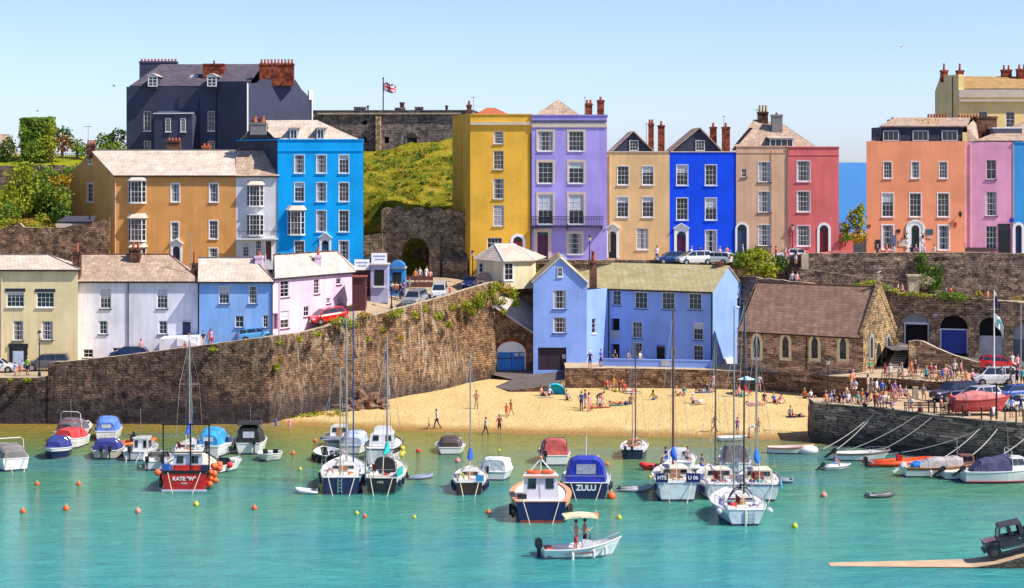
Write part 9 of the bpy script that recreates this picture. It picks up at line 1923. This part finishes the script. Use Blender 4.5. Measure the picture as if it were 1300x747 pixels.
for i,(px,py,kw)in enumerate(((482,384,dict(pose='stand',top='pink',bot='grey')),(491,384,dict(pose='stand',top='white',bot='navy')),(503,380,dict(pose='stand2',top='orange',bot='black')),(508,381,dict(pose='stand',top='black',bot='navy',long_=True)),(513,378,dict(pose='stand',top='purple',bot='grey')),(511,383,dict(pose='hold',top='navy',bot='black')),(527,362,dict(pose='walk',top='orange',bot='beige')),(533,360,dict(pose='stand',top='white',bot='blue')),(541,359,dict(pose='walk',top='white',bot='white',long_=True)),(546,363,dict(pose='stand',top='pink',bot='red')),(568,351,dict(pose='walk',top='navy',bot='black',long_=True)),(575,351,dict(pose='walk',top='grey',bot='navy',long_=True)),(484,372,dict(pose='stand',top='blue',bot='white')),(489,380,dict(pose='stand',top='pale blue',bot='navy',scale=.7)),(520,368,dict(pose='stand',top='teal',bot='teal',scale=.7)),(500,372,dict(pose='stand',top='maroon',bot='grey')))):
 wh=['before the lilac kiosk, leftmost pair','before the lilac kiosk, second of the pair','in the queue beside the silver car, back','in the queue beside the silver car, tallest','in the queue beside the silver car, right','in the queue beside the silver car, front','walking out of the arch, leftmost','walking out of the arch, second','walking out of the arch, all in white','walking out of the arch, rightmost','left of the pair on the pavement by the yellow house','right of the pair on the pavement by the yellow house','at the hatch of the lilac kiosk','near the lamp post on the square','by the blue stall','between the kiosks'][i]
 a=kw.pop('pose');pp_(px,py,street_z,a,R(rnd.uniform(-180,180)if a!='walk' else 60),where=wh,group='people on the square',style=i%3==0,**kw)
pp_(571,377,street_z,'stand',R(0),top='red',bot='maroon',scale=.6,where='by the bonnet of the white compact car');pp_(680,352,12.5,'stand',R(30),top='blue',bot='navy',where='beside the toll house, right');pp_(674,353,12.5,'stand',R(-30),top='pink',bot='beige',where='beside the toll house, left')
for i,(px,py,tp,bt,wh)in enumerate(((834,333,'white','navy','left of the dark blue hatchback on the upper road'),(878,334,'white','grey','behind the white people carrier on the upper road'),(889,333,'navy','black','before the royal blue house on the upper road'),(914,334,'beige','black','at the right of the royal blue house'),(985,334,'red','black','on the upper road before the beige house'),(997,336,'pink','beige','leaning on the coping near the rose red house, left'),(1001,336,'red','navy','leaning on the coping near the rose red house, middle'),(1010,336,'navy','white','leaning on the coping near the rose red house, right'),(923,333,'orange','orange','by the end of the blue house'),(943,331,'pale blue','navy','in the arched doorway of the beige house'))):
 pp_(px,py,14.5,['stand','stand2','hold'][i%3],R(i*70),top=tp,bot=bt,where=wh,group='people on the upper road',hair=['brown','fair','dark','grey'][i%4])
for i,(px,tp,bt)in enumerate(((1114,'navy','navy'),(1126,'red','white'),(1135,'white','grey'),(1157,'black','grey'),(1163,'purple','white'),(1174,'pale blue','navy'),(1186,'white','blue'))):
 pp_(px,331,14.5,['stand','stand2','hold'][i%3],R(i*50),top=tp,bot=bt,where=['under the noticeboard','before the left ground floor window','left of the menu board','left of the white doorway','in front of the white doorway','right of the white doorway','before the right ground floor window'][i]+' of the salmon guest house',group='people outside the guest house',hair=['grey','fair','dark','brown'][i%4])
for i,(px,py,tp,bt,wh)in enumerate(((1006,353,'white','blue','left of the pair on the sloping walkway'),(1012,354,'pink','navy','right of the pair on the sloping walkway'),(1140,372,'beige','grey','leaning on the wall above the open arch'),(1145,372,'pink','black','leaning on the wall above the open arch, behind'),(1201,380,'grey','black','behind the plants above the blue door'),(1207,380,'red','white','behind the plants above the blue door'),(1254,386,'orange','beige','on the wall top left of the flag mast'),(1263,387,'white','navy','on the wall top behind the flag mast'))):
 p_=P(px,py,interp(wx(px,233),[(q[0],q[1])for q in PTH])+1.0);p_.z=path_z(p_.x,0)+.05;person('stand',p_,R(i*40),top=tp,bot=bt,where=wh,group='people on the walkway')
pw={'sit':0,'stand':0}
T_=[(1104,474,'sit','green','black','by the chapel door'),(1124,480,'sit','red','navy','leftmost at the left picnic table'),(1130,481,'sit','white','beige','second at the left picnic table'),(1141,482,'sit','pale blue','white','right side of the left picnic table'),(1146,480,'sit','grey','black','far right of the left picnic table'),(1157,482,'stand','orange','pink','in front of the curving wall'),(1162,482,'stand','black','maroon','dark top in front of the curving wall'),(1152,462,'stand','black','black','at the top side of the stone steps'),(1182,480,'sit','red','red','leftmost of the middle terrace crowd'),(1187,480,'sit','white','pink','hunched in the middle terrace crowd'),(1190,486,'floor','orange','beige','at the front left of the middle crowd'),(1196,486,'sit','blue','navy','front of the middle crowd'),(1200,482,'sit','pink','grey','back of the middle crowd'),(1204,479,'sit','beige','black','beside the tall man'),(1212,482,'stand','white','navy','tallest figure of the terrace crowd'),(1220,482,'stand','pink','maroon','right of the tallest figure'),(1208,486,'sit','purple','grey','low in front of the tallest figure'),(1226,488,'sit','orange','white','with blonde hair, right of the crowd'),(1234,488,'sit','pink','navy','second from the right in the crowd'),(1244,488,'sit','red','beige','rightmost of the terrace crowd'),(1176,484,'sit','teal','black','at the wall end of the middle table'),(1215,488,'sit','yellow','white','in front of the pink tops')]
for i,(px,py,ps,tp,bt,wh)in enumerate(T_):pp_(px,py,terr_z,ps,R([20,-40,160,80,-100,0][i%6]),top=tp,bot=bt,where=wh,group='people on the chapel terrace',hair=['fair','brown','grey','dark'][i%4],sk=i%3,sleeve=i%2==0,style=i%2)
Q_=[(1049,511,'floor','orange','white','first on the quay edge'),(1055,510,'floor','pale blue','blue','second on the quay edge'),(1060,510,'floor','black','beige','third on the quay edge'),(1066,511,'floor','maroon','black','fourth on the quay edge'),(1071,512,'floor','navy','beige','fifth, leaning back on the quay edge'),(1077,511,'floor','white','blue','sixth on the quay edge, large and pale'),(1074,508,'sit','beige','navy','behind the sixth on the quay edge'),(1083,494,'stand2','pink','navy','high on the low wall'),(1086,500,'sit','white','white','perched below the pink top'),(1081,496,'stand','orange','beige','left of the pink top by the low wall'),(1094,514,'sit','orange','beige','on the bench at the quay end, left'),(1101,514,'sit','navy','black','on the bench at the quay end, right'),(1107,506,'stand','grey','beige','left of the standing trio'),(1113,506,'stand','white','black','bare armed before the blue top'),(1120,508,'stand','blue','navy','in the bright blue top'),(1129,509,'stand','black','red','in black with scarlet shorts'),(1136,508,'stand','purple','grey','right of the scarlet shorts'),(1111,517,'sit','red','pink','first in the front seated row'),(1117,518,'sit','pink','white','second in the front seated row'),(1122,518,'sit','white','pink','third in the front seated row'),(1127,519,'sit','beige','navy','last in the front seated row'),(1120,513,'sit','orange','blue','behind the front seated row'),(1143,509,'sit','pink','maroon','left on the bench at the low wall'),(1149,509,'sit','grey','maroon','right on the bench at the low wall'),(1135,511,'stand','pink','pink','small, in all pink'),(1157,523,'sit','white','black','alone on the quay bench'),(1172,507,'sit','grey','beige','with fair hair by the stone post'),(1194,524,'sit','pink','pink','broad pink back behind the railing'),(1207,524,'stand','red','maroon','in the red jacket at the railing'),(1213,524,'sit','white','navy','next to the red jacket'),(1228,528,'stand','navy','purple','at the bow of the red covered boat'),(1284,531,'stand','pale blue','black','bending by the quay edge bollards'),(1296,529,'stand','navy','grey','rightmost person on the quay'),(1261,528,'floor','white','pale blue','crouching beneath the red covered boat'),(1102,501,'stand','beige','grey','at the back of the quay crowd'),(1090,512,'floor','teal','grey','between the edge sitters and the bench'),(1105,510,'floor','yellow','navy','in front of the standing trio')]
for i,(px,py,ps,tp,bt,wh)in enumerate(Q_):pp_(px,py,3.72,ps,R([10,-30,40,150,-20,0,60][i%7]),top=tp,bot=bt,where=wh,group='people on the quay',hair=['fair','brown','grey','dark','brown'][i%5],sk=(i+1)%3,style=(i%3==1),sleeve=i%3!=0,scale=.75 if 'small' in wh else 1)
for i,(px,py,tp,bt)in enumerate(((1285,472,'white','grey'),(1292,474,'pink','navy'))):pp_(px,py,ramp_z,'stand',R(30*i),top=tp,bot=bt,where=['left','right'][i]+' of the couple beside the scarlet car',group='people on the ramp')
for i,(px,py,tp,bt)in enumerate(((1272,490,'grey','black'),(1283,491,'black','navy'),(1291,491,'navy','black'),(1298,492,'teal','black'))):pp_(px,py,terr_z,'stand',R(60*i),top=tp,bot=bt,where='behind the quay cars, %s from the left'%['first','second','third','fourth'][i],group='people behind the quay cars')
def aboard(b_,x,y,z,pose,rz,**k):
 M_=Matrix.Translation(b_.root.location)@Matrix.Rotation(b_.root.rotation_euler.z,4,'Z');return person(pose,M_@Vector((x,y,z)),b_.root.rotation_euler.z+rz,**k)
aboard(SPB,.25,-.45,.30,'hold',R(200),top='bare',bot='red',sk=2,scale=1.12,where='at the stern of the speedboat',group='people in boats');aboard(SPB,-.1,.2,.30,'hold',R(200),top='bare',bot='black',sk=2,scale=1.12,where='steering the speedboat',group='people in boats')
aboard(PB1,.7,-1.2,.6,'sit',R(40),top='grey',bot='navy',where='aboard the cruiser behind the bannered yacht',group='people in boats');aboard(PB1,-1.0,-1.6,.6,'sit',R(-60),top='navy',bot='blue',where='left in the cruiser behind the bannered yacht',group='people in boats')
aboard(PB2,0,-.5,.1,'sit',R(120),top='navy',bot='blue',dz=0,where='seated in the little blue tender',group='people in boats')if False else aboard(PB2,0,-.5,.0,'sit',R(120),top='navy',bot='blue',where='in the little blue tender',group='people in boats')
aboard(PB3,0,-.3,.0,'sit',R(150),top='purple',bot='pale blue',where='steering the tiny white dinghy',group='people in boats')
